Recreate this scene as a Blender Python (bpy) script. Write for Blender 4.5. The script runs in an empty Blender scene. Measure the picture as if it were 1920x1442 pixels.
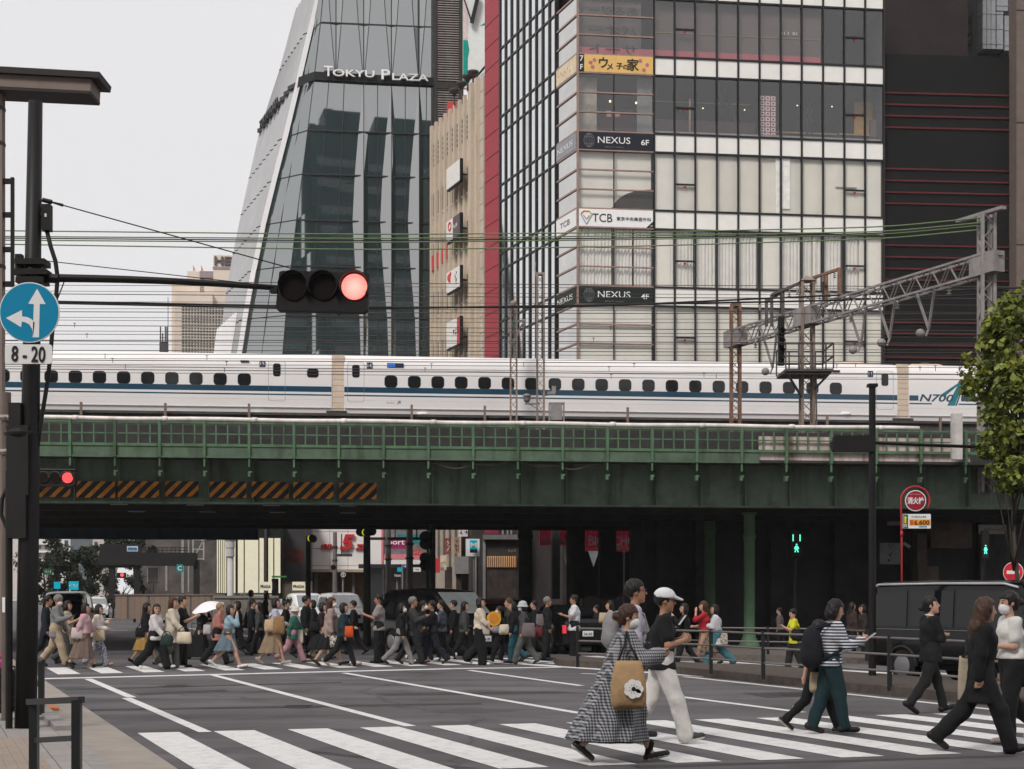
import bpy, bmesh, math, random
import numpy as np
from mathutils import Vector as V, Matrix
sc = bpy.context.scene
C = sc.collection
R = math.radians
rnd = random.Random(7)
# ---------------- camera, sky, sun, exposure ----------------
F, HC, HY, CX = 2775.0, 1.64, 1123.0, 960.0      # focal length in 1920-px units, eye height, horizon row, centre column
cd = bpy.data.cameras.new('camera'); cam = bpy.data.objects.new('camera', cd); C.objects.link(cam)
cam.location = (0, 0, HC); cam.rotation_euler = (R(90), 0, 0)
cd.sensor_width = 36; cd.lens = 36 * F / 1920; cd.shift_y = (HY - 721) / 1920
cd.clip_start = .1; cd.clip_end = 3000
sc.camera = cam
w = bpy.data.worlds.new('World'); sc.world = w; w.use_nodes = True
nt = w.node_tree; bg = nt.nodes['Background']
sky = nt.nodes.new('ShaderNodeTexSky'); sky.sky_type = 'NISHITA'; sky.sun_disc = False
SUN_EL, SUN_AZ = R(46), R(207)                   # high, behind the viewer and a little left
sky.sun_elevation = SUN_EL; sky.sun_rotation = SUN_AZ; sky.dust_density = 6; sky.air_density = 1.2
mx = nt.nodes.new('ShaderNodeMixRGB'); mx.inputs[0].default_value = .9   # overcast: nearly uniform cloud
mx.inputs[2].default_value = (9.0, 8.82, 8.9, 1)
nt.links.new(sky.outputs[0], mx.inputs[1]); nt.links.new(mx.outputs[0], bg.inputs[0])
bg.inputs[1].default_value = .1
sl = bpy.data.lights.new('sun', 'SUN'); sl.energy = 2.4; sl.angle = R(16); sl.color = (1, .965, .92)
so = bpy.data.objects.new('sun', sl); C.objects.link(so); so.location = (-20, -20, 60)
sdir = V((math.sin(SUN_AZ) * math.cos(SUN_EL), math.cos(SUN_AZ) * math.cos(SUN_EL), math.sin(SUN_EL)))
so.rotation_euler = sdir.to_track_quat('Z', 'Y').to_euler()
sc.view_settings.view_transform = 'Standard'; sc.view_settings.look = 'None'
sc.view_settings.exposure = 0; sc.view_settings.gamma = 1
sc.cycles.max_bounces = 6; sc.cycles.transparent_max_bounces = 10; sc.cycles.diffuse_bounces = 3; sc.cycles.glossy_bounces = 3
sc.cycles.caustics_reflective = False; sc.cycles.caustics_refractive = False

# ---------------- geometry of the place ----------------
def at(px, py, Y): return V(((px - CX) / F * Y, Y, HC + (HY - py) / F * Y))
def atS(px, py, S): return at(px, py, F / S)
def gnd(px, py, z=0.0):
    Y = F * (HC - z) / (py - HY); return V(((px - CX) / F * Y, Y, z))
RD = V((-1105, F, 0)).normalized()               # direction of the road, away from the viewer
RQ = V((RD.y, -RD.x, 0))                         # across it, to the right
class Frame:
    """a vertical plane in the place: u along it, w away from the viewer behind it, z up"""
    def __init__(s, O, d):
        s.O = V((O[0], O[1], 0)); s.d = V((d[0], d[1], 0)).normalized(); s.n = V((-s.d.y, s.d.x, 0))
        s.ang = math.atan2(s.d.y, s.d.x)
    def P(s, u, w, z): 
        p = s.O + s.d * u + s.n * w; return V((p.x, p.y, z))
    def off(s, w): return Frame(s.O + s.n * w, s.d)
    def u(s, px):
        t = (px - CX) / F; return (t * s.O.y - s.O.x) / (s.d.x - t * s.d.y)
    def Y(s, px): return (s.O + s.d * s.u(px)).y
    def z(s, px, py): return HC + (HY - py) / F * s.Y(px)
    def at(s, px, py): return s.P(s.u(px), 0, s.z(px, py))
AL = R(6.05); AX = V((math.cos(AL), math.sin(AL), 0))
def plane(S): return Frame((0, F / S), AX)

# ---------------- materials ----------------
_m = {}
def M(name, col=(.5, .5, .5), rough=.6, metal=0, var=.18, vs=3.0, bump=0.0, bs=30.0, emit=None, es=1.0, ior=1.5, coat=0, stain=0.0):
    if name in _m: return _m[name]
    m = bpy.data.materials.new(name); _m[name] = m; m.use_nodes = True
    n = m.node_tree.nodes; L = m.node_tree.links; b = n['Principled BSDF']
    b.inputs['Roughness'].default_value = rough; b.inputs['Metallic'].default_value = metal; b.inputs['IOR'].default_value = ior
    if rough >= .35 and not metal: b.inputs['Specular IOR Level'].default_value = .25
    if coat: b.inputs['Coat Weight'].default_value = coat; b.inputs['Coat Roughness'].default_value = .08
    c = (*col, 1); b.inputs['Base Color'].default_value = c
    if var or bump or stain:
        tc = n.new('ShaderNodeTexCoord')
        if var or stain:
            nz = n.new('ShaderNodeTexNoise'); nz.inputs['Scale'].default_value = vs; nz.inputs['Detail'].default_value = 6; nz.inputs['Roughness'].default_value = .65
            L.new(tc.outputs['Object'], nz.inputs['Vector'])
            rp = n.new('ShaderNodeValToRGB'); rp.color_ramp.elements[0].position = .3; rp.color_ramp.elements[1].position = .7
            rp.color_ramp.elements[0].color = (*[x * (1 - var) for x in col], 1); rp.color_ramp.elements[1].color = (*[min(1, x * (1 + var)) for x in col], 1)
            L.new(nz.outputs['Fac'], rp.inputs[0]); out = rp.outputs[0]
            if stain:      # streaks and grime with a shape of their own
                mp = n.new('ShaderNodeMapping'); mp.inputs['Scale'].default_value = (1.3, 1.3, .18); L.new(tc.outputs['Object'], mp.inputs[0])
                n2 = n.new('ShaderNodeTexNoise'); n2.inputs['Scale'].default_value = 2.2; n2.inputs['Detail'].default_value = 8; L.new(mp.outputs[0], n2.inputs['Vector'])
                r2 = n.new('ShaderNodeValToRGB'); r2.color_ramp.elements[0].position = .5; r2.color_ramp.elements[1].position = .68
                r2.color_ramp.elements[0].color = (0, 0, 0, 1); r2.color_ramp.elements[1].color = (stain, stain, stain, 1)
                L.new(n2.outputs['Fac'], r2.inputs[0]); mm = n.new('ShaderNodeMixRGB'); L.new(r2.outputs[0], mm.inputs[0]); L.new(out, mm.inputs[1])
                mm.inputs[2].default_value = (col[0] * .35, col[1] * .28, col[2] * .22, 1); out = mm.outputs[0]
            L.new(out, b.inputs['Base Color'])
        if bump:
            nb = n.new('ShaderNodeTexNoise'); nb.inputs['Scale'].default_value = bs; nb.inputs['Detail'].default_value = 4
            L.new(tc.outputs['Object'], nb.inputs['Vector']); bp = n.new('ShaderNodeBump'); bp.inputs['Strength'].default_value = bump; bp.inputs['Distance'].default_value = .02
            L.new(nb.outputs['Fac'], bp.inputs['Height']); L.new(bp.outputs[0], b.inputs['Normal'])
    if emit: b.inputs['Emission Color'].default_value = (*emit, 1); b.inputs['Emission Strength'].default_value = es
    return m
def glass_mat(name, tint=(.9, .92, .92), refl=.16, trans=.8, rough=.02):
    """window glass: mostly see-through, part mirror"""
    if name in _m: return _m[name]
    m = bpy.data.materials.new(name); _m[name] = m; m.use_nodes = True
    n = m.node_tree.nodes; L = m.node_tree.links; n.clear()
    o = n.new('ShaderNodeOutputMaterial'); t = n.new('ShaderNodeBsdfTransparent'); t.inputs[0].default_value = (*[x * trans for x in tint], 1)
    g = n.new('ShaderNodeBsdfGlossy'); g.inputs['Roughness'].default_value = rough; g.inputs[0].default_value = (*tint, 1)
    lw = n.new('ShaderNodeLayerWeight'); lw.inputs[0].default_value = refl; x = n.new('ShaderNodeMixShader')
    mp = n.new('ShaderNodeMapRange'); mp.inputs[3].default_value = refl; mp.inputs[4].default_value = 1; L.new(lw.outputs['Fresnel'], mp.inputs[0])
    L.new(mp.outputs[0], x.inputs[0]); L.new(t.outputs[0], x.inputs[1]); L.new(g.outputs[0], x.inputs[2]); L.new(x.outputs[0], o.inputs[0])
    return m

# ---------------- mesh builder ----------------
class B:
    def __init__(s): s.v = []; s.f = []; s.mi = []; s.k = 0
    def mat(s, k): s.k = k; return s
    def add(s, vs, fs):
        o = len(s.v); s.v += [tuple(p) for p in vs]; s.f += [tuple(i + o for i in f) for f in fs]; s.mi += [s.k] * len(fs); return s
    def hexa(s, p): return s.add(p, [(0, 3, 2, 1), (4, 5, 6, 7), (0, 1, 5, 4), (1, 2, 6, 5), (2, 3, 7, 6), (3, 0, 4, 7)])
    def box(s, a, b):
        x0, y0, z0 = [min(a[i], b[i]) for i in range(3)]; x1, y1, z1 = [max(a[i], b[i]) for i in range(3)]
        return s.hexa([(x0, y0, z0), (x1, y0, z0), (x1, y1, z0), (x0, y1, z0), (x0, y0, z1), (x1, y0, z1), (x1, y1, z1), (x0, y1, z1)])
    def fbox(s, fr, u0, u1, w0, w1, z0, z1):
        if u0 > u1: u0, u1 = u1, u0
        if w0 > w1: w0, w1 = w1, w0
        q = [(u0, w0), (u1, w0), (u1, w1), (u0, w1)]
        return s.hexa([fr.P(u, w, z0) for u, w in q] + [fr.P(u, w, z1) for u, w in q])
    def pxbox(s, fr, x0, y0, x1, y1, w0, w1):
        """box on a facade: its face spans two opposite corners read off the photo"""
        a, b = fr.at(x0, y0), fr.at(x1, y1); ua, ub = fr.u(x0), fr.u(x1)
        return s.fbox(fr, ua, ub, w0, w1, min(a.z, b.z), max(a.z, b.z))
    def bar(s, a, b, w, h=None, up=(0, 0, 1)):
        a, b = V(a), V(b); h = w if h is None else h; d = (b - a).normalized(); up = V(up)
        if abs(d.dot(up)) > .98: up = V((0, 1, 0)) if abs(d.y) < .9 else V((1, 0, 0))
        sd = d.cross(up).normalized() * w / 2; uu = sd.cross(d).normalized() * h / 2
        return s.hexa([a - sd - uu, a + sd - uu, b + sd - uu, b - sd - uu, a - sd + uu, a + sd + uu, b + sd + uu, b - sd + uu])
    def tube(s, pts, r, n=6, cap=True):
        pts = [V(p) for p in pts]; m = len(pts); rs = r if isinstance(r, (list, tuple)) else [r] * m
        o = len(s.v); ref = None; vs = []
        for i, p in enumerate(pts):
            d = (pts[min(i + 1, m - 1)] - pts[max(i - 1, 0)]).normalized()
            if ref is None: ref = V((0, 0, 1)) if abs(d.z) < .9 else V((1, 0, 0))
            a = d.cross(ref).normalized(); b = a.cross(d).normalized(); ref = b
            for k in range(n):
                t = 2 * math.pi * k / n; vs.append(p + a * (rs[i] * math.cos(t)) + b * (rs[i] * math.sin(t)))
        fs = [(i * n + k, i * n + (k + 1) % n, (i + 1) * n + (k + 1) % n, (i + 1) * n + k) for i in range(m - 1) for k in range(n)]
        if cap: fs += [tuple(reversed(range(n))), tuple((m - 1) * n + k for k in range(n))]
        return s.add(vs, fs)
    def cyl(s, a, b, r0, r1=None, n=12): return s.tube([a, b], [r0, r0 if r1 is None else r1], n)
    def lathe(s, c, prof, n=16):
        c = V(c); m = len(prof)
        vs = [c + V((r * math.cos(2 * math.pi * k / n), r * math.sin(2 * math.pi * k / n), z)) for r, z in prof for k in range(n)]
        fs = [(i * n + k, i * n + (k + 1) % n, (i + 1) * n + (k + 1) % n, (i + 1) * n + k) for i in range(m - 1) for k in range(n)]
        fs += [tuple(reversed(range(n))), tuple((m - 1) * n + k for k in range(n))]
        return s.add(vs, fs)
    def prism(s, pts, d):
        """polygon pts (in order) swept by vector d"""
        pts = [V(p) for p in pts]; d = V(d); n = len(pts)
        nn = V((0, 0, 0))
        for i in range(n): nn += (pts[i] - pts[0]).cross(pts[(i + 1) % n] - pts[0])
        if nn.dot(d) > 0: pts = pts[::-1]
        return s.add(pts + [p + d for p in pts], [tuple(range(n)), tuple(reversed(range(n, 2 * n)))] + [(i, i + n, (i + 1) % n + n, (i + 1) % n) for i in range(n)])
    def disc(s, c, nrm, r, t, n=24):
        c, nrm = V(c), V(nrm).normalized(); return s.tube([c - nrm * t / 2, c + nrm * t / 2], r, n)
    def ball(s, c, r, n=10, m=6):
        c = V(c); r = (r, r, r) if not isinstance(r, (tuple, list)) else r
        vs = []
        for i in range(1, m):
            t = math.pi * i / m
            for k in range(n): a = 2 * math.pi * k / n; vs.append(c + V((r[0] * math.sin(t) * math.cos(a), r[1] * math.sin(t) * math.sin(a), r[2] * math.cos(t))))
        vs += [c + V((0, 0, r[2])), c - V((0, 0, r[2]))]; T, D = len(vs) - 2, len(vs) - 1
        fs = [(i * n + k, (i + 1) * n + k, (i + 1) * n + (k + 1) % n, i * n + (k + 1) % n) for i in range(m - 2) for k in range(n)]
        fs += [(T, k, (k + 1) % n) for k in range(n)] + [(D, (m - 2) * n + (k + 1) % n, (m - 2) * n + k) for k in range(n)]
        return s.add(vs, fs)
    def sheet(s, pts, z): return s.add([(p[0], p[1], z) for p in pts], [tuple(range(len(pts)))])
    def obj(s, name, mats, parent=None, smooth=False, **kw):
        me = bpy.data.meshes.new(name); me.from_pydata(s.v, [], s.f)
        for m in (mats if isinstance(mats, (list, tuple)) else [mats]): me.materials.append(m)
        if len(me.materials) > 1: me.polygons.foreach_set('material_index', s.mi)
        if smooth: me.polygons.foreach_set('use_smooth', [True] * len(me.polygons))
        me.update(); o = bpy.data.objects.new(name, me); C.objects.link(o)
        if parent is not None: put(o, parent)
        for k, x in kw.items(): o[k] = x
        return o
def put(o, parent):
    """parent a mesh that was written in world coordinates"""
    o.parent = parent; r = parent; off = V((0, 0, 0))
    while r is not None: off += r.location; r = r.parent
    o.location = o.location - off
def tag(o, label=None, cat=None, group=None, kind=None):
    if label: o['label'] = label
    if cat: o['category'] = cat
    if group: o['group'] = group
    if kind: o['kind'] = kind
    return o
def thing(name, label, cat, loc=(0, 0, 0), group=None):
    o = bpy.data.objects.new(name, None); C.objects.link(o); o.location = loc; o.empty_display_size = .3
    return tag(o, label, cat, group)
_font = None
def text_mesh(body, size, depth=.01, bold=0.0, space=1.0, shear=0.0, mirror=False, width=None):
    """lettering as mesh data in its own x (right) / y (up) plane, centred on 0"""
    cu = bpy.data.curves.new('t', 'FONT'); cu.body = body; cu.size = size; cu.extrude = depth; cu.offset = bold * size; cu.space_character = space; cu.shear = shear
    cu.align_x = 'CENTER'; cu.align_y = 'CENTER'; cu.resolution_u = 3
    o = bpy.data.objects.new('t', cu); C.objects.link(o)
    dg = bpy.context.evaluated_depsgraph_get(); dg.update(); me = bpy.data.meshes.new_from_object(o.evaluated_get(dg))
    bpy.data.objects.remove(o); bpy.data.curves.remove(cu)
    a = np.empty(len(me.vertices) * 3); me.vertices.foreach_get('co', a); a = a.reshape(-1, 3)
    if len(a):
        a[:, :2] -= (a[:, :2].max(0) + a[:, :2].min(0)) / 2
        if width: a[:, 0] *= width / max(1e-6, a[:, 0].max() - a[:, 0].min())
        if mirror: a[:, 0] *= -1; me.flip_normals()
        me.vertices.foreach_set('co', a.ravel()); me.update()
    return me
def text(body, size, pos, right, up, mat, parent=None, name='lettering', **kw):
    me = text_mesh(body, size, **kw); r = V(right).normalized(); u = V(up); u = (u - r * u.dot(r)).normalized(); n = r.cross(u); p = V(pos)
    me.transform(Matrix(((r.x, u.x, n.x, p.x), (r.y, u.y, n.y, p.y), (r.z, u.z, n.z, p.z), (0, 0, 0, 1))))
    me.materials.append(mat); o = bpy.data.objects.new(name, me); C.objects.link(o)
    if parent is not None: put(o, parent)
    return o
Z = V((0, 0, 1))
def glyphs(n, h, pos, right, mat, parent, vertical=False, seed=3, name='lettering'):
    """n small characters too blurred to read in the photo: clusters of brush strokes"""
    r_ = random.Random(seed + n); b = B(); r = V(right).normalized(); p = V(pos); nn = r.cross(Z)
    for i in range(n):
        o = (i - (n - 1) / 2) * h * 1.1; c = p - Z * o if vertical else p + r * o
        for k in range(5):
            a = c + r * r_.uniform(-.4, .4) * h + Z * r_.uniform(-.42, .42) * h; e = r * r_.uniform(.2, .45) * h if k % 2 else Z * r_.uniform(.25, .5) * h; b.bar(a - e / 2 + nn * .002, a + e / 2 + nn * .002, h * .11, .008)
    return b.obj(name, mat, parent)
black = M('black_paint', (.012, .012, .013), .5); dark_metal = M('dark_metal', (.02, .02, .022), .45, .3)
white_paint = M('white_paint', (.8, .79, .78), .4, var=.05)
# ================= ground =================
def asphalt_mat():
    m = bpy.data.materials.new('asphalt'); m.use_nodes = True; n = m.node_tree.nodes; L = m.node_tree.links; b = n['Principled BSDF']
    b.inputs['Roughness'].default_value = .82
    tc = n.new('ShaderNodeTexCoord')
    def noise(scale, det=5, mapscale=None, rot=0):
        x = n.new('ShaderNodeTexNoise'); x.inputs['Scale'].default_value = scale; x.inputs['Detail'].default_value = det
        if mapscale:
            mp = n.new('ShaderNodeMapping'); mp.inputs['Scale'].default_value = mapscale; mp.inputs['Rotation'].default_value = (0, 0, rot); L.new(tc.outputs['Object'], mp.inputs[0]); L.new(mp.outputs[0], x.inputs['Vector'])
        else: L.new(tc.outputs['Object'], x.inputs['Vector'])
        return x.outputs['Fac']
    def ramp(f, a, c, p0=.3, p1=.7):
        r = n.new('ShaderNodeValToRGB'); r.color_ramp.elements[0].position = p0; r.color_ramp.elements[1].position = p1
        r.color_ramp.elements[0].color = (a, a * .985, a * 1.0, 1); r.color_ramp.elements[1].color = (c, c * .975, c * .985, 1); L.new(f, r.inputs[0]); return r.outputs[0]
    def mul(a, c):
        x = n.new('ShaderNodeMixRGB'); x.blend_type = 'MULTIPLY'; x.inputs[0].default_value = 1; L.new(a, x.inputs[1]); L.new(c, x.inputs[2]); return x.outputs[0]
    col = ramp(noise(.35), .068, .11)
    col = mul(col, ramp(noise(.5, 6, (.25, 2.2, 1), R(-23)), .72, 1.12, .35, .65))       # tyre-worn bands along the traffic
    col = mul(col, ramp(noise(60, 3), .8, 1.15))                                        # aggregate
    col = mul(col, ramp(noise(.9, 8), .68, 1.06, .34, .46))                               # oil stains and damp blotches
    vo = n.new('ShaderNodeTexVoronoi'); vo.feature = 'DISTANCE_TO_EDGE'; vo.inputs['Scale'].default_value = .22
    nz = n.new('ShaderNodeTexNoise'); nz.inputs['Scale'].default_value = 1.5; L.new(tc.outputs['Object'], nz.inputs['Vector'])
    ad = n.new('ShaderNodeMixRGB'); ad.inputs[0].default_value = .35; L.new(tc.outputs['Object'], ad.inputs[1]); L.new(nz.outputs['Color'], ad.inputs[2]); L.new(ad.outputs[0], vo.inputs['Vector'])
    r = n.new('ShaderNodeValToRGB'); r.color_ramp.elements[0].position = .001; r.color_ramp.elements[1].position = .006
    r.color_ramp.elements[0].color = (.55, .55, .55, 1); r.color_ramp.elements[1].color = (1, 1, 1, 1); L.new(vo.outputs['Distance'], r.inputs[0])
    L.new(mul(col, r.outputs[0]), b.inputs['Base Color'])
    bp = n.new('ShaderNodeBump'); bp.inputs['Strength'].default_value = .35; bp.inputs['Distance'].default_value = .01; L.new(noise(90, 3), bp.inputs['Height']); L.new(bp.outputs[0], b.inputs['Normal'])
    return m
def road_paint():
    m = M('road_paint', (.66, .65, .64), .6, var=.08, vs=6); n = m.node_tree.nodes; L = m.node_tree.links; b = n['Principled BSDF']
    src = b.inputs['Base Color'].links[0].from_socket
    tc = n.new('ShaderNodeTexCoord'); z = n.new('ShaderNodeTexNoise'); z.inputs['Scale'].default_value = 5; z.inputs['Detail'].default_value = 10; z.inputs['Roughness'].default_value = .8; L.new(tc.outputs['Object'], z.inputs['Vector'])
    r = n.new('ShaderNodeValToRGB'); r.color_ramp.elements[0].position = .5; r.color_ramp.elements[1].position = .74; r.color_ramp.elements[0].color = (0, 0, 0, 1); r.color_ramp.elements[1].color = (.75, .75, .75, 1); L.new(z.outputs['Fac'], r.inputs[0])
    x = n.new('ShaderNodeMixRGB'); L.new(r.outputs[0], x.inputs[0]); L.new(src, x.inputs[1]); x.inputs[2].default_value = (.2, .19, .19, 1); L.new(x.outputs[0], b.inputs['Base Color'])
    return m
ASPH = asphalt_mat(); RP = road_paint()
g = B(); N = 12; S_ = 900
g.add([(-S_, -300, 0), (S_, -300, 0), (S_, 1500, 0), (-S_, 1500, 0)], [(0, 1, 2, 3)])
g.obj('ground', ASPH, kind='structure')
def strip(b, a, c, wd, z=.004, jag=0):
    """painted line from a to c"""
    a, c = V(a), V(c); d = (c - a).normalized(); n_ = V((-d.y, d.x, 0)) * wd / 2; m = max(2, int((c - a).length / .6))
    for i in range(m):
        p, q = a.lerp(c, i / m), a.lerp(c, (i + 1) / m)
        b.add([(p - n_).to_tuple()[:2] + (z,), (q - n_).to_tuple()[:2] + (z,), (q + n_).to_tuple()[:2] + (z,), (p + n_).to_tuple()[:2] + (z,)], [(0, 1, 2, 3)])
lanes = B()
for a, c in (((165, 1273), (247, 1308)), ((237, 1309), (385, 1373)), ((400, 1266), (770, 1362)), ((645, 1262), (1090, 1338)), ((880, 1257), (1090, 1286)), ((1270, 1306), (1505, 1336)), ((1283, 1269), (1874, 1332))):
    strip(lanes, gnd(*a), gnd(*c), .16)
strip(lanes, gnd(80, 1273), gnd(850, 1254), .42); strip(lanes, gnd(850, 1254), gnd(1140, 1250), .35)
for a, c in (((120, 1178), (240, 1183)), ((215, 1143), (250, 1152)), ((1590, 1266), (1675, 1284)), ((380, 1196), (480, 1204)), ((1090, 1263), (1135, 1265))):
    strip(lanes, gnd(*a), gnd(*c), .15)
lanes.obj('lane_marking', RP, kind='structure')
def zebra(name, a, e, n0, n1, length, pitch, wd, d=RD, skip=()):
    """stripes along d starting on the line a-e (near edge)"""
    z = B(); a = V(a); ax = (V(e) - a).normalized()
    for k in range(n0, n1):
        if k in skip: continue
        p = a + ax * (pitch * k); q = p + d * length; h = ax * wd / 2
        m = 6
        for i in range(m):
            s, t = p.lerp(q, i / m), p.lerp(q, (i + 1) / m)
            z.add([(s - h).to_tuple()[:2] + (.005,), (s + h).to_tuple()[:2] + (.005,), (t + h).to_tuple()[:2] + (.005,), (t - h).to_tuple()[:2] + (.005,)], [(0, 1, 2, 3)])
    return z.obj(name, RP, kind='structure')
nf0, nf1 = gnd(297, 1374), gnd(1640, 1341.5)      # far edge of the near crossing, from its first stripe
nd = (nf1 - nf0).normalized()
zebra('zebra_crossing', nf0 - RD * 4.9, nf1 - RD * 4.9, 0, 20, 4.9, .915, .5)
za = gnd(130, 1264.5); zd = (gnd(840, 1254) - gnd(80, 1273)).normalized()
zebra('far_zebra_crossing', za, za + zd * 10, -1, 17, 3.3, .93, .48)
zebra('distant_zebra_crossing', gnd(165, 1161), gnd(262, 1160), 0, 9, 5, 1.05, .55)
zr = gnd(1585, 1268); zebra('side_zebra_crossing', zr, zr + V((1, .1, 0)), -3, 4, 8.5, .95, .5, d=V((-.55, .85, 0)).normalized())
stop2 = B(); strip(stop2, gnd(300, 1171), gnd(480, 1195), .2); stop2.obj('far_stop_line', RP, kind='structure')
# pavement, gutter and kerb on the near left corner
K0 = V((-3.24, 14.27, 0)); q = RQ
conc = M('gutter_concrete', (.30, .265, .235), .85, var=.14, vs=2, bump=.25, bs=60)
stone = M('kerb_granite', (.27, .25, .24), .8, var=.15, vs=8, bump=.2, bs=80)
def paver_mat(name, c1, c2, w_, h_, rot=0, mort=(.1, .09, .085)):
    m = bpy.data.materials.new(name); m.use_nodes = True; n = m.node_tree.nodes; L = m.node_tree.links; b = n['Principled BSDF']; b.inputs['Roughness'].default_value = .8
    tc = n.new('ShaderNodeTexCoord'); mp = n.new('ShaderNodeMapping'); mp.inputs['Rotation'].default_value = (0, 0, rot); L.new(tc.outputs['Object'], mp.inputs[0])
    br = n.new('ShaderNodeTexBrick'); br.inputs['Scale'].default_value = 1; br.inputs['Brick Width'].default_value = w_; br.inputs['Row Height'].default_value = h_; br.inputs['Mortar Size'].default_value = .006
    br.inputs['Color1'].default_value = (*c1, 1); br.inputs['Color2'].default_value = (*c2, 1); br.inputs['Mortar'].default_value = (*mort, 1); L.new(mp.outputs[0], br.inputs['Vector'])
    z = n.new('ShaderNodeTexNoise'); z.inputs['Scale'].default_value = 14; z.inputs['Detail'].default_value = 8; L.new(tc.outputs['Object'], z.inputs['Vector'])
    r = n.new('ShaderNodeValToRGB'); r.color_ramp.elements[0].color = (.72, .72, .72, 1); r.color_ramp.elements[1].color = (1.15, 1.15, 1.15, 1); L.new(z.outputs['Fac'], r.inputs[0])
    x = n.new('ShaderNodeMixRGB'); x.blend_type = 'MULTIPLY'; x.inputs[0].default_value = 1; L.new(br.outputs['Color'], x.inputs[1]); L.new(r.outputs[0], x.inputs[2]); L.new(x.outputs[0], b.inputs['Base Color'])
    bp = n.new('ShaderNodeBump'); bp.inputs['Strength'].default_value = .4; bp.inputs['Distance'].default_value = .01; L.new(br.outputs['Fac'], bp.inputs['Height']); bp.invert = True; L.new(bp.outputs[0], b.inputs['Normal'])
    return m
ra = math.atan2(RD.y, RD.x)
PAV = paver_mat('paving_slabs', (.33, .30, .28), (.27, .245, .23), .6, .3, -ra)
def edge(s, o): return K0 + RD * s - q * o       # s along the kerb, o to the left of it
gut = B(); gut.hexa([edge(-22, 0), edge(60, 0), edge(60, .62), edge(-22, .62)] + [edge(-22, 0) + Z * .012, edge(60, 0) + Z * .012, edge(60, .62) + Z * .03, edge(-22, .62) + Z * .03]); gut.obj('gutter', conc, kind='structure')
def slab(s0, s1, o0, o1, z1, b, z0=-.02): b.hexa([edge(s0, o0) + Z * z0, edge(s1, o0) + Z * z0, edge(s1, o1) + Z * z0, edge(s0, o1) + Z * z0, edge(s0, o0) + Z * z1, edge(s1, o0) + Z * z1, edge(s1, o1) + Z * z1, edge(s0, o1) + Z * z1]); return b
k = B(); s = -22
while s < 60: slab(s, s + .985, .62, .80, .065 if s < 3.4 else .12, k); s += 1
k.obj('kerb', stone, kind='structure')
pv = B(); slab(-22, 5.8, .80, 30, .06, pv); slab(5.8, 60, .80, 30, .10, pv); pv.obj('pavement', PAV, kind='structure')
tact = M('tactile_paving', (.29, .235, .195), .8, var=.12, vs=5, bump=.2, bs=70)
t_ = B(); slab(-13, 3.3, 1.15, 2.05, .064, t_)
for i in range(8): slab(-13, 3.3, 1.19 + i * .105, 1.225 + i * .105, .07, t_, .06)
t_.obj('tactile_strip', tact, kind='structure')
# raised median between the carriageways, its nose towards the far crossing
med = B(); mpts = [gnd(1038, 1243), gnd(1046, 1240), gnd(1250, 1252), gnd(1450, 1262), gnd(1700, 1282), gnd(1960, 1310), gnd(1980, 1335), gnd(1700, 1308), gnd(1450, 1283), gnd(1250, 1262), gnd(1046, 1249)]
med.prism(mpts, (0, 0, .16)); med.obj('median_island', M('median_kerb_stone', (.075, .06, .052), .9, var=.3, vs=6, bump=.4, bs=40), kind='structure')
m2 = B(); m2.prism([gnd(1230, 1224), gnd(1530, 1222), gnd(1620, 1232), gnd(1640, 1246), gnd(1500, 1240), gnd(1240, 1236)], (0, 0, .15)); m2.obj('far_median_island', M('far_kerb_stone', (.12, .10, .09), .9, var=.3, vs=6), kind='structure')
m3 = B(); m3.prism([gnd(230, 1183), gnd(480, 1172), gnd(900, 1170), gnd(900, 1178), gnd(480, 1186)], (0, 0, .15)); 
m4 = B(); m4.prism([gnd(440, 1176), gnd(700, 1180), gnd(1000, 1185), gnd(1000, 1176), gnd(700, 1172), gnd(445, 1172)], (0, 0, .15)); m4.obj('under_bridge_island', M('far_kerb_stone'), kind='structure')
# ================= railway bridge =================
GREEN = M('bridge_green', (.085, .158, .09), .6, var=.25, vs=3, stain=.6, bump=.15, bs=20)
GREEN_D = M('bridge_green_aged', (.088, .132, .09), .6, var=.25, vs=2, stain=.6, bump=.2, bs=12)
SOOT = M('sooty_steel', (.04, .04, .038), .8, var=.3, vs=2)
RUSTG = M('rust_brown', (.07, .05, .04), .8, var=.3, vs=3)
br = thing('railway_bridge', 'long green steel railway bridge with hazard boards crossing the whole street', 'bridge', (0, 44, 0))
FR = plane(63.4); GD = plane(61.3)
uL, uR = FR.u(-500), FR.u(2300)
zt = FR.z(960, 797.5); zm = FR.z(960, 819); zb = FR.z(960, 840); zf = FR.z(960, 861)
rl = B()
rl.fbox(FR, uL, uR, 0, .07, zt - .06, zt); rl.fbox(FR, uL, uR, .01, .06, zm - .035, zm); rl.fbox(FR, uL, uR, 0, .08, zb - .05, zb + .03)
posts = [47 + 84 * i for i in range(-2, 26)]
for x in posts:
    a = FR.u(x)
    for j in range(1, 4): rl.fbox(FR, a + j * .331 - .02, a + j * .331 + .02, .02, .055, zb, zt - .05)
rl.obj('railing', GREEN, br)
fb = B(); fb.fbox(FR, uL, FR.u(1424), .03, .06, zf, zb - .05); fb.fbox(FR, uL, FR.u(1424), -.02, .1, zf - .05, zf); fb.obj('fascia_plate', GREEN_D, br)
fw = B(); fw.fbox(FR, uL, uR, .1, 1.1, zf - .02, zf + .06); fw.fbox(FR, uL, uR, 1.0, 1.3, zf, zf + 1.0); fw.obj('walkway', SOOT, br)
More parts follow.
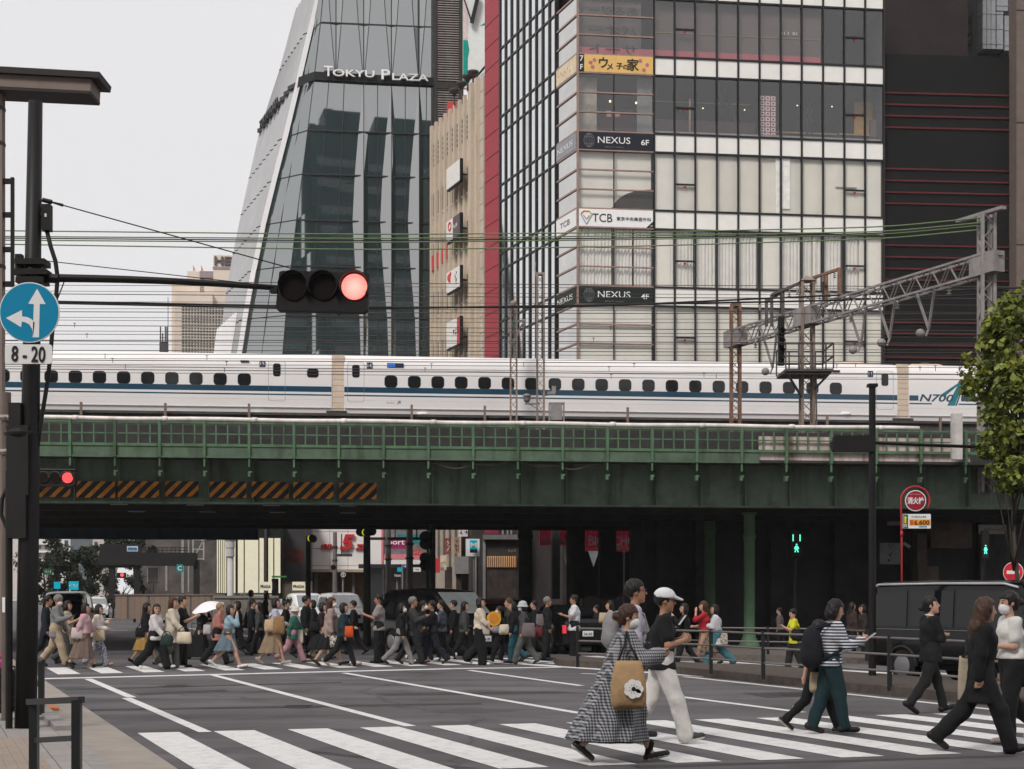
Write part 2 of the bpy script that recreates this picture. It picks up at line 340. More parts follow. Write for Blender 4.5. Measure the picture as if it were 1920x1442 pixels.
for x in posts:
    a = FR.u(x); p = B(); p.fbox(FR, a - .038, a + .038, -.04, .09, zf - .04, zt + .02); p.fbox(FR, a - .026, a + .026, -.0, .05, zf - .3, zf - .04)
    p.hexa([FR.P(a - .03, .05, zf - .06), FR.P(a + .03, .05, zf - .06), FR.P(a + .03, 1.1, zf - .06), FR.P(a - .03, 1.1, zf - .06)][::1] + [FR.P(a - .03, .05, zf - .02), FR.P(a + .03, .05, zf - .02), FR.P(a + .03, 1.1, zf - .02), FR.P(a - .03, 1.1, zf - .02)])
    p.obj('railing_post', GREEN, br)
    c = B(); c.fbox(FR, a - .035, a + .035, .02, .2, zf - .58, zf - .42); c.fbox(FR, a + .035, a + .08, .02, .2, zf - .47, zf - .42); c.obj('post_bracket', GREEN, br)
cp = B(); rr = random.Random(3)
cp.tube([FR.P(FR.u(x), .03, FR.z(960, 793.5) + .012 * math.sin(x * .02)) for x in range(-300, 1724, 60)] + [FR.P(FR.u(1724), .03, FR.z(960, 793.5))], .066, 8)
for x in range(-200, 1724, 168): cp.tube([FR.P(FR.u(x), .03, FR.z(960, 793.5)), FR.P(FR.u(x) + .16, .03, FR.z(960, 793.5))], .08, 8)
cp.obj('conduit_pipe', M('galvanised_pipe', (.72, .66, .63), .45, .1, stain=.3), br, True)
gz0, gz1 = GD.z(960, 948.5), GD.z(960, 868)
gb = B(); gb.fbox(GD, uL, uR, .2, .24, gz0 + .05, gz1 + .3); gb.fbox(GD, uL, uR, -.02, .46, gz0, gz0 + .05); gb.fbox(GD, uL, uR, .05, .35, gz1 + .12, gz1 + .17)
gb.fbox(GD, uL, uR, .17, .2, gz0 + .05, gz0 + .2)
GREEN_G = M('girder_green', (.15, .205, .155), .6, var=.25, vs=2, stain=.6, bump=.2, bs=12); gb.obj('girder', GREEN_G, br); gc = B(); gc.tube([FR.P(FR.u(x), .15, FR.z(960, 871 + 5 * math.sin(x * .031) + 3 * math.sin(x * .083))) for x in range(780, 1140, 12)], .012, 5); gc.obj('loose_cable', M('loose_cable', (.2, .15, .12), .7), br)
for x in range(-160, 2100, 84):
    a = GD.u(x + 47); s_ = B(); s_.fbox(GD, a - .012, a + .012, .02, .2, gz0 + .05, gz1 + .12); s_.fbox(GD, a - .06, a + .06, .185, .2, gz0 + .2, gz1 + .1); s_.obj('stiffener', GREEN_G, br)
haz = [M('hazard_black', (.02, .02, .025), .6), M('hazard_orange', (.55, .22, .03), .55, var=.3, vs=5, stain=.6)]
for x0, x1, y0, y1 in ((68, 132, 909, 932), (143, 216, 902, 933), (221, 298, 902, 933), (309, 372, 902, 931), (393, 462, 903, 933), (472, 541, 903, 934), (550, 625, 904, 935), (636, 706, 905, 936)):
    h = B(); u0, u1, z0, z1 = GD.u(x0), GD.u(x1), GD.z(x0, y1), GD.z(x0, y0)
    h.fbox(GD, u0, u1, .0, .02, z0, z1); h.mat(1); hh = z1 - z0; wd = .16; u = u0 - hh
    while u < u1:
        poly = [(u, z0), (u + wd, z0), (u + wd + hh, z1), (u + hh, z1)]
        def clip(pl, c, sgn):
            out = []
            for i in range(len(pl)):
                p, r_ = pl[i], pl[(i + 1) % len(pl)]; ip, ir = sgn * (p[0] - c) >= 0, sgn * (r_[0] - c) >= 0
                if ip: out.append(p)
                if ip != ir: t = (c - p[0]) / (r_[0] - p[0]); out.append((c, p[1] + t * (r_[1] - p[1])))
            return out
        poly = clip(poly, u0, 1); poly = clip(poly, u1, -1) if len(poly) > 2 else []
        if len(poly) > 2: h.prism([GD.P(a, -.006, b) for a, b in poly], GD.n * .006)
        u += .36
    h.obj('hazard_board', haz, br)
dk = B(); D0 = .5; D1 = 16.4
dk.fbox(GD, uL, uR, D0, D1, gz0 + .5, gz1 + .25)
for w_ in (4.0, 8.0, 12.0, 16.0): dk.fbox(GD, uL, uR, w_, w_ + .4, gz0 + .02, gz0 + .5)
for x in range(-160, 2100, 168): a = GD.u(x); dk.fbox(GD, a, a + .2, D0, D1 - .6, gz0 + .25, gz0 + .5)
dk.obj('deck', SOOT, br)
plt = M('slot_daylight', (.85, .83, .8), .8)  # pale plates painted as the daylight showing through slots in the deck
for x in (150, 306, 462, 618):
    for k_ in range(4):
        b_ = B(); a = GD.u(x) + .25; b_.fbox(GD, a, a + .55, 1.0 + k_ * 2.9, 2.4 + k_ * 2.9, gz0 + .20, gz0 + .235); b_.obj('deck_light_slot', plt, br)
rp = B(); rp.fbox(FR, FR.u(1425), FR.u(1822), .12, .16, zf - .02, FR.z(1500, 818)); rp.obj('rusty_panel', M('rusty_pale_panel', (.55, .46, .43), .8, var=.2, vs=3, stain=.95), br)
def column(x, ybase, S, r_, top, mat):
    c = B(); p = atS(x, HY, S); p.z = 0
    c.lathe(p, [(r_ * 1.9, 0), (r_ * 1.9, .12), (r_ * 1.25, .35), (r_, .6), (r_, top - .9), (r_ * 1.12, top - .88), (r_ * 1.12, top - .74), (r_, top - .72), (r_, top - .12), (r_ * 1.5, top)], 20); c.obj('column', mat, br, True)
GCOL = M('column_green', (.12, .22, .12), .5, var=.15, vs=3, stain=.4)
column(1405, 1213, 56.5, .185, gz0 + .02, GCOL)
column(1331, 1190, 50, .2, gz0 + .5, GCOL)
for x, S in ((1248, 48), (1075, 46.5), (985, 46.5)): column(x, 0, S, .2 if x > 1200 else .28, gz0 + .5, SOOT)
# dark abutment and arcades under the right half
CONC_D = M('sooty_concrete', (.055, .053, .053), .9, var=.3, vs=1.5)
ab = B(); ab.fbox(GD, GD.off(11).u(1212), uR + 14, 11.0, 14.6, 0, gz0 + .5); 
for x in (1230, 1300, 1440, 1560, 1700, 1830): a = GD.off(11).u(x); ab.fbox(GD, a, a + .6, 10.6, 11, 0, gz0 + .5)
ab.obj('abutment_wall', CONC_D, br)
# bullet-train viaduct behind
va = thing('concrete_viaduct', 'dark concrete viaduct carrying the white train behind the green bridge', 'viaduct', (0, 64, 0))
VP = plane(43.3); v = B(); v.fbox(VP, -60, 50, .0, .25, 5.4, VP.z(960, 779)); v.fbox(VP, -60, 50, .25, 8.0, 5.4, 8.9); v.obj('deck', M('viaduct_concrete', (.07, .065, .062), .85, var=.25, vs=1.5, stain=.4), va)
pr = B(); pr.fbox(VP, -60, 50, -.12, 0, VP.z(960, 784.5), VP.z(960, 782)); pr.fbox(VP, -60, 50, -.2, 0, 6.8, 7.4); pr.obj('parapet', M('viaduct_concrete'), va)
for x in (-180, 1350, 1900):
    a = VP.u(x); c = B(); c.fbox(VP, a, a + 1.0, 1, 7, 0, 5.4); c.obj('pier', CONC_D, va)
ls = VP.off(-.3); rustpost = M('rusty_post', (.2, .15, .12), .8, stain=.7)
for x, y in ((152, 754), (310, 756), (467, 757), (772, 759), (909, 761), (1177, 764), (1551, 778), (1763, 781)):
    c = B(); a = ls.u(x); c.fbox(ls, a - .05, a + .05, -.05, .05, VP.z(960, 800), ls.z(x, y)); c.obj('stub_post', rustpost, va)
xb = thing('road_viaduct', 'low blue-grey road viaduct beam spanning the left opening under the bridge', 'viaduct', (-15, 68, 0))
XP = plane(40.6); c = B(); c.fbox(XP, XP.u(-300), XP.u(484), 0, .4, XP.z(300, 1011), XP.z(300, 985)); c.fbox(XP, XP.u(-300), XP.u(484), -.25, .0, XP.z(300, 1011) - .02, XP.z(300, 1008)); c.fbox(XP, XP.u(-300), XP.u(480), .4, 2.6, 4.9, 5.3); c.obj('edge_beam', M('blue_grey_steel', (.055, .085, .11), .6, var=.2, vs=2, stain=.4), xb)

# ================= bullet train =================
TP = plane(42.6)
TW = M('train_white', (.80, .77, .765), .28, var=.03, vs=.6, coat=.4); TB = M('train_blue', (.008, .052, .095), .3, var=.03, coat=.3); TG = M('train_window', (.012, .013, .015), .08, var=0)
SEAM = M('panel_seam', (.25, .24, .24), .6); GANG = M('gangway_cover', (.62, .5, .4), .75, var=.1, vs=3)
train = thing('bullet_train', 'long white bullet train with blue stripes standing above the green bridge', 'train', (0, 65, 9))
def upx(x): return TP.u(x)
def zpx(x, y): return TP.z(x, y)
zbot = zpx(960, 775.5)
prof = [(.16, zbot - .5), (.05, zbot - .1), (0, zbot + .25), (0, 11.3), (.015, 11.7), (.07, 11.98), (.17, 12.15), (.34, 12.27), (.75, 12.36), (1.68, 12.40)]
prof += [(3.36 - a, b) for a, b in prof[::-1][1:]]
def carriage(x0, x1):
    u0, u1 = upx(x0), upx(x1); b = B(); n_ = len(prof)
    vs = [TP.P(u, w_, z_) for u in (u0, u1) for w_, z_ in prof]
    b.add(vs, [(i, i + 1, n_ + i + 1, n_ + i) for i in range(n_ - 1)] + [tuple(range(n_))[::-1], tuple(n_ + i for i in range(n_))])
    o = b.obj('carriage', TW, train); o.data.shade_smooth()
    md = o.modifiers.new('e', 'EDGE_SPLIT'); md.split_angle = R(40)
    return o
def rr_outline(u0, u1, z0, z1, r_, n=5):
    pts = []
    for cu, cz, a0 in ((u1 - r_, z0 + r_, -90), (u1 - r_, z1 - r_, 0), (u0 + r_, z1 - r_, 90), (u0 + r_, z0 + r_, 180)):
        for i in range(n + 1): t = R(a0 + 90 * i / n); pts.append((cu + r_ * math.cos(t), cz + r_ * math.sin(t)))
    return pts
def plate(par, name, u0, u1, z0, z1, mat, w_=-.012, r_=.0, t=.012, **kw):
    b = B(); b.prism([TP.P(a, w_, c) for a, c in (rr_outline(u0, u1, z0, z1, r_) if r_ else [(u0, z0), (u1, z0), (u1, z1), (u0, z1)])], TP.n * t); return b.obj(name, mat, par, **kw)
def window(par, x, y0=None, wd=.53, ht=.50, r_=.15):
    uc = upx(x); z1 = 11.37 if y0 is None else y0
    ring = B(); o_ = rr_outline(uc - wd / 2 - .02, uc + wd / 2 + .02, z1 - ht - .02, z1 + .02, r_ + .02); ring.prism([TP.P(a, -.006, c) for a, c in o_], TP.n * .006)
    ring.mat(1).prism([TP.P(a, -.011, c) for a, c in rr_outline(uc - wd / 2, uc + wd / 2, z1 - ht, z1, r_)], TP.n * .005)
    return ring.obj('window', [M('window_seal', (.09, .09, .095), .5), TG], par)
def door(par, x0, x1):
    u0, u1 = upx(x0), upx(x1); z0, z1 = zpx(518, 752), zpx(518, 676.5)
    d = B(); t = .014
    o_ = rr_outline(u0, u1, z0, z1, .1); i_ = rr_outline(u0 + t, u1 - t, z0 + t, z1 - t, .09); n_ = len(o_)
    d.add([TP.P(a, -.004, c) for a, c in o_ + i_], [(k, (k + 1) % n_, n_ + (k + 1) % n_, n_ + k) for k in range(n_)])
    o = d.obj('door', SEAM, par); g_ = B(); uc = (u0 + u1) / 2
    g_.prism([TP.P(a, -.012, c) for a, c in rr_outline(uc - .16, uc + .16, 11.28, 11.83, .09)], TP.n * .012); g_.obj('window', TG, o) if False else g_.obj('door_window', TG, par)
    return o
ZS = [zpx(600, 735), zpx(600, 724.6), zpx(600, 742), zpx(600, 739.4)]
def stripes(par, x0, x1):
    u0, u1 = upx(x0), upx(x1); b = B()
    for a, c in ((ZS[0], ZS[1]), (ZS[2], ZS[3])): b.fbox(TP, u0, u1, -.003, .002, a, c)
    b.obj('stripe', TB, par)
def seams(par, x0, x1):
    b = B(); u0, u1 = upx(x0), upx(x1)
    for z_ in (11.63, 10.28): b.fbox(TP, u0, u1, -.002, .003, z_, z_ + .012)
    b.fbox(TP, u0 + .01, u1 - .01, -.04, .0, 9.93, 9.955)
    b.obj('body_seam', M('pale_seam', (.6, .57, .56), .5), par)
NAVY = M('navy_plate', (.015, .025, .06), .4); PW = M('plate_white', (.85, .85, .85), .5, var=0)
def num(par, x, body):
    uc = upx(x); plate(par, 'number_plate', uc - .125, uc + .125, 11.68, 11.94, NAVY, w_=-.008, t=.008)
    text(body, .22, TP.P(uc, -.012, 11.81), TP.d, Z, PW, par, 'plate_number', bold=.01, depth=.003)
c15 = carriage(-700, 622); c15['label'] = 'left carriage with number 15 beside its door'
for i in range(0, 13): window(c15, 458 - 45.25 * i)
window(c15, 586.5, 11.62, .46, .36, .1); door(c15, 503, 535); stripes(c15, -700, 621.5); seams(c15, -700, 621); num(c15, 492, '15')
plate(c15, 'display', upx(451), upx(467), 11.86, 11.95, NAVY, w_=-.006, t=.008)
c14 = carriage(645, 1683); c14['label'] = 'middle carriage with number 14 and a blue display'
for i in range(20): window(c14, 733 + 43.9 * i)
door(c14, 651.5, 683); door(c14, 1643, 1675); stripes(c14, 645.5, 1682.5); seams(c14, 646, 1682); num(c14, 693, '14'); num(c14, 1632, '14')
plate(c14, 'display', upx(726), upx(757), 11.74, 11.93, NAVY, w_=-.006, t=.008)
plate(c14, 'display', upx(727), upx(741), 11.77, 11.90, M('display_blue', (.03, .1, .3), .4, emit=(.05, .2, .7), es=.6), w_=-.009, t=.003)
plate(c14, 'display', upx(1560), upx(1575), 11.86, 11.95, NAVY, w_=-.006, t=.008)
text('JR', .17, TP.P(upx(748), -.004, 10.21), TP.d, Z, M('jr_grey', (.1, .14, .25), .5), c14, 'lettering', bold=.02, depth=.003, shear=.2)
text('786-4507', .1, TP.P(upx(732), -.004, 10.20), TP.d, Z, M('letter_grey', (.4, .36, .36), .5), c14, 'lettering', depth=.003)
for x, m_ in ((792, c14), (482, c15), (1585, c14)): b = B(); b.ball(TP.P(upx(x), -.02, zpx(x, 776)), (.26, .05, .08)); b.obj('step_light', white_paint, m_, True)
c13 = carriage(1704, 3200); c13['label'] = 'right carriage with a big green-blue letter A emblem'; seams(c13, 1705, 3200)
b = B(); u0, u1 = upx(1705), upx(1722); b.fbox(TP, u0, u1, -.003, .002, ZS[0], ZS[1]); b.fbox(TP, upx(1705), upx(1747), -.003, .002, ZS[2], ZS[3])
b.fbox(TP, upx(1802), upx(3200), -.003, .002, ZS[0], ZS[1]); b.fbox(TP, upx(1797), upx(3200), -.003, .002, ZS[2], ZS[3]); b.obj('stripe', TB, c13)
def tq(pts, name, mat, par, w_): b = B(); b.prism([TP.P(upx(x), w_, zpx(1740, y)) for x, y in pts], TP.n * .003); return b.obj(name, mat, par)
tq([(1762, 741), (1810, 708), (1790, 760), (1776, 760), (1795, 723), (1770, 744)], 'emblem', M('emblem_teal', (.012, .16, .19), .35, var=.3, vs=1.2, coat=.3), c13, -.005)
tq([(1810, 708), (1812, 708), (1794, 760), (1791, 760)], 'emblem_edge', TB, c13, -.006)
text('N700', .45, TP.P(upx(1756), -.006, zpx(1740, 746)), TP.d, Z, TB, c13, 'lettering', bold=.02, depth=.003, shear=.25, width=1.62)
for x in (1645, 1694): pass
for xa, xb_ in ((622, 645), (1683, 1704)):
    b = B(); u0, u1 = upx(xa), upx(xb_); zz = zpx(960, 770); k_ = 0
    b.fbox(TP, u0, u1, .06, 3.3, zbot - .2, 12.28)
    while zz < 12.1: b.fbox(TP, u0, u1, .035, .06, zz, zz + .235); zz += .25
    b.obj('gangway_cover', GANG, train)
for xa in (600, 1662): b = B(); b.fbox(TP, upx(xa), upx(xa + 62), .1, .4, zbot - .3, zbot - .02); b.fbox(TP, upx(xa + 12), upx(xa + 50), -.05, .1, zbot - .12, zbot + .02); b.obj('coupler_skirt', SOOT, train)
for xa, xb_ in ((1567, 1640), (1710, 1780)):
    b = B(); n_ = 12; a, c = upx(xa), upx(xb_)
    b.tube([TP.P(a + (c - a) * i / n_, .55, 12.28) for i in range(n_ + 1)], [.02 + .13 * math.sin(math.pi * i / n_) ** .6 for i in range(n_ + 1)], 8); b.obj('roof_fairing', GANG, train, True)

# ================= overhead line masts =================
STEEL = M('galvanised_steel', (.27, .25, .245), .6, .2, var=.2, vs=4, stain=.3); RUST = M('rusty_steel', (.22, .125, .085), .85, var=.35, vs=5, stain=.6); AGED = M('aged_steel', (.26, .20, .165), .75, .1, var=.25, vs=4, stain=.6)
PORC = M('porcelain', (.5, .42, .36), .35, var=.1); GLASSG = M('green_insulator', (.05, .35, .24), .3)
def lattice(b, a, c, wd, step, t=.035, wd2=None):
    """four-legged lattice between a and c"""
    a, c = V(a), V(c); d = (c - a); L = d.length; d = d.normalized(); wd2 = wd if wd2 is None else wd2
    up = Z if abs(d.z) < .8 else V((0, 1, 0)); s1 = d.cross(up).normalized(); s2 = s1.cross(d).normalized()
    cs = [(s1 * i * wd / 2, s2 * j * wd2 / 2) for i, j in ((-1, -1), (1, -1), (1, 1), (-1, 1))]; cs = [p + q_ for p, q_ in cs]
    for k_ in cs: b.bar(a + k_, c + k_, t * 1.5)
    n_ = max(2, int(L / step))
    for f in range(4):
        p, q_ = cs[f], cs[(f + 1) % 4]
        for i in range(n_):
            x, y = (p, q_) if i % 2 == 0 else (q_, p); b.bar(a + d * (L * i / n_) + x, a + d * (L * (i + 1) / n_) + y, t * .8, t * .35)
    return b
def insulator(par, p, n_=3, mat=None, sz=1.0):
    b = B(); pr_ = [(.02, .17)]
    for i in range(n_): z_ = .12 - i * .1; pr_ += [(.025, z_ + .02), (.085, z_), (.03, z_ - .03)]
    b.lathe(V(p), [(r_ * sz, z_ * sz) for r_, z_ in pr_], 10); b.obj('insulator', mat or PORC, par, True)
def mast(x, ytop, S, w_, mat, b=None, zb_=6.3, step=.34): 
    b = B() if b is None else b; p = atS(x, ytop, S); lattice(b, (p.x, p.y, zb_), p, w_, step, .05); b.box((p.x - w_ / 2 - .03, p.y - w_ / 2 - .03, p.z), (p.x + w_ / 2 + .03, p.y + w_ / 2 + .03, p.z + .08)); return b
# the lone mast in front of the train
t = thing('lattice_mast', 'tall beige lattice mast with camera brackets in front of the middle carriage', 'mast', (1.1, 59, 6.3))
mast(1013.5, 516, 47, .27, AGED).obj('mast', AGED, t)
p = atS(1013.5, 540, 47)
b = B(); e = atS(1004, 492, 47); b.tube([p + V((-.15, 0, .4)), e + V((-.02, 0, -.3)), e], .03, 6); b.obj('top_rod', STEEL, t)
b = B(); q1 = atS(1013, 757, 47); a1 = atS(984, 757, 47); b.tube([q1, a1], .035); b.tube([atS(1010, 768, 47), atS(992, 757, 47)], .02); b.obj('bracket', STEEL, t)
b = B(); a2 = atS(988, 752, 47); b.lathe(a2 + V((0, 0, -.05)), [(.08, 0), (.14, .1), (.13, .22), (.16, .24), (.16, .3), (.05, .34)], 10); b.obj('loudspeaker', STEEL, t, True)
b = B(); a3 = atS(1031, 740, 47); b.tube([atS(1016, 742, 47), a3], .03); b.box(a3 + V((-.1, -.1, .0)), a3 + V((.22, .1, .12))); b.box(a3 + V((.08, -.08, .1)), a3 + V((.24, .08, .34))); b.obj('junction_box', STEEL, t)
t2 = thing('relay_cabinet', 'small grey steel cabinet on legs beside the tall beige mast', 'cabinet', atS(1043, 790, 47)); b = B(); c = atS(1043, 775, 47)
b.box(c + V((-.23, -.15, -.28)), c + V((.23, .15, .38))); b.obj('cabinet', STEEL, t2); b = B()
for sx in (-.28, .3): b.box(c + V((sx - .03, -.15, -.5)), c + V((sx + .03, .1, .38)))
b.box(c + V((-.3, -.16, .36)), c + V((.33, .16, .42))); b.obj('stand', STEEL, t2)
t = thing('rear_mast', 'short pale mast with green insulators and a cranked arm by the red wall', 'mast', (.1, 63.5, 8.5))
b = B(); p = atS(963, 572, 43.6); lattice(b, (p.x, p.y, 8.8), p, .26, .34, .05); b.ball(p + Z * .05, .16, 8, 5); b.obj('mast', AGED, t)
b = B(); m0 = atS(963, 645, 43.6); b.tube([m0, atS(975, 615, 43.2), atS(985, 600, 43)], .045); b.tube([atS(966, 604, 43.6), atS(985, 600, 43)], .05); b.tube([atS(985, 600, 43), atS(980, 625, 43)], .03); b.tube([atS(963, 648, 43.6), atS(963, 668, 43.6)], .02); b.obj('arm', STEEL, t)
for a, c in (((960, 608), (968, 602)), ((962, 646), (966, 636))): b = B(); b.tube([atS(*a, 43.4), atS(*c, 43.4)], .1, 10); b.obj('insulator', GLASSG, t, True)
# the big gantry across the front tracks
gt = thing('catenary_gantry', 'grey steel lattice gantry across the tracks with service platform and signal', 'gantry', (11, 55, 6.3))
def gz(S, y): return HC + (HY - y) / S
G0 = atS(1380, 632, 46.2); G1 = atS(1513, 597, 50.0); G2 = atS(1850, 492, 59.3); zb0 = 12.22
for g_ in (G0, G1, G2): g_.z = zb0
G0.x = 9.07; G0.y = F / 46.2
mm = B(); lattice(mm, (G0.x, G0.y, 6.3), (G0.x, G0.y, gz(46.2, 575)), .34, .36, .065); mm.box((G0.x - .2, G0.y - .2, gz(46.2, 575)), (G0.x + .2, G0.y + .2, gz(46.2, 570))); o = mm.obj('mast', RUST, gt); o['label'] = 'rust-brown mast carrying the low end of the beam'
mm = B(); lattice(mm, (G1.x, G1.y, 5.6), (G1.x, G1.y, gz(50, 528)), .42, .42, .065); mm.add([(G1.x + sx * .3, G1.y + sy * .3, gz(50, 528)) for sx, sy in ((-1, -1), (1, -1), (1, 1), (-1, 1))] + [(G1.x, G1.y, gz(50, 516))], [(0, 1, 4), (1, 2, 4), (2, 3, 4), (3, 0, 4), (3, 2, 1, 0)]); mm.obj('mast', AGED, gt)
mm = B(); lattice(mm, (G2.x, G2.y, 5), (G2.x, G2.y, gz(59.3, 400)), .38, .42, .065); mm.bar((G2.x + .1, G2.y, 5), (G2.x + .1, G2.y, gz(59.3, 410)), .05, .3); mm.obj('mast', STEEL, gt)
dB = (G2 - G0).normalized()
bm_ = B(); lattice(bm_, G0 - dB * .3, G2 + dB * .2, .42, .42, .05, .62)
for g_ in (G0, G1, G2): bm_.bar(g_ - dB * .55, g_ + dB * .55, .46, .66)
bm_.obj('beam', STEEL, gt)
b = B(); p0 = atS(1797, 415, 57.5); p1 = atS(1882, 389, 60.5); p0.z = p1.z = gz(59.3, 402) ; b.bar(atS(1797, 415, 57.5), atS(1882, 389, 60.5), .2, .1); b.obj('crossarm', STEEL, gt); b = B(); b.bar(atS(1832, 492, 58.6), atS(1878, 476, 60), .18, .08); b.obj('crossarm', STEEL, gt)
for fr_ in (.17, .55, .66, .8):
    q_ = G0.lerp(G2, fr_) - Z * .3; b = B(); e = q_ + V((.1, 0, -1.25)); b.bar(q_ + dB * -.45, e, .07); b.bar(q_ + dB * .45, e, .07); b.bar(e, e + V((-.1, 0, -.25)), .06); b.obj('hanger', STEEL, gt)
    b = B(); b.ball(e + V((-.28, 0, -.15)), (.16, .12, .15)); b.obj('insulator', STEEL, gt, True)
for fr_ in (.1, .2, .36, .52, .7, .88): insulator(gt, G0.lerp(G2, fr_) - Z * .52, 3)
# platform with rails on the middle mast
S1 = 50.4; pc = atS(1513, 690, S1)
b = B(); z0 = gz(S1, 695); x0, x1 = G1.x - .98, G1.x + .78; y0, y1 = G1.y - 1.0, G1.y + .9
b.box((x0, y0, z0 - .1), (x1, y1, z0)); 
for x_ in (x0, G1.x - .5, G1.x, G1.x + .5, x1):
    for y_ in (y0, y1): b.bar((x_, y_, z0), (x_, y_, z0 + .95), .05)
for z_ in (z0 + .45, z0 + .93):
    for y_ in (y0, y1): b.bar((x0, y_, z_), (x1, y_, z_), .05)
    for x_ in (x0, x1): b.bar((x_, y0, z_), (x_, y1, z_), .05)
b.bar((x0 + .05, y0 + .2, z0 - .1), (G1.x - .2, G1.y - .2, z0 - 1.0), .07); b.bar((x1 - .05, y0 + .2, z0 - .1), (G1.x + .2, G1.y - .2, z0 - .7), .06); b.obj('platform', M('dark_galvanised', (.09, .09, .09), .6, .3, var=.2), gt)
b = B(); s0 = atS(1464, 640, S1); b.box(s0 + V((-.1, -.1, -.9)), s0 + V((.12, .1, .9))); b.obj('signal_head', black, gt)
for dz in (.35, -.02, -.38):
    b = B(); b.tube([s0 + V((0, -.1, dz)), s0 + V((-.02, -.42, dz - .03))], .13, 10, False); b.obj('signal_hood', black, gt)
    b = B(); b.disc(s0 + V((0, -.12, dz)), (0, 1, 0), .1, .02); b.obj('signal_lens', M('dark_lens', (.05, .015, .012), .2), gt)
# frame of grey and rusty angles above the beam
b = B(); fz = lambda x, y, S=50.: atS(x, y, S)
for x, ya, yb, S in ((1468, 540, 608, 49), (1447, 553, 612, 48.6), (1437, 560, 612, 48.2)): b.bar(fz(x, ya, S), fz(x, yb, S), .11, .11)
b.bar(fz(1447, 553, 48.6), fz(1513, 525, 50), .09); b.bar(fz(1437, 565, 48.2), fz(1468, 548, 49), .07); b.obj('feeder_frame', M('dark_galvanised'), gt)
b = B(); b.bar(fz(1525, 521), fz(1575, 504, 51), .1); b.bar(fz(1574, 504, 51), fz(1574, 565, 51), .12); b.bar(fz(1549, 514), fz(1549, 575), .13); b.obj('rusty_frame', RUST, gt)
for x, y, S in ((1529, 528, 50), (1543, 524, 50), (1565, 517, 50.5), (1480, 552, 49), (1495, 548, 49), (1425, 578, 48), (1537, 560, 50), (1555, 553, 50)): insulator(gt, fz(x, y, S), 3, None, .8)
b = B(); b.tube([atS(1530, 700, 50), atS(1531, 795, 50), atS(1530, 860, 50)], .035, 6); b.obj('downpipe', STEEL, gt)
# marker post and boxes on the right of the bridge
t = thing('marker_post', 'white pointed marker post standing beyond the railing near the tree', 'post', atS(1793, 862, 62)); b = B(); c0, c1 = atS(1784, 862, 62), atS(1803, 776, 62)
b.box((c0.x, c0.y - .1, c0.z), (c1.x, c0.y + .1, c1.z)); b.add([(c0.x, c0.y - .1, c1.z), (c1.x, c0.y - .1, c1.z), (c1.x, c0.y + .1, c1.z), (c0.x, c0.y + .1, c1.z), ((c0.x + c1.x) / 2, c0.y, c1.z + .16)], [(0, 1, 4), (1, 2, 4), (2, 3, 4), (3, 0, 4)]); b.obj('post', M('post_offwhite', (.5, .47, .45), .6, stain=.4), t)
for i, y in enumerate((823, 846)):
    t = thing('control_box', 'grey control box at the right edge, %s of two' % ('upper' if i == 0 else 'lower'), 'box', atS(1908, y, 64), 'control boxes at the right edge'); b = B(); c = atS(1908, y, 64); b.box(c + V((-.26, -.15, -.17)), c + V((.26, .15, .15))); b.obj('housing', M('box_grey', (.3, .29, .29), .6), t); b = B(); b.box(c + V((-.3, -.2, .14)), c + V((.3, .2, .18))); b.obj('lid', M('box_grey'), t)

# ================= overhead wires =================
def wire(name, pts, r_, mat, label, group, S=52, knots=14):
    """wire through photo points (px, py, S); sags smoothly between them"""
    P_ = [atS(*p) if len(p) == 3 else atS(p[0], p[1], S) for p in pts]
    out = []
    for i in range(len(P_) - 1):
        for k_ in range(knots): out.append(P_[i].lerp(P_[i + 1], k_ / knots))
    out.append(P_[-1])
    if len(P_) > 2:      # soften the corners
        for _ in range(12): out = [out[0]] + [(out[i - 1] + out[i] * 2 + out[i + 1]) / 4 for i in range(1, len(out) - 1)] + [out[-1]]
    b = B(); b.tube(out, r_, 5); o = b.obj(name, mat, None, True); return tag(o, label, 'wire', group)
FEED = M('green_cable', (.13, .19, .09), .6); BLK = M('cable_black', (.015, .015, .015), .6); CU = M('copper_wire', (.06, .045, .04), .5, .3)
for i, (y0, y1, y2, y3) in enumerate(((432, 440, 436, 420), (443, 448, 442, 429), (446, 452, 446, 432), (450, 455, 449, 434), (457, 469, 462, 442))):
    wire('feeder_cable', [(-60, y0, 56), (700, y1, 56), (1200, y2, 57), (1660, y3 + 6, 58.5), (1845, y3 - 12, 59.3)], .022, BLK if i == 2 else FEED, 'green or dark feeder cable running from the left edge to the gantry top', 'feeder cables above the train')
rw = random.Random(11)
for i, y in enumerate((530, 537, 548, 556, 566, 578, 586, 597, 604, 613, 622, 629, 637, 643, 650, 657, 664, 672, 678, 684, 691, 697, 703)):
    S = 46 + rw.random() * 9; a = rw.uniform(-4, 4); c = rw.uniform(2, 9) if i < 16 else rw.uniform(4, 12)
    wire('overhead_wire', [(-80, y + a - 3, S), (600, y + a * .3, S), (1250, y + c * .6, S), (2000, y + c, S)], .011 if i % 3 else .015, CU, 'thin dark catenary wire stretched level across the train', 'thin catenary wires')
for i, (y0, y1, y2, y3) in enumerate(((568, 576, 577, 546), (571, 580, 573, 556))):
    wire('twisted_cable', [(-70, y0 - 6, 54), (640, y1, 53), (1060, y2, 52), (1560, y3 + 8, 52), (2000, y3 - 10, 52)], .035, BLK, 'thick black twisted cable sagging behind the big red traffic light', 'black cables behind the traffic light')
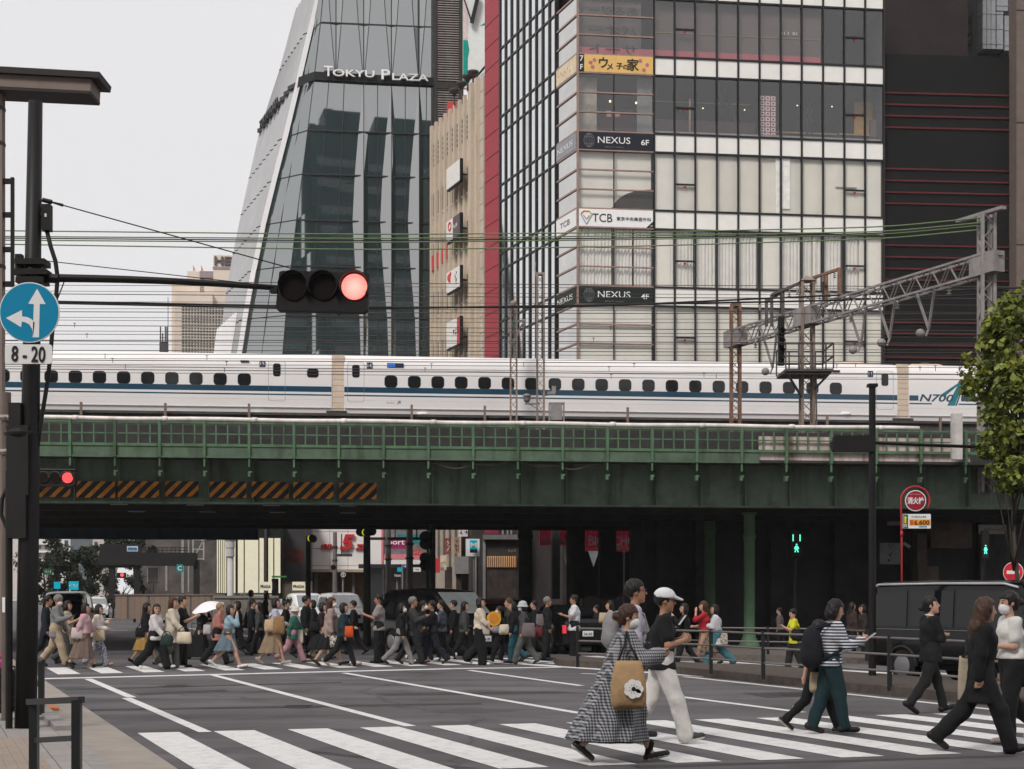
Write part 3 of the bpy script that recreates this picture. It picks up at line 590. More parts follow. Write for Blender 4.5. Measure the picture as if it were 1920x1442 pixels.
# droppers between the wires
for i, (x, y, h_) in enumerate(((140, 606, 8), (163, 626, 8), (197, 664, 8), (211, 672, 8), (235, 684, 8), (388, 667, 8), (425, 678, 8), (421, 690, 8), (809, 682, 9), (797, 690, 7), (982, 680, 8), (960, 690, 8), (1142, 688, 8), (1146, 702, 8), (1145, 612, 8), (1113, 634, 8), (1189, 682, 7), (1569, 684, 7), (1604, 682, 7), (1725, 688, 7), (1754, 686, 10), (1795, 698, 7), (1320, 700, 7), (1343, 701, 9))):
    b = B(); p = atS(x, y, 50); b.bar(p, p - Z * (h_ / 50), .018); b.bar(p + V((-.05, 0, 0)), p + V((.05, 0, 0)), .02); tag(b.obj('wire_dropper', BLK), 'short dark dropper clipped between two catenary wires', 'wire clip', 'droppers on the catenary wires')
# ================= corner block with clinic signs =================
RED_T = M('red_tile', (.36, .04, .055), .5, var=.15, vs=6, bump=.3, bs=25)
MULL = M('mullion_black', (.012, .012, .014), .4, .3); SPAN = M('spandrel_white', (.80, .78, .74), .3, var=.05, vs=1.5, coat=.2)
BLIND = M('cream_blind', (.72, .70, .66), .8, var=.06, vs=.8); COLW = M('interior_column', (.78, .75, .70), .7, var=.05); CURT = M('grey_curtain', (.68, .66, .64), .85, var=.1, vs=2)
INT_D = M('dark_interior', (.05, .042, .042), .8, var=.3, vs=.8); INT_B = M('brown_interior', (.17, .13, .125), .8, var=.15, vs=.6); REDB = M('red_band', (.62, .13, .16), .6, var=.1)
GL = glass_mat('window_glass', refl=.03, trans=1.0, tint=(.99,.99,.98)); GLD = glass_mat('grey_window_glass', (.93, .93, .93), refl=.07, trans=.97); GLM = M('mirror_glass', (.66, .65, .63), .03, 1, var=.1, vs=.5)
TRIM = M('copper_trim', (.33, .22, .18), .4, .4)
YC = F / 36.04; CO = V(((1083 - CX) / F * YC, YC, 0))
FB = Frame(CO, (math.cos(R(6.9)), math.sin(R(6.9)))); FL = Frame(CO, -RD)
cb = thing('corner_building', 'tall corner building with red tiled edge, white curtain wall and stacked signs', 'building', CO)
SB = 16.98; PI_ = 4.02                            # bottom of the 4F sign band, storey height
uE = FB.u(1657); uM = FB.u(1226); uR0 = FL.u(910); uR1 = FL.u(938); uC = FL.u(1043.5)
zB = 0; zTop = SB + PI_ * 5.2
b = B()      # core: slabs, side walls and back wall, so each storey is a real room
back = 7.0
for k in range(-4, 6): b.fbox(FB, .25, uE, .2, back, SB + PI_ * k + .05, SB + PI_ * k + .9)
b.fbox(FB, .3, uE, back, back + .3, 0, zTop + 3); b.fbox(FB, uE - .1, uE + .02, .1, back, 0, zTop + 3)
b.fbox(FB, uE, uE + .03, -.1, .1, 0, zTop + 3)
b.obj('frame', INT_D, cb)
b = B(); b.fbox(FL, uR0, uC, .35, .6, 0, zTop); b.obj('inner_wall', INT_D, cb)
b = B(); b.fbox(FL, uR0, uR1, -.04, 4, 0, zTop)
for i in range(22): b.fbox(FL, uR0, uR1, -.05, -.03, 8 + i * 1.34, 8.04 + i * 1.34)
o = b.obj('red_wall', RED_T, cb)
b = B(); 
for i in range(22): b.fbox(FL, uR0, uR1 + .01, -.055, -.035, 8 + i * 1.34, 8.035 + i * 1.34)
b.obj('wall_joint', M('dark_red_joint', (.12, .02, .025), .7), cb)
xs = [1226.5, 1265, 1303.5, 1344, 1384, 1424, 1464, 1503, 1543, 1583, 1622, 1657]; us = [FB.u(x) for x in xs]
for u in us: b = B(); b.fbox(FB, u - .042, u + .042, -.07, .06, 8, zTop + 2); b.obj('mullion', MULL, cb)
b = B()
for k in range(-3, 6):
    for z_ in (SB + PI_ * k, SB + PI_ * k + .98): b.fbox(FB, uM, uE, -.06, .05, z_ - .045, z_ + .045)
b.obj('transom', MULL, cb)
for k in range(-2, 6):
    for i in range(len(us) - 1): b = B(); b.fbox(FB, us[i] + .05, us[i + 1] - .05, -.0, .1, SB + PI_ * k + .05, SB + PI_ * k + .93); b.obj('spandrel', SPAN, cb)
for k in range(-2, 5):
    z0, z1 = SB + PI_ * k + 1.03, SB + PI_ * (k + 1) - .05
    for i in range(len(us) - 1):
        b = B(); b.fbox(FB, us[i] + .05, us[i + 1] - .05, .02, .035, z0, z1)
        if i in (1, 9) and k < 5:      # opening lights for the fire brigade, with their red triangle
            zm_ = z0 + (1.35 if k < 3 else 1.45); b.mat(1).fbox(FB, us[i] + .05, us[i + 1] - .05, -.06, .05, zm_ - .04, zm_ + .04)
            c = (us[i] + us[i + 1]) / 2; b.mat(2).prism([FB.P(c - .09, -.01, zm_ - .08), FB.P(c + .09, -.01, zm_ - .08), FB.P(c, -.01, zm_ - .24)], FB.n * .01)
        b.obj('window', [GL if k < 2 else GLD, MULL, M('red_triangle', (.4, .02, .03), .5)], cb)
BL3 = [BLIND, M('cream_blind_grey', (.64, .62, .58), .8, var=.08, vs=.8), M('cream_blind_warm', (.70, .67, .61), .8, var=.08, vs=.8)]; rb_ = random.Random(2)
def room(k, mat, w0=.12):
    for i in range(len(us) - 1): b = B(); b.fbox(FB, us[i], us[i + 1] - (.12 if i == len(us) - 2 else 0), w0 + .02 * (i % 2), w0 + .02 * (i % 2) + .02, SB + PI_ * k + .95 + rb_.choice((0, 0, .0, .1)), SB + PI_ * (k + 1)); b.obj('roller_blind', rb_.choice(BL3), cb)
room(1, BLIND); room(-1, BLIND); room(-2, BLIND)
# storey with curtains between white columns
def curtain(fr, u0, u1, z0, z1, w_):
    n_ = max(4, int((u1 - u0) / .035)); b = B(); vs = []
    for i in range(n_ + 1): u = u0 + (u1 - u0) * i / n_; ww = w_ + .045 * math.sin(u * 34) + .02 * math.sin(u * 13.7); vs += [fr.P(u, ww, z0), fr.P(u, ww, z1)]
    b.add(vs, [(2 * i, 2 * i + 2, 2 * i + 3, 2 * i + 1) for i in range(n_)]); return b.obj('curtain', CURT, cb, True)
z0, z1 = SB + .95, SB + PI_
for a, c in ((1232, 1262), (1268, 1301), (1306, 1342), (1346, 1382), (1386, 1421), (1466, 1501), (1507, 1524), (1530, 1541), (1546, 1580), (1586, 1612)): curtain(FB, FB.u(a), FB.u(c), z0, z1, .2)
b = B(); b.fbox(FB, uM, uE - .12, 1.0, 1.02, z0, z1); b.obj('roller_blind', M('grey_blind', (.35, .34, .33), .8), cb)
for a, c in ((1231, 1263), (1432, 1463), (1526, 1530), (1613, 1622), (1626, 1655)): b = B(); b.fbox(FB, FB.u(a), FB.u(c), .15, .5, z0, z1); b.obj('interior_column', COLW, cb)
# the sixth storey's pale pier and rail, seen through the glass
z0 = SB + PI_; b = B(); b.fbox(FB, FB.u(1465), FB.u(1482), .06, .11, z0 + 1.3, z0 + PI_); b.fbox(FB, FB.u(1455), FB.u(1466), .06, .11, z0 + 1, z0 + PI_); b.obj('interior_column', M('white_pier', (.9, .88, .84), .7), cb)
b = B(); b.fbox(FB, FB.u(1568), FB.u(1607), .06, .11, z0 + 2.52, z0 + 2.58); b.obj('hand_rail', M('rail_grey', (.3, .29, .28), .5), cb)
# seventh storey: dark restaurant
z0, z1 = SB + 2 * PI_ + .9, SB + 3 * PI_
TIMB = M('timber_edge', (.42, .27, .15), .6); OCH = M('ochre_panel', (.52, .29, .06), .7, var=.2)
b = B(); b.fbox(FB, uM, FB.u(1425), .9, 1.0, z0, z0 + 1.15); b.obj('counter', M('dark_brown_counter', (.06, .03, .03), .6), cb)
b = B(); b.fbox(FB, uM, uE - .1, .2, .5, z0 + .0, z0 + .3); b.obj('window_sill', M('sill_grey', (.36, .35, .34), .6), cb)
b = B(); b.fbox(FB, FB.u(1585), FB.u(1655), .9, .96, z0 + .7, z0 + .78); b.fbox(FB, FB.u(1465), FB.u(1582), 1, 1.06, z0 + .72, z0 + .78); b.fbox(FB, uM, FB.u(1420), 1.3, 1.36, z1 - .9, z1 - .85); b.fbox(FB, FB.u(1298), FB.u(1301), .7, .76, z0 + .3, z1 - .9); b.obj('timber_rail', TIMB, cb)
b = B(); b.fbox(FB, FB.u(1617), FB.u(1652), 1.2, 1.3, z0 + .8, z1 - .5); b.obj('ochre_panel', OCH, cb)
b = B(); b.fbox(FB, FB.u(1643), FB.u(1656), .8, 1.1, z0 + .6, z0 + 1.55); b.obj('armchair', INT_B, cb)
b = B(); a0, a1 = FB.u(1427), FB.u(1458); b.fbox(FB, a0, a1, .3, .34, z0 + .2, z1 - .7); dz = (z1 - .7 - z0 - .2) / 8; du = (a1 - a0) / 3
for i in range(3):
    for j in range(8):
        c, d = a0 + du * (i + .5), z0 + .2 + dz * (j + .5)
        b.mat(1).fbox(FB, c - .115, c + .115, .285, .3, d - .105, d + .105); b.mat(2).fbox(FB, c - .05, c + .05, .275, .285, d - .05, d + .05)
b.obj('patterned_panel', [M('crimson', (.45, .07, .1), .6), M('panel_white', (.8, .78, .76), .6), M('panel_core', (.12, .13, .17), .6)], cb)
b = B(); sp = FB.P(FB.u(1527), .8, 0)
for i in range(44):
    t = i / 8; p = V((sp.x + .13 * math.cos(t * 2.2), sp.y + .1 * math.sin(t * 2.2), z0 + .2 + i * .05)); q_ = V((sp.x - .13 * math.cos(t * 2.2), sp.y - .1 * math.sin(t * 2.2), p.z)); b.box(p - V((.035,) * 3), p + V((.035,) * 3)); b.box(q_ - V((.035,) * 3), q_ + V((.035,) * 3))
b.cyl(V((sp.x, sp.y, z0 + 2.2)), V((sp.x, sp.y, z1 - .6)), .015); b.obj('spiral_ornament', black, cb)
for a, c in ((1352, 1382), (1366, 1398)): b = B(); b.bar(FB.P(FB.u(a), .9, z1 - .2), FB.P(FB.u(c), 1.4, z0 + .9), .12); b.obj('slanted_strut', M('strut_dark', (.02, .02, .022), .5), cb)
lamp = M('warm_bulb', (.9, .7, .4), .4, emit=(1, .72, .4), es=3)
for x, y in ((1318, 203), (1358, 205), (1495, 198), (1560, 200), (1396, 206)): b = B(); b.ball(FB.off(1.6).at(x, y), .035); b.obj('bulb', lamp, cb)
# eighth storey
z0, z1 = SB + 3 * PI_ + .95, SB + 4 * PI_; b = B(); b.fbox(FB, uM, FB.u(1543), .32, .34, z0, z1); b.obj('roller_blind', INT_B, cb)
b = B(); b.fbox(FB, FB.u(1085), FB.u(1541), .27, .3, z0 + .02, z0 + .5); b.obj('red_band', REDB, cb)
b = B(); b.fbox(FB, uM, FB.u(1541), .28, .3, z0 + 1.42, z0 + 1.45); b.obj('timber_rail', TIMB, cb)
for x in (1468, 1473, 1480, 1489, 1492, 1496): b = B(); b.fbox(FB, FB.u(x), FB.u(x + 1.6), .24, .27, z0 + 1.6, z0 + 1.76); b.obj('shelf_bottle', COLW, cb)
# --- corner bay: rows of glass with copper trim, sign bands
b = B(); rows = []
for k in range(-2, 6):
    zz = SB + PI_ * k
    for z_ in (zz, zz + .98, zz + 1.98, zz + 3.0): b.fbox(FB, 0, uM, -.05, .05, z_ - .035, z_ + .035); b.fbox(FL, uC, 0, -.05, .05, z_ - .045, z_ + .045)
b.fbox(FB, -.05, .05, -.08, .05, 8, zTop + 2); b.obj('copper_trim', TRIM, cb)
b = B(); um = FB.u(1151); b.fbox(FB, um - .03, um + .03, -.03, .05, 8, zTop + 2); b.fbox(FL, uC - .05, uC + .05, -.1, .05, 8, zTop + 2); b.obj('mullion', MULL, cb)
for k in range(-2, 5):
    for a, c in ((.98, 1.98), (1.98, 3.0), (3.0, 4.02)):
        z0, z1 = SB + PI_ * k + a + .035, SB + PI_ * k + c - .035
        for p, q_ in ((.05, um - .03), (um + .03, uM - .05)): b = B(); b.fbox(FB, p, q_, .01, .025, z0, z1); b.obj('window', GLD if k >= 2 else GL, cb)
        b = B(); b.fbox(FL, uC + .05, -.05, .01, .025, z0, z1); b.obj('side_window', GLM, cb)
    zz = SB + PI_ * k + 1.0; ze = SB + PI_ * (k + 1) - .03
    if k in (-2, -1): b = B(); b.fbox(FB, .06, uM - .1, .12, .14, zz, ze); b.obj('roller_blind', BLIND, cb)
    if k == 0: curtain(FB, .1, FB.u(1147), zz, ze, .2); curtain(FB, FB.u(1151), FB.u(1186), zz, ze, .2); curtain(FB, FB.u(1190), uM - .1, zz, ze, .2)
    if k == 3: b = B(); b.fbox(FB, .1, uM - .6, .4, .42, zz, ze); b.obj('roller_blind', INT_B, cb)
    if k == 1: b = B(); b.fbox(FB, .06, uM - .1, .24, .26, zz, ze); b.obj('roller_blind', BLIND, cb)
# the sixth-storey windows carry the dark arch of the room below
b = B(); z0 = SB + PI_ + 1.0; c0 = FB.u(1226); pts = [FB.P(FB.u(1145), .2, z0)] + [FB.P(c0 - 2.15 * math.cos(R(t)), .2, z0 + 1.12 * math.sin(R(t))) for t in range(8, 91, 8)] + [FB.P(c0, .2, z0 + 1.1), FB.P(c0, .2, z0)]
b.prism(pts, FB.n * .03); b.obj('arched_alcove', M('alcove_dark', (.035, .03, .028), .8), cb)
z0 = SB + 2 * PI_ + 1.0
b = B(); b.fbox(FB, .06, FB.u(1122), .5, .8, z0, z0 + 2.95); b.obj('interior_column', M('worn_column', (.5, .45, .38), .8, var=.2, vs=3), cb)
b = B(); b.fbox(FB, FB.u(1140), FB.u(1205), 2.4, 2.5, z0 + .4, z0 + 2.0); b.obj('screen', M('dark_red_screen', (.14, .02, .02), .7), cb)
b = B(); b.fbox(FB, FB.u(1198), uM, .45, .5, z0, z0 + 3); b.obj('side_curtain', M('pale_grey_cloth', (.3, .29, .29), .8), cb)
for x, y in ((1144, 190), (1193, 193)): b = B(); b.ball(FB.off(1.2).at(x, y), .06); b.obj('bulb', lamp, cb)
for x in (1141, 1157, 1197): b = B(); c = FB.off(.8).at(x, 219); b.box(c + V((-.1, -.03, 0)), c + V((.14, .03, .3 if x == 1141 else .16))); b.obj('menu_card', M('pink_card', (.7, .4, .42), .7), cb)
b = B(); b.fbox(FB, FB.u(1122), uM, .7, .8, z0, z0 + .42); b.obj('counter', M('dark_brown_counter'), cb)
# --- left face: black fins and tall glass strips
nb = 9
for i in range(nb + 1):
    u = uR1 + (uC - uR1) * i / nb; b = B(); b.fbox(FL, u - .085, u + .085, -.07, .1, 6, zTop); b.obj('fin', MULL, cb)
b = B()
for k in range(-2, 6):
    for z_ in (SB + PI_ * k, SB + PI_ * k + .98): b.fbox(FL, uR1, uC, -.06, .05, z_ - .05, z_ + .05)
b.obj('transom', MULL, cb)
GLW = M('pale_glass', (.82, .84, .84), .04, 1, var=.06, vs=.5)
for k in range(-2, 5):
    for i in range(nb):
        u0, u1 = uR1 + (uC - uR1) * i / nb + .085, uR1 + (uC - uR1) * (i + 1) / nb - .085
        b = B(); b.fbox(FL, u0, u1, .0, .02, SB + PI_ * k + 1.03, SB + PI_ * (k + 1) - .05); b.fbox(FL, u0, u1, .0, .02, SB + PI_ * k + .05, SB + PI_ * k + .93); b.obj('glass_strip', GLW if (i * 7 + k) % 5 else GLM, cb)
# --- signs
def sign(label, fr, u0, u1, z0, z1, mat, name='shop_sign', w_=-.06, t=.05, cat='sign', group=None, loc=None):
    s_ = thing(name, label, cat, fr.P((u0 + u1) / 2, w_, z0), group); b = B(); b.fbox(fr, u0, u1, w_, w_ + t, z0, z1); b.obj('panel', mat, s_); return s_
def sgn_text(s_, fr, body, size, u, z_, mat, w_=-.075, **kw): return text(body, size, fr.P(u, w_, z_), fr.d, Z, mat, s_, depth=.004, **kw)
NV = M('sign_navy', (.012, .016, .025), .5, var=.1); NGR = M('sign_black_green', (.010, .016, .013), .5, var=.1); SW = M('sign_white_letter', (.8, .79, .77), .5, var=0); SGR = M('sign_grey_letter', (.18, .18, .2), .5, var=0)
def nexus(k, fl, mat, lab):
    z0, z1 = SB + PI_ * k + .04, SB + PI_ * k + .94; s_ = sign(lab, FB, .06, uM - .06, z0, z1, mat); zc = (z0 + z1) / 2
    sgn_text(s_, FB, 'NEXUS', .48, FB.u(1151), zc + .04, SW, width=1.72); sgn_text(s_, FB, fl, .40, FB.u(1209), zc - .02, SW, bold=.012, width=.42); sgn_text(s_, FB, 'BEAUTY CLINIC', .1, FB.u(1152), zc - .32, SGR, width=1.0)
    b = B(); c = FB.u(1104)
    for rr_ in (.27, .16, .05): b.tube([FB.P(c + rr_ * math.cos(2 * math.pi * i / 20), -.07, zc + .36 * math.sin(2 * math.pi * i / 20)) for i in range(21)], .008, 4)
    for h_ in (-.14, .14): b.tube([FB.P(c - .24, -.07, zc + h_), FB.P(c, -.07, zc + h_ * 1.5), FB.P(c + .24, -.07, zc + h_)], .008, 4)
    b.obj('emblem', M('emblem_grey', (.3, .3, .32), .5), s_)
nexus(2, '6F', NV, 'dark navy sign reading NEXUS 6F with a balloon emblem'); nexus(0, '4F', NGR, 'blackish green sign reading NEXUS 4F just above the train')
z0, z1 = SB + PI_ + .04, SB + PI_ + .94; s_ = sign('white sign reading TCB with a rainbow diamond emblem', FB, .06, uM - .06, z0, z1, M('sign_white', (.82, .81, .8), .5, var=.03)); zc = (z0 + z1) / 2; INK = M('sign_ink', (.015, .015, .016), .5, var=0)
sgn_text(s_, FB, 'TCB', .62, FB.u(1129), zc, INK, width=1.05); sgn_text(s_, FB, '東京中央美容外科', .22, FB.u(1188), zc - .02, INK, width=1.84)
b = B(); b.prism([FB.P(uM - .42, -.066, z0), FB.P(uM - .06, -.066, z0), FB.P(uM - .06, -.066, z0 + .34)], FB.n * .006); b.obj('corner_mark', INK, s_); sgn_text(s_, FB, '5F', .13, FB.u(1221.3), z0 + .09, SW)
c = FB.u(1099); cols = [(.7, .08, .06), (.75, .38, .05), (.65, .55, .06), (.08, .4, .2), (.06, .25, .6), (.4, .1, .4)]
gem = [(-.3, .18), (-.15, .34), (.15, .34), (.3, .18), (0, -.34), (-.3, .18)]
for i in range(5): b = B(); p, q_ = gem[i], gem[i + 1]; b.bar(FB.P(c + p[0], -.07, zc + p[1]), FB.P(c + q_[0], -.07, zc + q_[1]), .075, .02); b.obj('emblem', M('rainbow_%s' % 'abcdef'[i], cols[i], .5, var=0), s_)
b = B(); b.bar(FB.P(c - .16, -.07, zc + .12), FB.P(c, -.07, zc - .08), .06, .02); b.bar(FB.P(c, -.07, zc - .08), FB.P(c + .16, -.07, zc + .12), .06, .02); b.obj('emblem', M('rainbow_f', cols[0], .5, var=0), s_)
z0, z1 = SB + PI_ * 3 + .04, SB + PI_ * 3 + .94; YL = M('sign_yellow', (.72, .46, .16), .6, var=.08)
s_ = sign('yellow restaurant sign with brush lettering and pink blossoms, marked 7F', FB, .34, uM - .06, z0, z1, YL); zc = (z0 + z1) / 2
b = B(); b.fbox(FB, .06, .34, -.06, -.01, z0, z1); b.obj('floor_tab', NV, s_); sgn_text(s_, FB, '7', .42, .2, zc + .22, SW, bold=.01); sgn_text(s_, FB, 'F', .38, .2, zc - .22, SW, bold=.01)
for ch, x, dz, sz in (('ウ', 1131, .05, .62), ('メ', 1143, -.14, .4), ('子', 1161, -.1, .36), ('の', 1172, -.14, .3), ('家', 1186, .0, .66)): sgn_text(s_, FB, ch, sz, FB.u(x), zc + dz, INK, bold=.015)
for x, dz in ((1111, -.2), (1107, .02), (1114, .16), (1200, .22), (1213, .02), (1207, -.25)):
    b = B(); u = FB.u(x)
    for i in range(5): b.disc(FB.P(u + .06 * math.cos(i * 1.257), -.066, zc + dz + .06 * math.sin(i * 1.257)), FB.n, .05, .008, 8)
    b.obj('blossom', M('blossom_pink', (.5, .16, .2), .6), s_)
# reversed lettering of the same sign panels glimpsed on the side bay
for k, body, mat, tm, lab in ((2, 'NEXUS', M('side_sign_grey', (.25, .25, .28), .3), SW, 'narrow grey NEXUS side panel on the building corner, sixth storey'), (1, 'TCB', M('sign_white'), SGR, 'narrow white TCB side panel on the building corner'), (0, 'NEXUS', NGR, SW, 'narrow dark NEXUS side panel on the building corner, nearest the train'), (3, '', M('side_sign_cream', (.7, .58, .4), .5), SGR, 'narrow cream side panel on the building corner, highest of four')):
    z0, z1 = SB + PI_ * k + .06, SB + PI_ * k + .92; s_ = sign(lab, FL, uC + .06, -.07, z0, z1, mat, group='side panels on the corner')
    if body: sgn_text(s_, FL, body, .42, uC / 2 - .1, (z0 + z1) / 2, tm, width=min(2.0, .42 * len(body)))
    else:
        b = B()
        for i in range(7): b.disc(FL.P(uC * .2 - i * .3 - .3, -.066, z0 + .3 + .3 * ((i * 37) % 10) / 10), FL.n, .05, .008, 8)
        b.obj('blossom', M('blossom_pink'), s_)
b = B()
for i, ch in enumerate(('あるジー', 'パオー', 'サート')):
    for dx in (0,): text(ch, .62, FB.P(FB.u(1152), .25, FB.z(1150, 18 + i * 36)), FB.d, Z, M('reversed_letter', (.03, .026, .026), .7), cb, 'reversed_lettering', mirror=True, bold=.01, depth=.004, width=2.6)

# ================= beige building along the side street =================
BEIGE = M('beige_tile', (.54, .475, .40), .7, var=.08, vs=2, stain=.22); BEIGE_R = M('beige_rib', (.56, .47, .37), .7, var=.06, stain=.2)
bb = thing('beige_building', 'narrow beige ribbed building squeezed between glass tower and red wall', 'building', FL.P(FL.u(850), 0, 0))
u0, u1 = FL.u(803.5), FL.u(908) - .02; up = FL.u(884); ztop = FL.z(893, 150); zt2 = FL.z(806, 237)
b = B(); b.fbox(FL, u0, up, .2, 12, 0, zt2 - .9); b.fbox(FL, up, u1, -.05, 12, 0, ztop - .2); b.fbox(FL, u0, up, .2, 1.2, zt2 - .9, zt2 - .3); b.obj('wall', BEIGE, bb)
nrib = 9
for i in range(nrib): u = u0 + (up - u0) * (i + .2) / nrib; b = B(); b.fbox(FL, u, u + .3, .02, .2, 0, zt2); b.obj('rib', BEIGE_R, bb)
for u in (up + .3, up + 1.3): b = B(); b.fbox(FL, u, u + .3, -.28, -.05, 0, ztop - .1); b.obj('rib', BEIGE_R, bb)
dkw = M('dark_window', (.03, .03, .032), .1, var=.1, ior=1.8)
for k in range(6):
    za = zt2 - 4.6 - k * 3.36
    for i in range(nrib):
        u = u0 + (up - u0) * (i + .2) / nrib + .3; ue = u0 + (up - u0) * (i + 1.2) / nrib
        if i < nrib - 1:
            b = B(); b.fbox(FL, u + .1, ue - .04, .16, .21, za - 1.6, za); b.obj('window', dkw, bb)
            b = B(); b.fbox(FL, u + .1, ue - .04, .1, .2, za - 1.72, za - 1.6); b.obj('window_sill', BEIGE_R, bb)
for i in range(nrib - 1):      # vents under the parapet
    u = u0 + (up - u0) * (i + .2) / nrib + .36; ue = u0 + (up - u0) * (i + 1.2) / nrib - .04; b = B()
    for j in range(5): b.fbox(FL, u, ue, .17, .22, zt2 - 1.5 - j * .32, zt2 - 1.3 - j * .32)
    b.obj('parapet_vent', dkw, bb)
b = B()
for j in range(6): b.fbox(FL, up + .7, up + 1.2, -.07, -.04, ztop - 1.0 - j * .36, ztop - .8 - j * .36)
b.obj('parapet_vent', dkw, bb)
jt = B(); 
for j in range(26): jt.fbox(FL, up, u1, -.058, -.048, 9 + j * .98, 9.03 + j * .98)
jt.obj('tile_joint', M('beige_joint', (.2, .15, .11), .8), bb)
for k, (px0, ya, yb) in enumerate(((808, 480, 508), (817, 474, 502), (826, 466, 494), (835, 458, 486))):
    b = B(); c = FL.at(px0, ya); e = FL.at(px0 + 5, yb); b.fbox(FL, FL.u(px0), FL.u(px0 + 5.5), .06, .1, FL.z(px0, yb), FL.z(px0, ya)); b.obj('window_poster', M('poster_red', (.55, .06, .06), .5, var=.1), bb)
FS = FL.off(-.6)
for lab, ya, yb, txt, m_ in (('plain off-white box sign, highest on the beige facade', 318, 357, '', None), ('box sign half white and half dark grey with round red mark', 417, 456, '小倉', 1), ('white box sign with a red figure and black characters', 513, 551, '百合', 2), ('lowest box sign on the beige facade, white with red edge', 606, 655, '花', 3)):
    a, c = FS.u(837), FS.u(862); z0, z1 = FS.z(837, yb), FS.z(837, ya)
    s_ = thing('box_sign', lab, 'sign', FS.P(a, 0, z0), 'box signs on the beige facade'); b = B(); b.fbox(FS, a, c, 0, .2, z0, z1); b.obj('panel', M('box_sign_white', (.80, .77, .73), .5, var=.06), s_); b = B(); b.fbox(FS, c, c + .08, .0, .2, z0 - .02, z1 + .02); b.fbox(FS, a, c, .04, .2, z0 - .1, z0); b.obj('case', black, s_)
    b = B(); b.bar(FS.P(a + .4, .2, z0 + .5), FS.P(a + .4, .8, z0 + .5), .1); b.bar(FS.P(c - .4, .2, z0 + .5), FS.P(c - .4, .8, z0 + .5), .1); b.obj('bracket', dark_metal, s_)
    if m_ == 1: b = B(); b.fbox(FS, (a + c) / 2, c, -.012, 0, z0, z1); b.obj('grey_half', M('plum_grey', (.13, .10, .11), .6), s_); b = B(); b.tube([FS.P(a + .7 + .25 * math.cos(t * .4), -.01, z0 + .9 + .25 * math.sin(t * .4)) for t in range(16)], .05, 5); b.obj('mark', M('poster_red'), s_)
    if m_ == 2: b = B(); b.ball(FS.P(a + .75, 0, z0 + .85), (.2, .05, .3)); b.ball(FS.P(a + .9, 0, z0 + 1.1), (.12, .05, .12)); b.obj('mark', M('poster_red'), s_)
    if m_ == 3: b = B(); b.fbox(FS, c - .5, c, -.012, 0, z0, z1); b.obj('mark', M('poster_red'), s_)
    if txt: glyphs(2 if m_ < 3 else 3, .4, FS.P((a + c) / 2 + .55, -.015, (z0 + z1) / 2), FS.d, SW if m_ == 1 else INK, s_, m_ == 2, m_)
for i, (x, y) in enumerate(((852, 176), (866, 163), (877, 150), (887, 142))):
    t = thing('roof_floodlight', 'dark round floodlight on the beige parapet, %s from the red wall' % ('fourth', 'third', 'second', 'first')[i], 'floodlight', FL.at(x, y + 8), 'floodlights on the beige roof'); c = FL.at(x, y)
    b = B(); b.lathe(c + V((0, 0, -.15)), [(.1, 0), (.16, .15), (.34, .3), (.36, .42), (.3, .42)], 12); b.obj('lamp_head', M('floodlight_grey', (.05, .045, .045), .6), t, True); b = B(); b.cyl(c + V((0, 0, -.7)), c + V((0, 0, -.1)), .06); b.obj('stem', M('floodlight_grey'), t)

# ================= folded-glass tower =================
TG_ = M('tower_glass', (.022, .045, .048), .015, var=.3, vs=.15, ior=3.9); TGL = M('tower_mullion', (.03, .035, .037), .4); TPAN = M('tower_side_panel', (.40, .40, .41), .4, var=.08, vs=.5)
TWF = plane(26.4); tw = thing('glass_tower', 'leaning folded-glass tower behind the train with TOKYU PLAZA lettering', 'building', (-12, 105, 0))
def tz(y): return HC + (HY - y) / 26.4
lev = [-60, 57, 152, 166, 257, 338, 423, 508, 600, 720, 1010]
left = {-60: 612, 57: 584, 152: 562, 166: 559, 257: 537, 338: 516, 423: 495, 508: 477, 600: 460, 720: 441, 1010: 412}
fold = {-60: 612, 57: 601, 152: 590, 166: 588, 257: 577, 338: 567, 423: 556, 508: 546, 600: 536, 720: 526, 1010: 500}
def tp(x, y, w_): u = (x - CX) / 26.4; return TWF.P(TWF.u(x), w_, tz(y))
LX = lambda y: left[y]; FX = lambda y: fold[y]
ms = [682, 734, 786]; edgeR = lambda y: 814 - (max(0, y) / 660) * 9
def lstrip(y): return {166: .5, 257: 10, 338: 17, 423: 21, 508: 16, 600: 8, 720: 4, 1010: 3}[y]
def tri(y): return {166: .5, 257: 8, 338: 8, 423: 8, 508: 8, 600: 8, 720: 8, 1010: 8}[y]
glass = B(); lines = B()
def fac(pts): glass.add(pts, [tuple(range(len(pts)))])
bar_ = lambda a, c, t=.05: lines.bar(a, c, t, t)
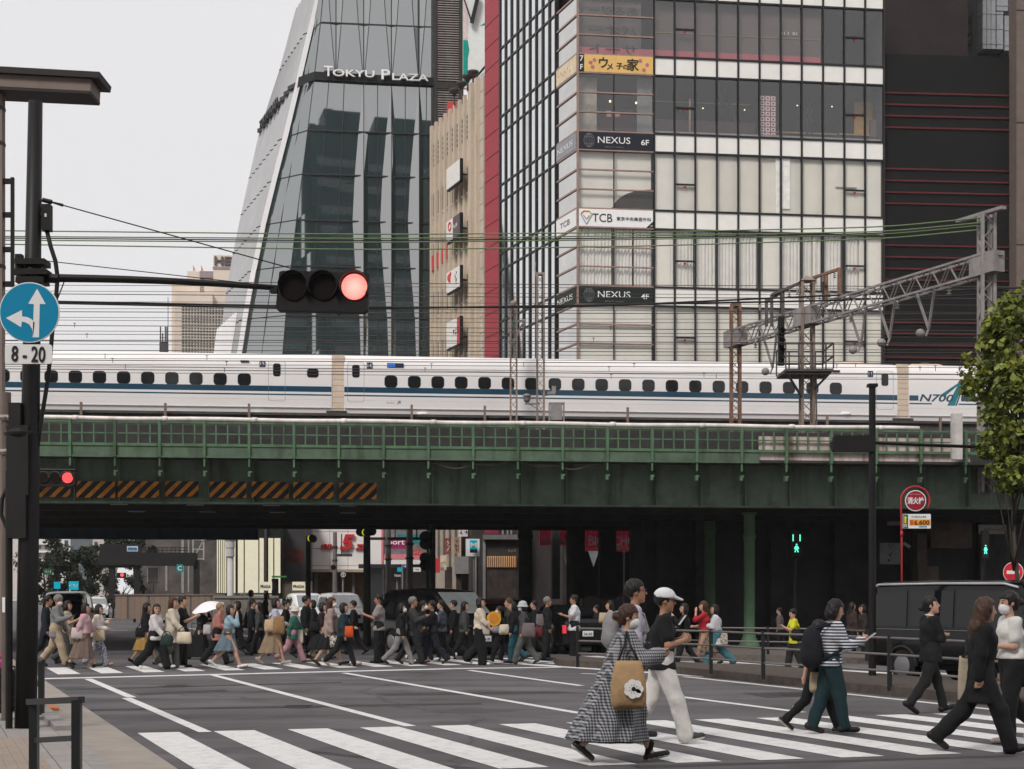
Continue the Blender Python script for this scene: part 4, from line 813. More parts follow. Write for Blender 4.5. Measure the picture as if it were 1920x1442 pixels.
for i in range(len(lev) - 1):
    y0, y1 = lev[i], lev[i + 1]
    if (y0, y1) == (152, 166):
        fac([tp(LX(y0) - 2, y0 - 2, 1.7), tp(FX(y0), y0 - 2, .1), tp(FX(y1), y1 + 3, .1), tp(LX(y1) - 2, y1 + 6, 1.7)][::-1]); fac([tp(FX(y0), y0 - 2, .15), tp(edgeR(y0), y0, .15), tp(edgeR(y1), y1, .15), tp(FX(y1), y1 + 3, .15)][::-1]); continue
    # strip turned towards the left street
    fac([tp(LX(y0), y0, 1.6), tp(FX(y0), y0, 0), tp(FX(y1), y1, 0), tp(LX(y1), y1, 1.6)][::-1])
    for t_ in (0, .5, 1): bar_(tp(LX(y0) + (FX(y0) - LX(y0)) * t_, y0, 1.6 * (1 - t_) - .02), tp(LX(y1) + (FX(y1) - LX(y1)) * t_, y1, 1.6 * (1 - t_) - .02))
    bar_(tp(LX(y1), y1, 1.58), tp(FX(y1), y1, -.02))
    if y0 >= 166:
        e0, e1 = edgeR(y0), edgeR(y1); prev0, prev1 = FX(y0), FX(y1)
        fac([tp(FX(y0), y0, 0), tp(682 - lstrip(y0), y0, .1), tp(682 - lstrip(y1), y1, .1), tp(FX(y1), y1, 0)][::-1])
        for t_ in (.33, .66): bar_(tp(FX(y0) + (675 - FX(y0)) * t_, y0, .03), tp(FX(y1) + (675 - FX(y1)) * t_, y1, .03), .05)
        for j, m_ in enumerate(ms):
            n0 = ms[j + 1] if j < 2 else 838; 
            fac([tp(m_ - lstrip(y0), y0, .1), tp(m_, y0, .1 - lstrip(y0) * .013), tp(m_, y1, .1 - lstrip(y1) * .013), tp(m_ - lstrip(y1), y1, .1)][::-1])
            fac([tp(m_, y0, .1 - lstrip(y0) * .013), tp(m_ + tri(y0), y0, .1), tp(m_ + tri(y1), y1, .1), tp(m_, y1, .1 - lstrip(y1) * .013)][::-1])
            r0 = min(n0 - lstrip(y0), e0); r1 = min(n0 - lstrip(y1), e1)
            fac([tp(m_ + tri(y0), y0, .1), tp(r0, y0, .1), tp(r1, y1, .1), tp(m_ + tri(y1), y1, .1)][::-1])
            bar_(tp(m_, y0, .08 - lstrip(y0) * .013), tp(m_, y1, .08 - lstrip(y1) * .013)); bar_(tp((m_ + n0) / 2 if j < 2 else 800, y0, .08), tp((m_ + n0) / 2 if j < 2 else 799, y1, .08), .05)
    else:
        e0, e1 = edgeR(y0), edgeR(y1); k0, k1 = (1 if y0 < 0 else .55), (.55 if y1 < 100 else .08)
        xs_ = [630, 682, 734, 786]
        A0 = [FX(y0)]; A1 = [FX(y1)]; W0 = [0]; W1 = [0]
        for m_ in xs_:
            A0 += [m_ - 18 * k0, m_, m_ + 18 * k0]; A1 += [m_ - 18 * k1, m_, m_ + 18 * k1]; W0 += [0, .12 * k0, 0]; W1 += [0, .12 * k1, 0]
        A0.append(e0 + 1); A1.append(e1 + 1); W0.append(0); W1.append(0)
        for j in range(len(A0) - 1):
            fac([tp(A0[j], y0, W0[j]), tp(A0[j + 1], y0, W0[j + 1]), tp(A1[j + 1], y1, W1[j + 1]), tp(A1[j], y1, W1[j])][::-1])
            bar_(tp(A0[j], y0, W0[j] - .02), tp(A1[j], y1, W1[j] - .02), .05)
    bar_(tp(FX(y1), y1, -.03), tp(edgeR(y1), y1, .03), .09)
glass.obj('folded_glass', TG_, tw); lines.obj('glazing_bars', TGL, tw)
b = B()      # sign band
b.add([tp(LX(152) - 3, 150, 1.0), tp(FX(152), 150, -.25), tp(FX(166), 165, -.25), tp(LX(166) - 3, 171, 1.0), tp(edgeR(152), 153, -.15), tp(edgeR(166), 167, -.15)], [(3, 2, 1, 0), (2, 5, 4, 1)]); b.obj('sign_band', black, tw)
text('T', 1.0, tp(616, 151, -.45), TWF.d, Z, white_paint, tw, 'lettering', bold=.015, depth=.1, width=.62)
for body, x, y, wd, sz in (('OKYU', 663, 153.3, 2.9, .66), ('P', 723, 153.3, .62, .98), ('LAZA', 769, 156.5, 2.55, .66)): text(body, sz, tp(x, y, -.45), TWF.d, Z, white_paint, tw, 'lettering', bold=.015, depth=.1, width=wd)
# left side: pleated pale panels going back along the street, white corner fin
sl_ = {-60: 7.6, 57: 8.6, 152: 11.6, 166: 11.8, 257: 11.4, 338: 10.6, 423: 9.8, 508: 9.0, 600: 8.0, 720: 7.2, 1010: 6}
side = B(); seam_ = B(); npl = 9; grid = []
for y in lev:
    p0 = tp(LX(y), y, 1.6); row = []
    for k in range(npl + 1):
        s_ = sl_[y] * k / npl; row.append(p0 + RD * s_ - RQ * .02); 
        if k < npl: row.append(p0 + RD * (s_ + sl_[y] / npl * .93) - RQ * .42)
    grid.append(row)
for i in range(len(lev) - 1):
    for k in range(len(grid[0]) - 1): side.add([grid[i][k], grid[i][k + 1], grid[i + 1][k + 1], grid[i + 1][k]], [(0, 1, 2, 3)])
side.obj('pleated_side', TPAN, tw)
for i, y in enumerate(lev):
    if i and lev[i] not in (152, 166):
        for k in range(0, len(grid[i]) - 1, 2): seam_.bar(grid[i][k], grid[i][k + 1], .06)
for k in range(0, len(grid[2]) - 1, 2): seam_.bar(grid[2][k] - Z * .25, grid[2][k + 1] - Z * .25, .55, .3)
seam_.obj('side_seam', TGL, tw)['kind'] = 'stuff'
s0 = grid[2][0] + RD * 3.5 - RQ * .75; text('TOKYU PLAZA', .8, s0 + RD * 3.4 - Z * .25, -RD, Z, dark_metal, tw, 'lettering', bold=.02, depth=.05, width=6.4)
fin = B()
for i in range(len(lev) - 1): fin.bar(tp(LX(lev[i]) - 3, lev[i], 1.45), tp(LX(lev[i + 1]) - 3, lev[i + 1], 1.45), .34, .34)
fin.obj('corner_fin', M('fin_white', (.86, .85, .86), .3, var=.03), tw)
b = B(); lo = B()
for k in range(9): p = grid[-2][2 * min(k, npl)] * 1; a = tp(LX(600) - 4, 590, 1.4) + RD * (k * .85) - RQ * .6; e = tp(LX(720) - 2, 700, 1.4) + RD * (k * .8) - RQ * .6; lo.bar(a, e, .18)
lo.obj('base_louvre', M('fin_white'), tw)
b = B(); b.fbox(TWF, TWF.u(600), TWF.u(812), 2, 22, 0, tz(-55)); b.obj('core', M('tower_core', (.05, .05, .055), .8), tw)
# louvred dark block to its right
LV = plane(27.0); lb = thing('louvred_block', 'dark vertical block of horizontal louvres beside the glass tower', 'building', LV.P(LV.u(840), 0, 0))
b = B(); x0, x1 = LV.u(815), LV.u(866); b.fbox(LV, x0, x1, .3, 10, 0, 46); b.obj('core', M('louvre_core', (.02, .019, .018), .7), lb)
b = B(); b.fbox(LV, x0, x0 + .16, -.2, .4, 0, 46); b.fbox(LV, x1 - .2, x1 + .1, -.2, .4, 0, 46); b.fbox(LV, x0, x1, -.22, .1, LV.z(840, 168), LV.z(840, 156)); b.obj('post', M('louvre_post', (.03, .027, .025), .6), lb)
b = B(); b.fbox(LV, LV.u(836), LV.u(850), .12, .28, 0, 46); b.obj('pale_strip', M('louvre_strip', (.45, .4, .38), .7), lb)
b = B(); z_ = 12.0
while z_ < 45.5: b.fbox(LV, x0 + .16, x1 - .2, -.12, .1, z_, z_ + .055); z_ += .163
b.obj('louvre', M('louvre_slat', (.30, .26, .25), .5, .3), lb)
# billboard structure over the beige roof
BS = plane(29.0); hb = thing('roof_billboard', 'white and teal roof billboard on black posts above the beige building', 'billboard', BS.P(BS.u(890), 0, 30))
b = B(); b.fbox(BS, BS.u(868.5), BS.u(925), 0, .4, BS.z(890, 165), 46); b.obj('panel', M('billboard_white', (.72, .76, .74), .5, var=.06), hb)
b = B(); b.fbox(BS, BS.u(868.5), BS.u(877), -.02, 0, BS.z(890, 160), BS.z(890, 76)); b.prism([BS.P(BS.u(877), -.015, BS.z(890, 110)), BS.P(BS.u(880), -.015, BS.z(890, 95)), BS.P(BS.u(877), -.015, BS.z(890, 76))], BS.n * .012); b.prism([BS.P(BS.u(900), -.015, BS.z(890, 48)), BS.P(BS.u(912), -.015, BS.z(890, 40)), BS.P(BS.u(912), -.015, BS.z(890, 46))], BS.n * .012); b.obj('teal_patch', M('teal', (.0, .30, .23), .5), hb)
b = B(); b.fbox(BS, BS.u(868.5), BS.u(877), -.02, 0, BS.z(890, 74), 45); b.obj('pink_patch', M('palepink', (.68, .56, .56), .5), hb)
b = B(); b.bar(BS.P(BS.u(896), -.3, BS.z(890, -6)), BS.P(BS.u(884), -.3, BS.z(890, 46)), .25); b.bar(BS.P(BS.u(870), -.3, BS.z(890, 4)), BS.P(BS.u(884), -.3, BS.z(890, 46)), .08); b.bar(BS.P(BS.u(890), -.3, BS.z(890, 150)), BS.P(BS.u(910), -.3, BS.z(890, 126)), .12); b.obj('strut', black, hb)
b = B(); b.fbox(BS, BS.u(843), BS.u(862), 2, 3, 20, BS.z(850, 172)); b.obj('red_box', M('poster_red'), hb)
# ================= black building with red lines, right =================
BBP = Frame(FB.P(uE + .06, 0, 0), (math.cos(R(4.2)), math.sin(R(4.2)))); bl = thing('black_building', 'black windowless building with thin red horizontal lines', 'building', BBP.P(4, 0, 0))
BLKW = M('black_cladding', (.005, .005, .005), .8, var=.2, vs=1, bump=.15, bs=8); a, c = 0, BBP.u(1907)
b = B(); b.fbox(BBP, a, c, .35, 9, 0, BBP.z(1700, 97)); b.obj('wall', BLKW, bl); rl_ = M('red_line', (.095, .013, .016), .5, var=.2, vs=2)
for y in (170, 192, 213, 235, 313, 335, 357, 378, 457, 479, 501, 522, 602, 623, 645, 668): b = B(); z_ = BBP.z(1665, y); b.fbox(BBP, a + .05, c, .28, .35, z_ - .045, z_ + .045); b.obj('red_line', rl_, bl)
ub = thing('brown_tower', 'dark brown plain tower block rising behind the black building', 'building', BBP.P(3, 12, 0)); b = B(); b.fbox(BBP, a + .1, BBP.off(9.2).u(1815), 9.2, 16, 0, 46); b.obj('wall', M('brown_black', (.030, .022, .022), .7, var=.2, vs=1), ub)
b = B(); 
for i in range(4): b.fbox(BBP, a + .1, BBP.off(9.2).u(1815), 9.17, 9.2, 30 + i * 4, 30.05 + i * 4)
b.obj('panel_joint', black, ub)
gy = thing('grey_building', 'dark grey building with stacked pale ventilation ducts at upper right', 'building', BBP.P(11, 20, 0)); GB = BBP.off(14); b = B(); b.fbox(GB, GB.u(1780), GB.u(1915), .5, 10, 0, 52); b.obj('wall', M('slate_wall', (.07, .075, .085), .7, var=.15), gy)
b = B(); b.fbox(GB, GB.u(1818), GB.u(1827), .35, .5, GB.z(1820, 80), GB.z(1820, 25)); b.obj('window', dkw, gy); DUCT = M('duct_zinc', (.33, .34, .36), .45, .3, var=.15)
for x0, x1, y0, y1 in ((1838, 1845, 96, -20), (1846, 1853, 96, -20), (1854, 1862, 96, -20), (1864, 1885, 24, -20), (1864, 1876, 96, 26), (1879, 1902, 98, 33)):
    b = B(); z0, z1 = GB.z(1850, y0), GB.z(1850, y1); b.fbox(GB, GB.u(x0), GB.u(x1), -.4, .5, z0, z1); z_ = z0 + .3
    while z_ < z1: b.fbox(GB, GB.u(x0) - .02, GB.u(x1) + .02, -.43, .5, z_, z_ + .05); z_ += .95
    b.obj('duct', DUCT, gy)
EB = BBP.off(-.6); eb = thing('brown_edge_building', 'plain brown building filling the extreme right edge', 'building', EB.P(EB.u(1940), 0, 0)); b = B(); b.fbox(EB, EB.u(1906), EB.u(2250), 0, 1.0, 0, 46); b.obj('wall', M('warm_brown_wall', (.15, .115, .10), .8, var=.12, vs=2), eb)
b = B(); 
for z_ in (14, 20.5, 27, 33): b.fbox(EB, EB.u(1906), EB.u(2250), -.01, .0, z_, z_ + .06)
b.obj('wall_joint', black, eb)

# ================= beige store far behind on the left =================
HS = plane(15.5); hz = lambda y: HS.z(400, y); he = thing('beige_store', 'distant beige department store with HERMES roof letters beyond the glass tower', 'building', HS.P(HS.u(400), 0, 0))
BG = M('far_beige', (.68, .585, .50), .75, var=.06, vs=.4); 
b = B(); b.fbox(HS, HS.u(400), HS.u(520), 0, 10, 0, hz(478)); b.fbox(HS, HS.u(318), HS.u(400), 2, 12, 0, hz(528)); b.fbox(HS, HS.u(374), HS.u(400), .5, 8, 0, hz(512)); b.fbox(HS, HS.u(330), HS.u(400), -1, 2, 0, hz(552)); b.fbox(HS, HS.u(350), HS.u(382), .5, 3, 0, hz(508)); b.obj('wall', BG, he)
b = B(); b.fbox(HS, HS.u(374), HS.u(400), .2, .5, hz(520), hz(508)); b.fbox(HS, HS.u(399), HS.u(460), -.05, 0, hz(505), hz(500)); b.obj('shadow_band', M('far_plum', (.3, .24, .25), .7), he)
text('HERMES', 1.35, HS.P(HS.u(448), -.1, hz(489)), HS.d, Z, M('far_letter', (.10, .085, .09), .6), he, bold=.03, depth=.1, width=5.7)
grd = B(); gw = M('far_grid', (.52, .47, .41), .6); x = 343
b = B(); b.fbox(HS, HS.u(343), HS.u(470), -1.15, -.8, 0, hz(578)); b.obj('glass_block_wall', M('far_glass', (.13, .125, .11), .2, var=.5, vs=.5), he)
while x < 470: grd.fbox(HS, HS.u(x) - .05, HS.u(x) + .05, -1.22, -1.15, 0, hz(578)); x += 5.6
y = 578
while y < 700: grd.fbox(HS, HS.u(343), HS.u(470), -1.23, -1.15, hz(y) - .05, hz(y) + .05); y += 5.6
grd.obj('glass_block_grid', gw, he)
for x in (361, 376): b = B(); b.tube([HS.P(HS.u(x), 1, hz(510)), HS.P(HS.u(x), 1, hz(496))], .05); b.prism([HS.P(HS.u(x), .9, hz(505)), HS.P(HS.u(x) + .25, .9, hz(505)), HS.P(HS.u(x), .9, hz(495))], (0, .1, 0)); b.obj('flag', M('flag_orange', (.6, .25, .1), .7), he)
t = thing('rooftop_antenna', 'small dark rooftop antenna frame left of the beige store', 'antenna', HS.P(HS.u(310), -2, 0)); b = B()
b.fbox(HS, HS.u(303), HS.u(318), -2, -1, 0, hz(648))
for x in (305, 309, 314, 317): b.fbox(HS, HS.u(x) - .07, HS.u(x) + .07, -2, -1.9, hz(650), hz(632 - (x % 3) * 6))
b.fbox(HS, HS.u(303), HS.u(318), -2, -1.9, hz(641), hz(640)); b.fbox(HS, HS.u(318.5), HS.u(319.5), -2, -1.9, 0, hz(565)); b.obj('frame', M('antenna_dark', (.06, .055, .055), .7), t)
# ================= office towers behind the viewer (they show in the glass) =================
OT = M('office_dark', (.035, .035, .035), .7, var=.3, vs=.08)
for x0, x1, y0, h_, lab in ((-13, 3, -42, 84, 'dark office tower behind the viewer, mirrored in the folded glass'), (5, 26, -40, 80, 'wide dark office block behind the viewer, mirrored low in the folded glass'), (-44, -18, -46, 62, 'low dark office block behind the viewer, mirrored at the tower corner')):
    t = thing('office_block', lab, 'building', ((x0 + x1) / 2, y0, 0)); b = B(); b.box((x0, y0 - 14, 0), (x1, y0, h_)); b.box((x0 + 3, y0 - 12, h_), (x1 - 6, y0 - 4, h_ + 4)); b.obj('wall', OT, t)
    b = B(); z_ = 5
    while z_ < h_ - 3: b.box((x0 + 1, y0, z_), (x1 - 1, y0 + .15, z_ + 1.3)); z_ += 3.8
    b.obj('window_band', dkw, t)
# ================= street seen through the bridge =================
def PL(S, deg=6.05): return Frame((0, F / S), (math.cos(R(deg)), math.sin(R(deg))))
def fb(fr, x0, x1, y0, y1, w0, w1, b=None):
    b = B() if b is None else b; xm = (x0 + x1) / 2; return b.fbox(fr, fr.u(x0), fr.u(x1), w0, w1, fr.z(xm, y1), fr.z(xm, y0))
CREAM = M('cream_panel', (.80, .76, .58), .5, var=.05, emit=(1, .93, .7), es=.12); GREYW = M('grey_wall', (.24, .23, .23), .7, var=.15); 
# white corner store
W1 = PL(29); ws = thing('white_store', 'white panelled store front with red GINZA 5 lettering seen under the bridge', 'building', W1.P(W1.u(640), 0, 0))
b = fb(W1, 530, 692, 960, 1071, 0, 6); b.obj('wall', M('store_white', (.80, .77, .76), .6, var=.06, vs=1), ws)
b = B()
for x in (618, 652): fb(W1, x, x + .8, 960, 1071, -.01, .0, b)
for y in (996, 1028, 1060): fb(W1, 560, 692, y, y + .8, -.01, .0, b)
b.obj('panel_joint', M('joint_grey', (.3, .28, .27), .8), ws)
b = fb(W1, 530, 692, 1071, 1123, 1.5, 6); b.obj('shop_interior', M('ochre_interior', (.22, .15, .07), .8, var=.4, vs=1.5), ws); b = fb(W1, 530, 692, 1068, 1073, -.8, 1); b.obj('canopy', M('canopy_beige', (.4, .32, .24), .7), ws)
b = B()
for x in (590, 622, 660, 688): fb(W1, x, x + 5, 1073, 1123, .1, .4, b)
b.obj('pillar', GREYW, ws)
for body, x, y, wd, sz in (('GIN', 616, 1025, 1.0, .42), ('ZA', 678, 1025, .78, .42)): text(body, sz, W1.P(W1.u(x), -.1, W1.z(x, y)), W1.d, Z, M('logo_red', (.55, .03, .04), .4), ws, 'lettering', bold=.035, shear=.2, depth=.08, width=wd)
text('5', 1.32, W1.P(W1.u(651), -.15, W1.z(651, 1017)), W1.d, Z, M('logo_red'), ws, 'lettering', bold=.04, shear=.25, depth=.08, width=.95)
# dark flank next to it and cream striped store
W2 = PL(30); ds = thing('dark_storefront', 'dark grey store flank with a dim red mark beside the cream striped store', 'building', W2.P(W2.u(555), 0, 0))
fb(W2, 527, 583, 960, 1090, 0, 4).obj('wall', M('dark_flank', (.05, .048, .05), .4, var=.3, vs=1), ds); fb(W2, 536, 570, 1030, 1055, -.02, 0).obj('red_mark', M('dim_red', (.09, .02, .02), .6, var=.5, vs=3), ds); fb(W2, 527, 583, 1090, 1123, .2, 4).obj('base', M('cream_base', (.62, .57, .44), .6), ds)
W3 = PL(31); cs = thing('cream_store', 'cream striped luxury store front with dark gaps between tall panels', 'building', W3.P(W3.u(465), 0, 0)); fb(W3, 404, 529, 980, 1123, .3, 6).obj('wall', M('store_black', (.012, .016, .016), .3), cs)
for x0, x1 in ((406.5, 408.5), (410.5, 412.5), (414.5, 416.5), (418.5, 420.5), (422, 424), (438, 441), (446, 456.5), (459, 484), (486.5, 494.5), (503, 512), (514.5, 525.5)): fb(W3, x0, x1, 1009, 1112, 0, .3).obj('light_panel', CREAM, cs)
fb(W3, 496, 500, 985, 1115, -.1, .3).obj('drain_pipe', M('pipe_brown', (.06, .05, .05), .6), cs)
for x, y, wd, S in ((498, 1099.5, .58, 31.8), (560, 1099.5, .64, 31.8)):
    q_ = PL(S); s_ = thing('store_sign', 'cream sign panel with black PRADA lettering, %s' % ('half hidden by traffic' if x < 520 else 'below the dark storefront'), 'sign', q_.P(q_.u(x), 0, q_.z(x, 1106))); fb(q_, x - 12, x + 12, 1091, 1107, 0, .1).obj('panel', CREAM, s_); text('PRADA', .23, q_.P(q_.u(x), -.02, q_.z(x, y)), q_.d, Z, INK, s_, width=wd, bold=.02)
fb(PL(31.6), 511, 538, 1080, 1083, -.8, .4).obj('awning', M('green_awning', (.04, .2, .06), .7), cs); fb(PL(31.5), 510, 522, 1085, 1122, -.4, .2).obj('doorway', black, cs)
# white classical column
cl = thing('stone_column', 'pale round column with a stepped capital before the cream stripes', 'column', atS(431.5, HY, 33)); p = atS(431.5, HY, 33); b = B(); b.lathe((p.x, p.y, 0), [(.26, 0), (.26, .1), (.17, .3), (.165, 4.0)], 16); b.obj('shaft', M('column_grey_white', (.5, .48, .48), .7, var=.06), cl, True)
b = B(); b.lathe((p.x, p.y, 0), [(.165, 4.0), (.25, 4.05), (.24, 4.5), (.27, 4.55), (.26, 4.9), (.33, 5.0), (.33, 5.2)], 16); b.obj('capital', M('column_grey_white'), cl)
# low wall along the far pavement
bw = thing('brick_wall', 'low brown brick parapet wall beyond the bridge on the left', 'wall', at(280, 1140, 80)); q_ = PL(33); fb(q_, 216, 420, 1116, 1160, 0, .4).obj('wall', paver_mat('brown_bricks', (.22, .16, .125), (.28, .2, .15), .3, .12), bw); fb(q_, 214, 422, 1114, 1116.5, -.05, .45).obj('coping', M('coping_brown', (.2, .16, .13), .8), bw)
sw = thing('stone_wall', 'low pale stained stone wall behind the people with the parasol', 'wall', at(450, 1140, 72)); q_ = PL(35.5); fb(q_, 402, 520, 1121, 1175, 0, .4).obj('wall', M('pale_stone', (.5, .46, .4), .8, var=.3, vs=2, stain=.7), sw); fb(q_, 400, 522, 1117, 1121.5, -.06, .46).obj('coping', M('coping_pale', (.45, .42, .37), .8), sw)
# far blocks on the left
def block(label, S, x0, x1, ytop, mat, wins=(), name='far_building', base=1123, dep=8, wm=None):
    q_ = PL(S); t = thing(name, label, 'building', q_.P(q_.u((x0 + x1) / 2), 0, 0)); fb(q_, x0, x1, ytop, base + 2, 0, dep).obj('wall', mat, t)
    for x, y, wx, wy in wins: fb(q_, x, x + wx, y, y + wy, -.05, .0).obj('window', wm or dkw, t)
    return t, q_
PALE = M('far_white', (.72, .70, .68), .7, var=.06, vs=.5); FGREY = M('far_grey', (.40, .38, .36), .7, var=.1); FGLASS = M('far_curtain_glass', (.16, .20, .22), .1, var=.25, vs=.3)
t, q_ = block('far white block with rounded balconies at the left end of the street', 16, 20, 97, 985, M('far_offwhite', (.6, .55, .52), .7, var=.1), [(68, 1022, 9, 7), (84, 1023, 9, 7), (68, 1036, 9, 8), (84, 1037, 9, 8), (68, 1052, 9, 8), (84, 1052, 9, 8)])
for y in (1018, 1033): fb(q_, 66, 96, y, y + 3.4, -.6, 0).obj('balcony', PALE, t)
block('far white block with square dark windows and faint lettering', 17, 98, 132, 985, PALE, [(105, 1017, 8, 9), (121, 1013, 7, 13), (121, 1033, 7, 8), (104, 1037, 9, 6), (108, 1056, 8, 8)]); 
q_ = PL(17); glyphs(4, .22, q_.P(q_.u(107.5), -.06, q_.z(107, 1031)), q_.d, INK, bpy.data.objects['far_building.001'])
t, q_ = block('far blue-grey glass office block behind the trees', 17.5, 132, 174, 985, FGLASS); 
b = B()
for x in range(133, 174, 4): fb(q_, x, x + .6, 985, 1123, -.06, 0, b)
for y in (1012, 1030, 1048): fb(q_, 132, 174, y, y + .8, -.06, 0, b)
b.obj('mullion_grid', GREYW, t)
block('far narrow pale block with a column of dark windows', 18, 174, 196, 985, M('far_cream', (.55, .5, .45), .7, var=.1), [(177, 1016, 6, 9), (177, 1036, 6, 8), (177, 1054, 6, 8)])
block('far brownish office block right of the dark footbridge', 20, 262, 405, 985, M('far_brown_grey', (.10, .085, .08), .5, var=.5, vs=.7), [(276, 1066, 22, 26), (340, 1012, 5, 100), (310, 1058, 4, 50), (352, 1010, 3, 100)], wm=M('far_pane', (.3, .29, .29), .3, var=.2))
block('grey building closing the street behind the white store', 20, 690, 830, 985, FGREY)
# scaffold-like pale frames on it
t = thing('scaffold', 'pale steel scaffold frames on the brown block under the bridge', 'scaffold', at(372, 1030, 120)); b = B(); q_ = PL(22)
for x in (362, 382): b.bar(q_.at(x, 1003), q_.at(x, 1050), .1)
for y in (1012, 1030, 1048): b.bar(q_.at(362, y), q_.at(382, y), .08)
b.bar(q_.at(362, 1048), q_.at(382, 1012), .08); b.obj('frame', M('scaffold_pale', (.4, .38, .37), .6), t)
# dark pedestrian bridge / gate across the side road
t = thing('dark_footbridge', 'dark steel footbridge with stairs under the railway opening at left', 'footbridge', at(270, 1060, 100)); q_ = PL(27.5); b = fb(q_, 185, 366, 1036, 1060, 0, 1.5); fb(q_, 186, 262, 1020, 1064, .1, 1, b); b.obj('deck', M('footbridge_dark', (.016, .016, .016), .7), t)
for x in (203, 250, 362): fb(q_, x, x + 10, 1050, 1123, .2, .8).obj('pier', M('footbridge_dark'), t)
b = B()
for y in (1026, 1031): fb(q_, 262, 352, y, y + 1.5, .1, .2, b)
for x in range(264, 352, 8): fb(q_, x, x + .8, 1026, 1036, .1, .2, b)
b.obj('railing', M('footbridge_dark'), t)
def board(label, S, x0, x1, y0, y1, mat, body=None, tm=None, size=.3, name='street_sign', cat='sign', group=None, wd=None, post=None, frame=None):
    q_ = PL(S); t = thing(name, label, cat, q_.P(q_.u((x0 + x1) / 2), 0, q_.z(x0, y1)), group); fb(q_, x0, x1, y0, y1, 0, .08).obj('panel', mat, t)
    if frame: fb(q_, x0 - 1, x1 + 1, y0 - 1, y1 + 1, .02, .12).obj('frame', frame, t)
    pc_ = q_.P(q_.u((x0 + x1) / 2), -.03, q_.z(x0, (y0 + y1) / 2))
    if body and body[0] == '~': glyphs(int(body[1]), size, pc_, q_.d, tm or SW, t, body[-1] == 'v', int(x0))
    elif body: text(body, size, pc_, q_.d, Z, tm or SW, t, width=wd, bold=.02, depth=.006)
    if post: b = B(); a = q_.P(q_.u(post), .15, q_.z(x0, y0)); b.cyl((a.x, a.y, 0), a, .05); b.obj('post', M('post_grey', (.2, .19, .19), .6), t)
    return t
LB = M('sign_light_blue', (.45, .6, .72), .5); CY = M('sign_cyan', (.0, .36, .48), .4, emit=(0, .5, .62), es=.15); TEAL = M('sign_teal', (.0, .25, .24), .4)
board('small pale blue district name board above the dark footbridge', 28, 238, 258.5, 1024, 1034, LB, '数寄屋橋', M('sign_blue_ink', (.04, .1, .25), .5), .2, wd=.58)
board('cyan direction sign below the trees, right of two', 26, 129, 147, 1090, 1106, CY, '~3', SW, .22, post=138)
board('cyan direction sign below the trees, left of two', 26, 101, 113, 1091, 1104, CY, None, SW, .3, post=108)
board('dull green sign half hidden in the street trees', 27, 82, 98, 1066, 1078, M('sign_green', (.02, .10, .04), .5), '~2', SW, .2)
board('teal square bank sign on a bracket beside the dark footbridge', 29, 331, 343, 1058, 1073, TEAL, 'C', SW, .4)
board('large plain grey board standing behind the white van', 27, 277, 297, 1065, 1092, M('board_grey', (.5, .49, .49), .7), post=287, name='notice_board', cat='board')
# street trees
def tree(name, label, base, h, crown, n_, leaf, mats, trunk_r=.12, seed=1, group=None, flat=.8, limbs=6, clumps=16):
    """crown: (centre offset, radii)"""
    r_ = random.Random(seed); t = thing(name, label, 'tree', base, group); base = V(base); c = base + V(crown[0]); rad = V(crown[1]); b = B()
    top = c + V((0, 0, rad.z * .3)); b.tube([base, base.lerp(top, .35) + V((.1, .05, 0)), base.lerp(top, .7), top], [trunk_r, trunk_r * .8, trunk_r * .55, trunk_r * .2], 8)
    cl = []
    for i in range(clumps):
        while True:
            v = V((r_.uniform(-1, 1), r_.uniform(-1, 1), r_.uniform(-1, 1)))
            if .25 < v.length < 1: break
        v = v * (.6 + .5 * r_.random() ** 1.5) / max(.6, v.length); p = c + V((v.x * rad.x, v.y * rad.y, v.z * rad.z)); cl.append((p, r_.uniform(.16, .42) * min(rad)))
        if i < limbs * 2: s_ = base.lerp(top, r_.uniform(.45, .85)); b.tube([s_, s_.lerp(p, .5) + V((0, 0, .12)), p], [trunk_r * .35, trunk_r * .2, trunk_r * .06], 5)
    b.obj('trunk', M('bark', (.06, .05, .042), .9, var=.3, vs=6, bump=.4), t, True)
    lf = B()
    for i in range(n_):
        p, R_ = cl[r_.randrange(len(cl))]; d = V((r_.gauss(0, 1), r_.gauss(0, 1), r_.gauss(0, 1))); d.normalize(); p = p + d * R_ * (r_.random() ** .45); 
        s_ = leaf * r_.uniform(.6, 1.25); nrm = (d * .5 + V((r_.gauss(0, .6), r_.gauss(0, .6), .5 + r_.gauss(0, .5)))).normalized(); a = nrm.orthogonal().normalized(); a.rotate(Matrix.Rotation(r_.uniform(0, 6.28), 3, nrm)); e = nrm.cross(a); lf.k = r_.choice(range(len(mats)))
        if leaf > .06:      # a lobed leaf of three bent faces
            k_ = -nrm * s_ * .22
            lf.add([p - e * s_, p + a * s_ * .75 - e * s_ * .15 + k_, p + a * s_ * .5 + e * s_ * .35 + k_ * .6, p + e * s_ * 1.05, p - a * s_ * .5 + e * s_ * .35 + k_ * .6, p - a * s_ * .75 - e * s_ * .15 + k_], [(0, 1, 2, 3), (0, 3, 4, 5)])
        else: lf.add([p - a * s_, p - e * s_ * .7, p + a * s_, p + e * s_ * .7], [(0, 1, 2, 3)])
    lf.obj('crown', mats, t); return t
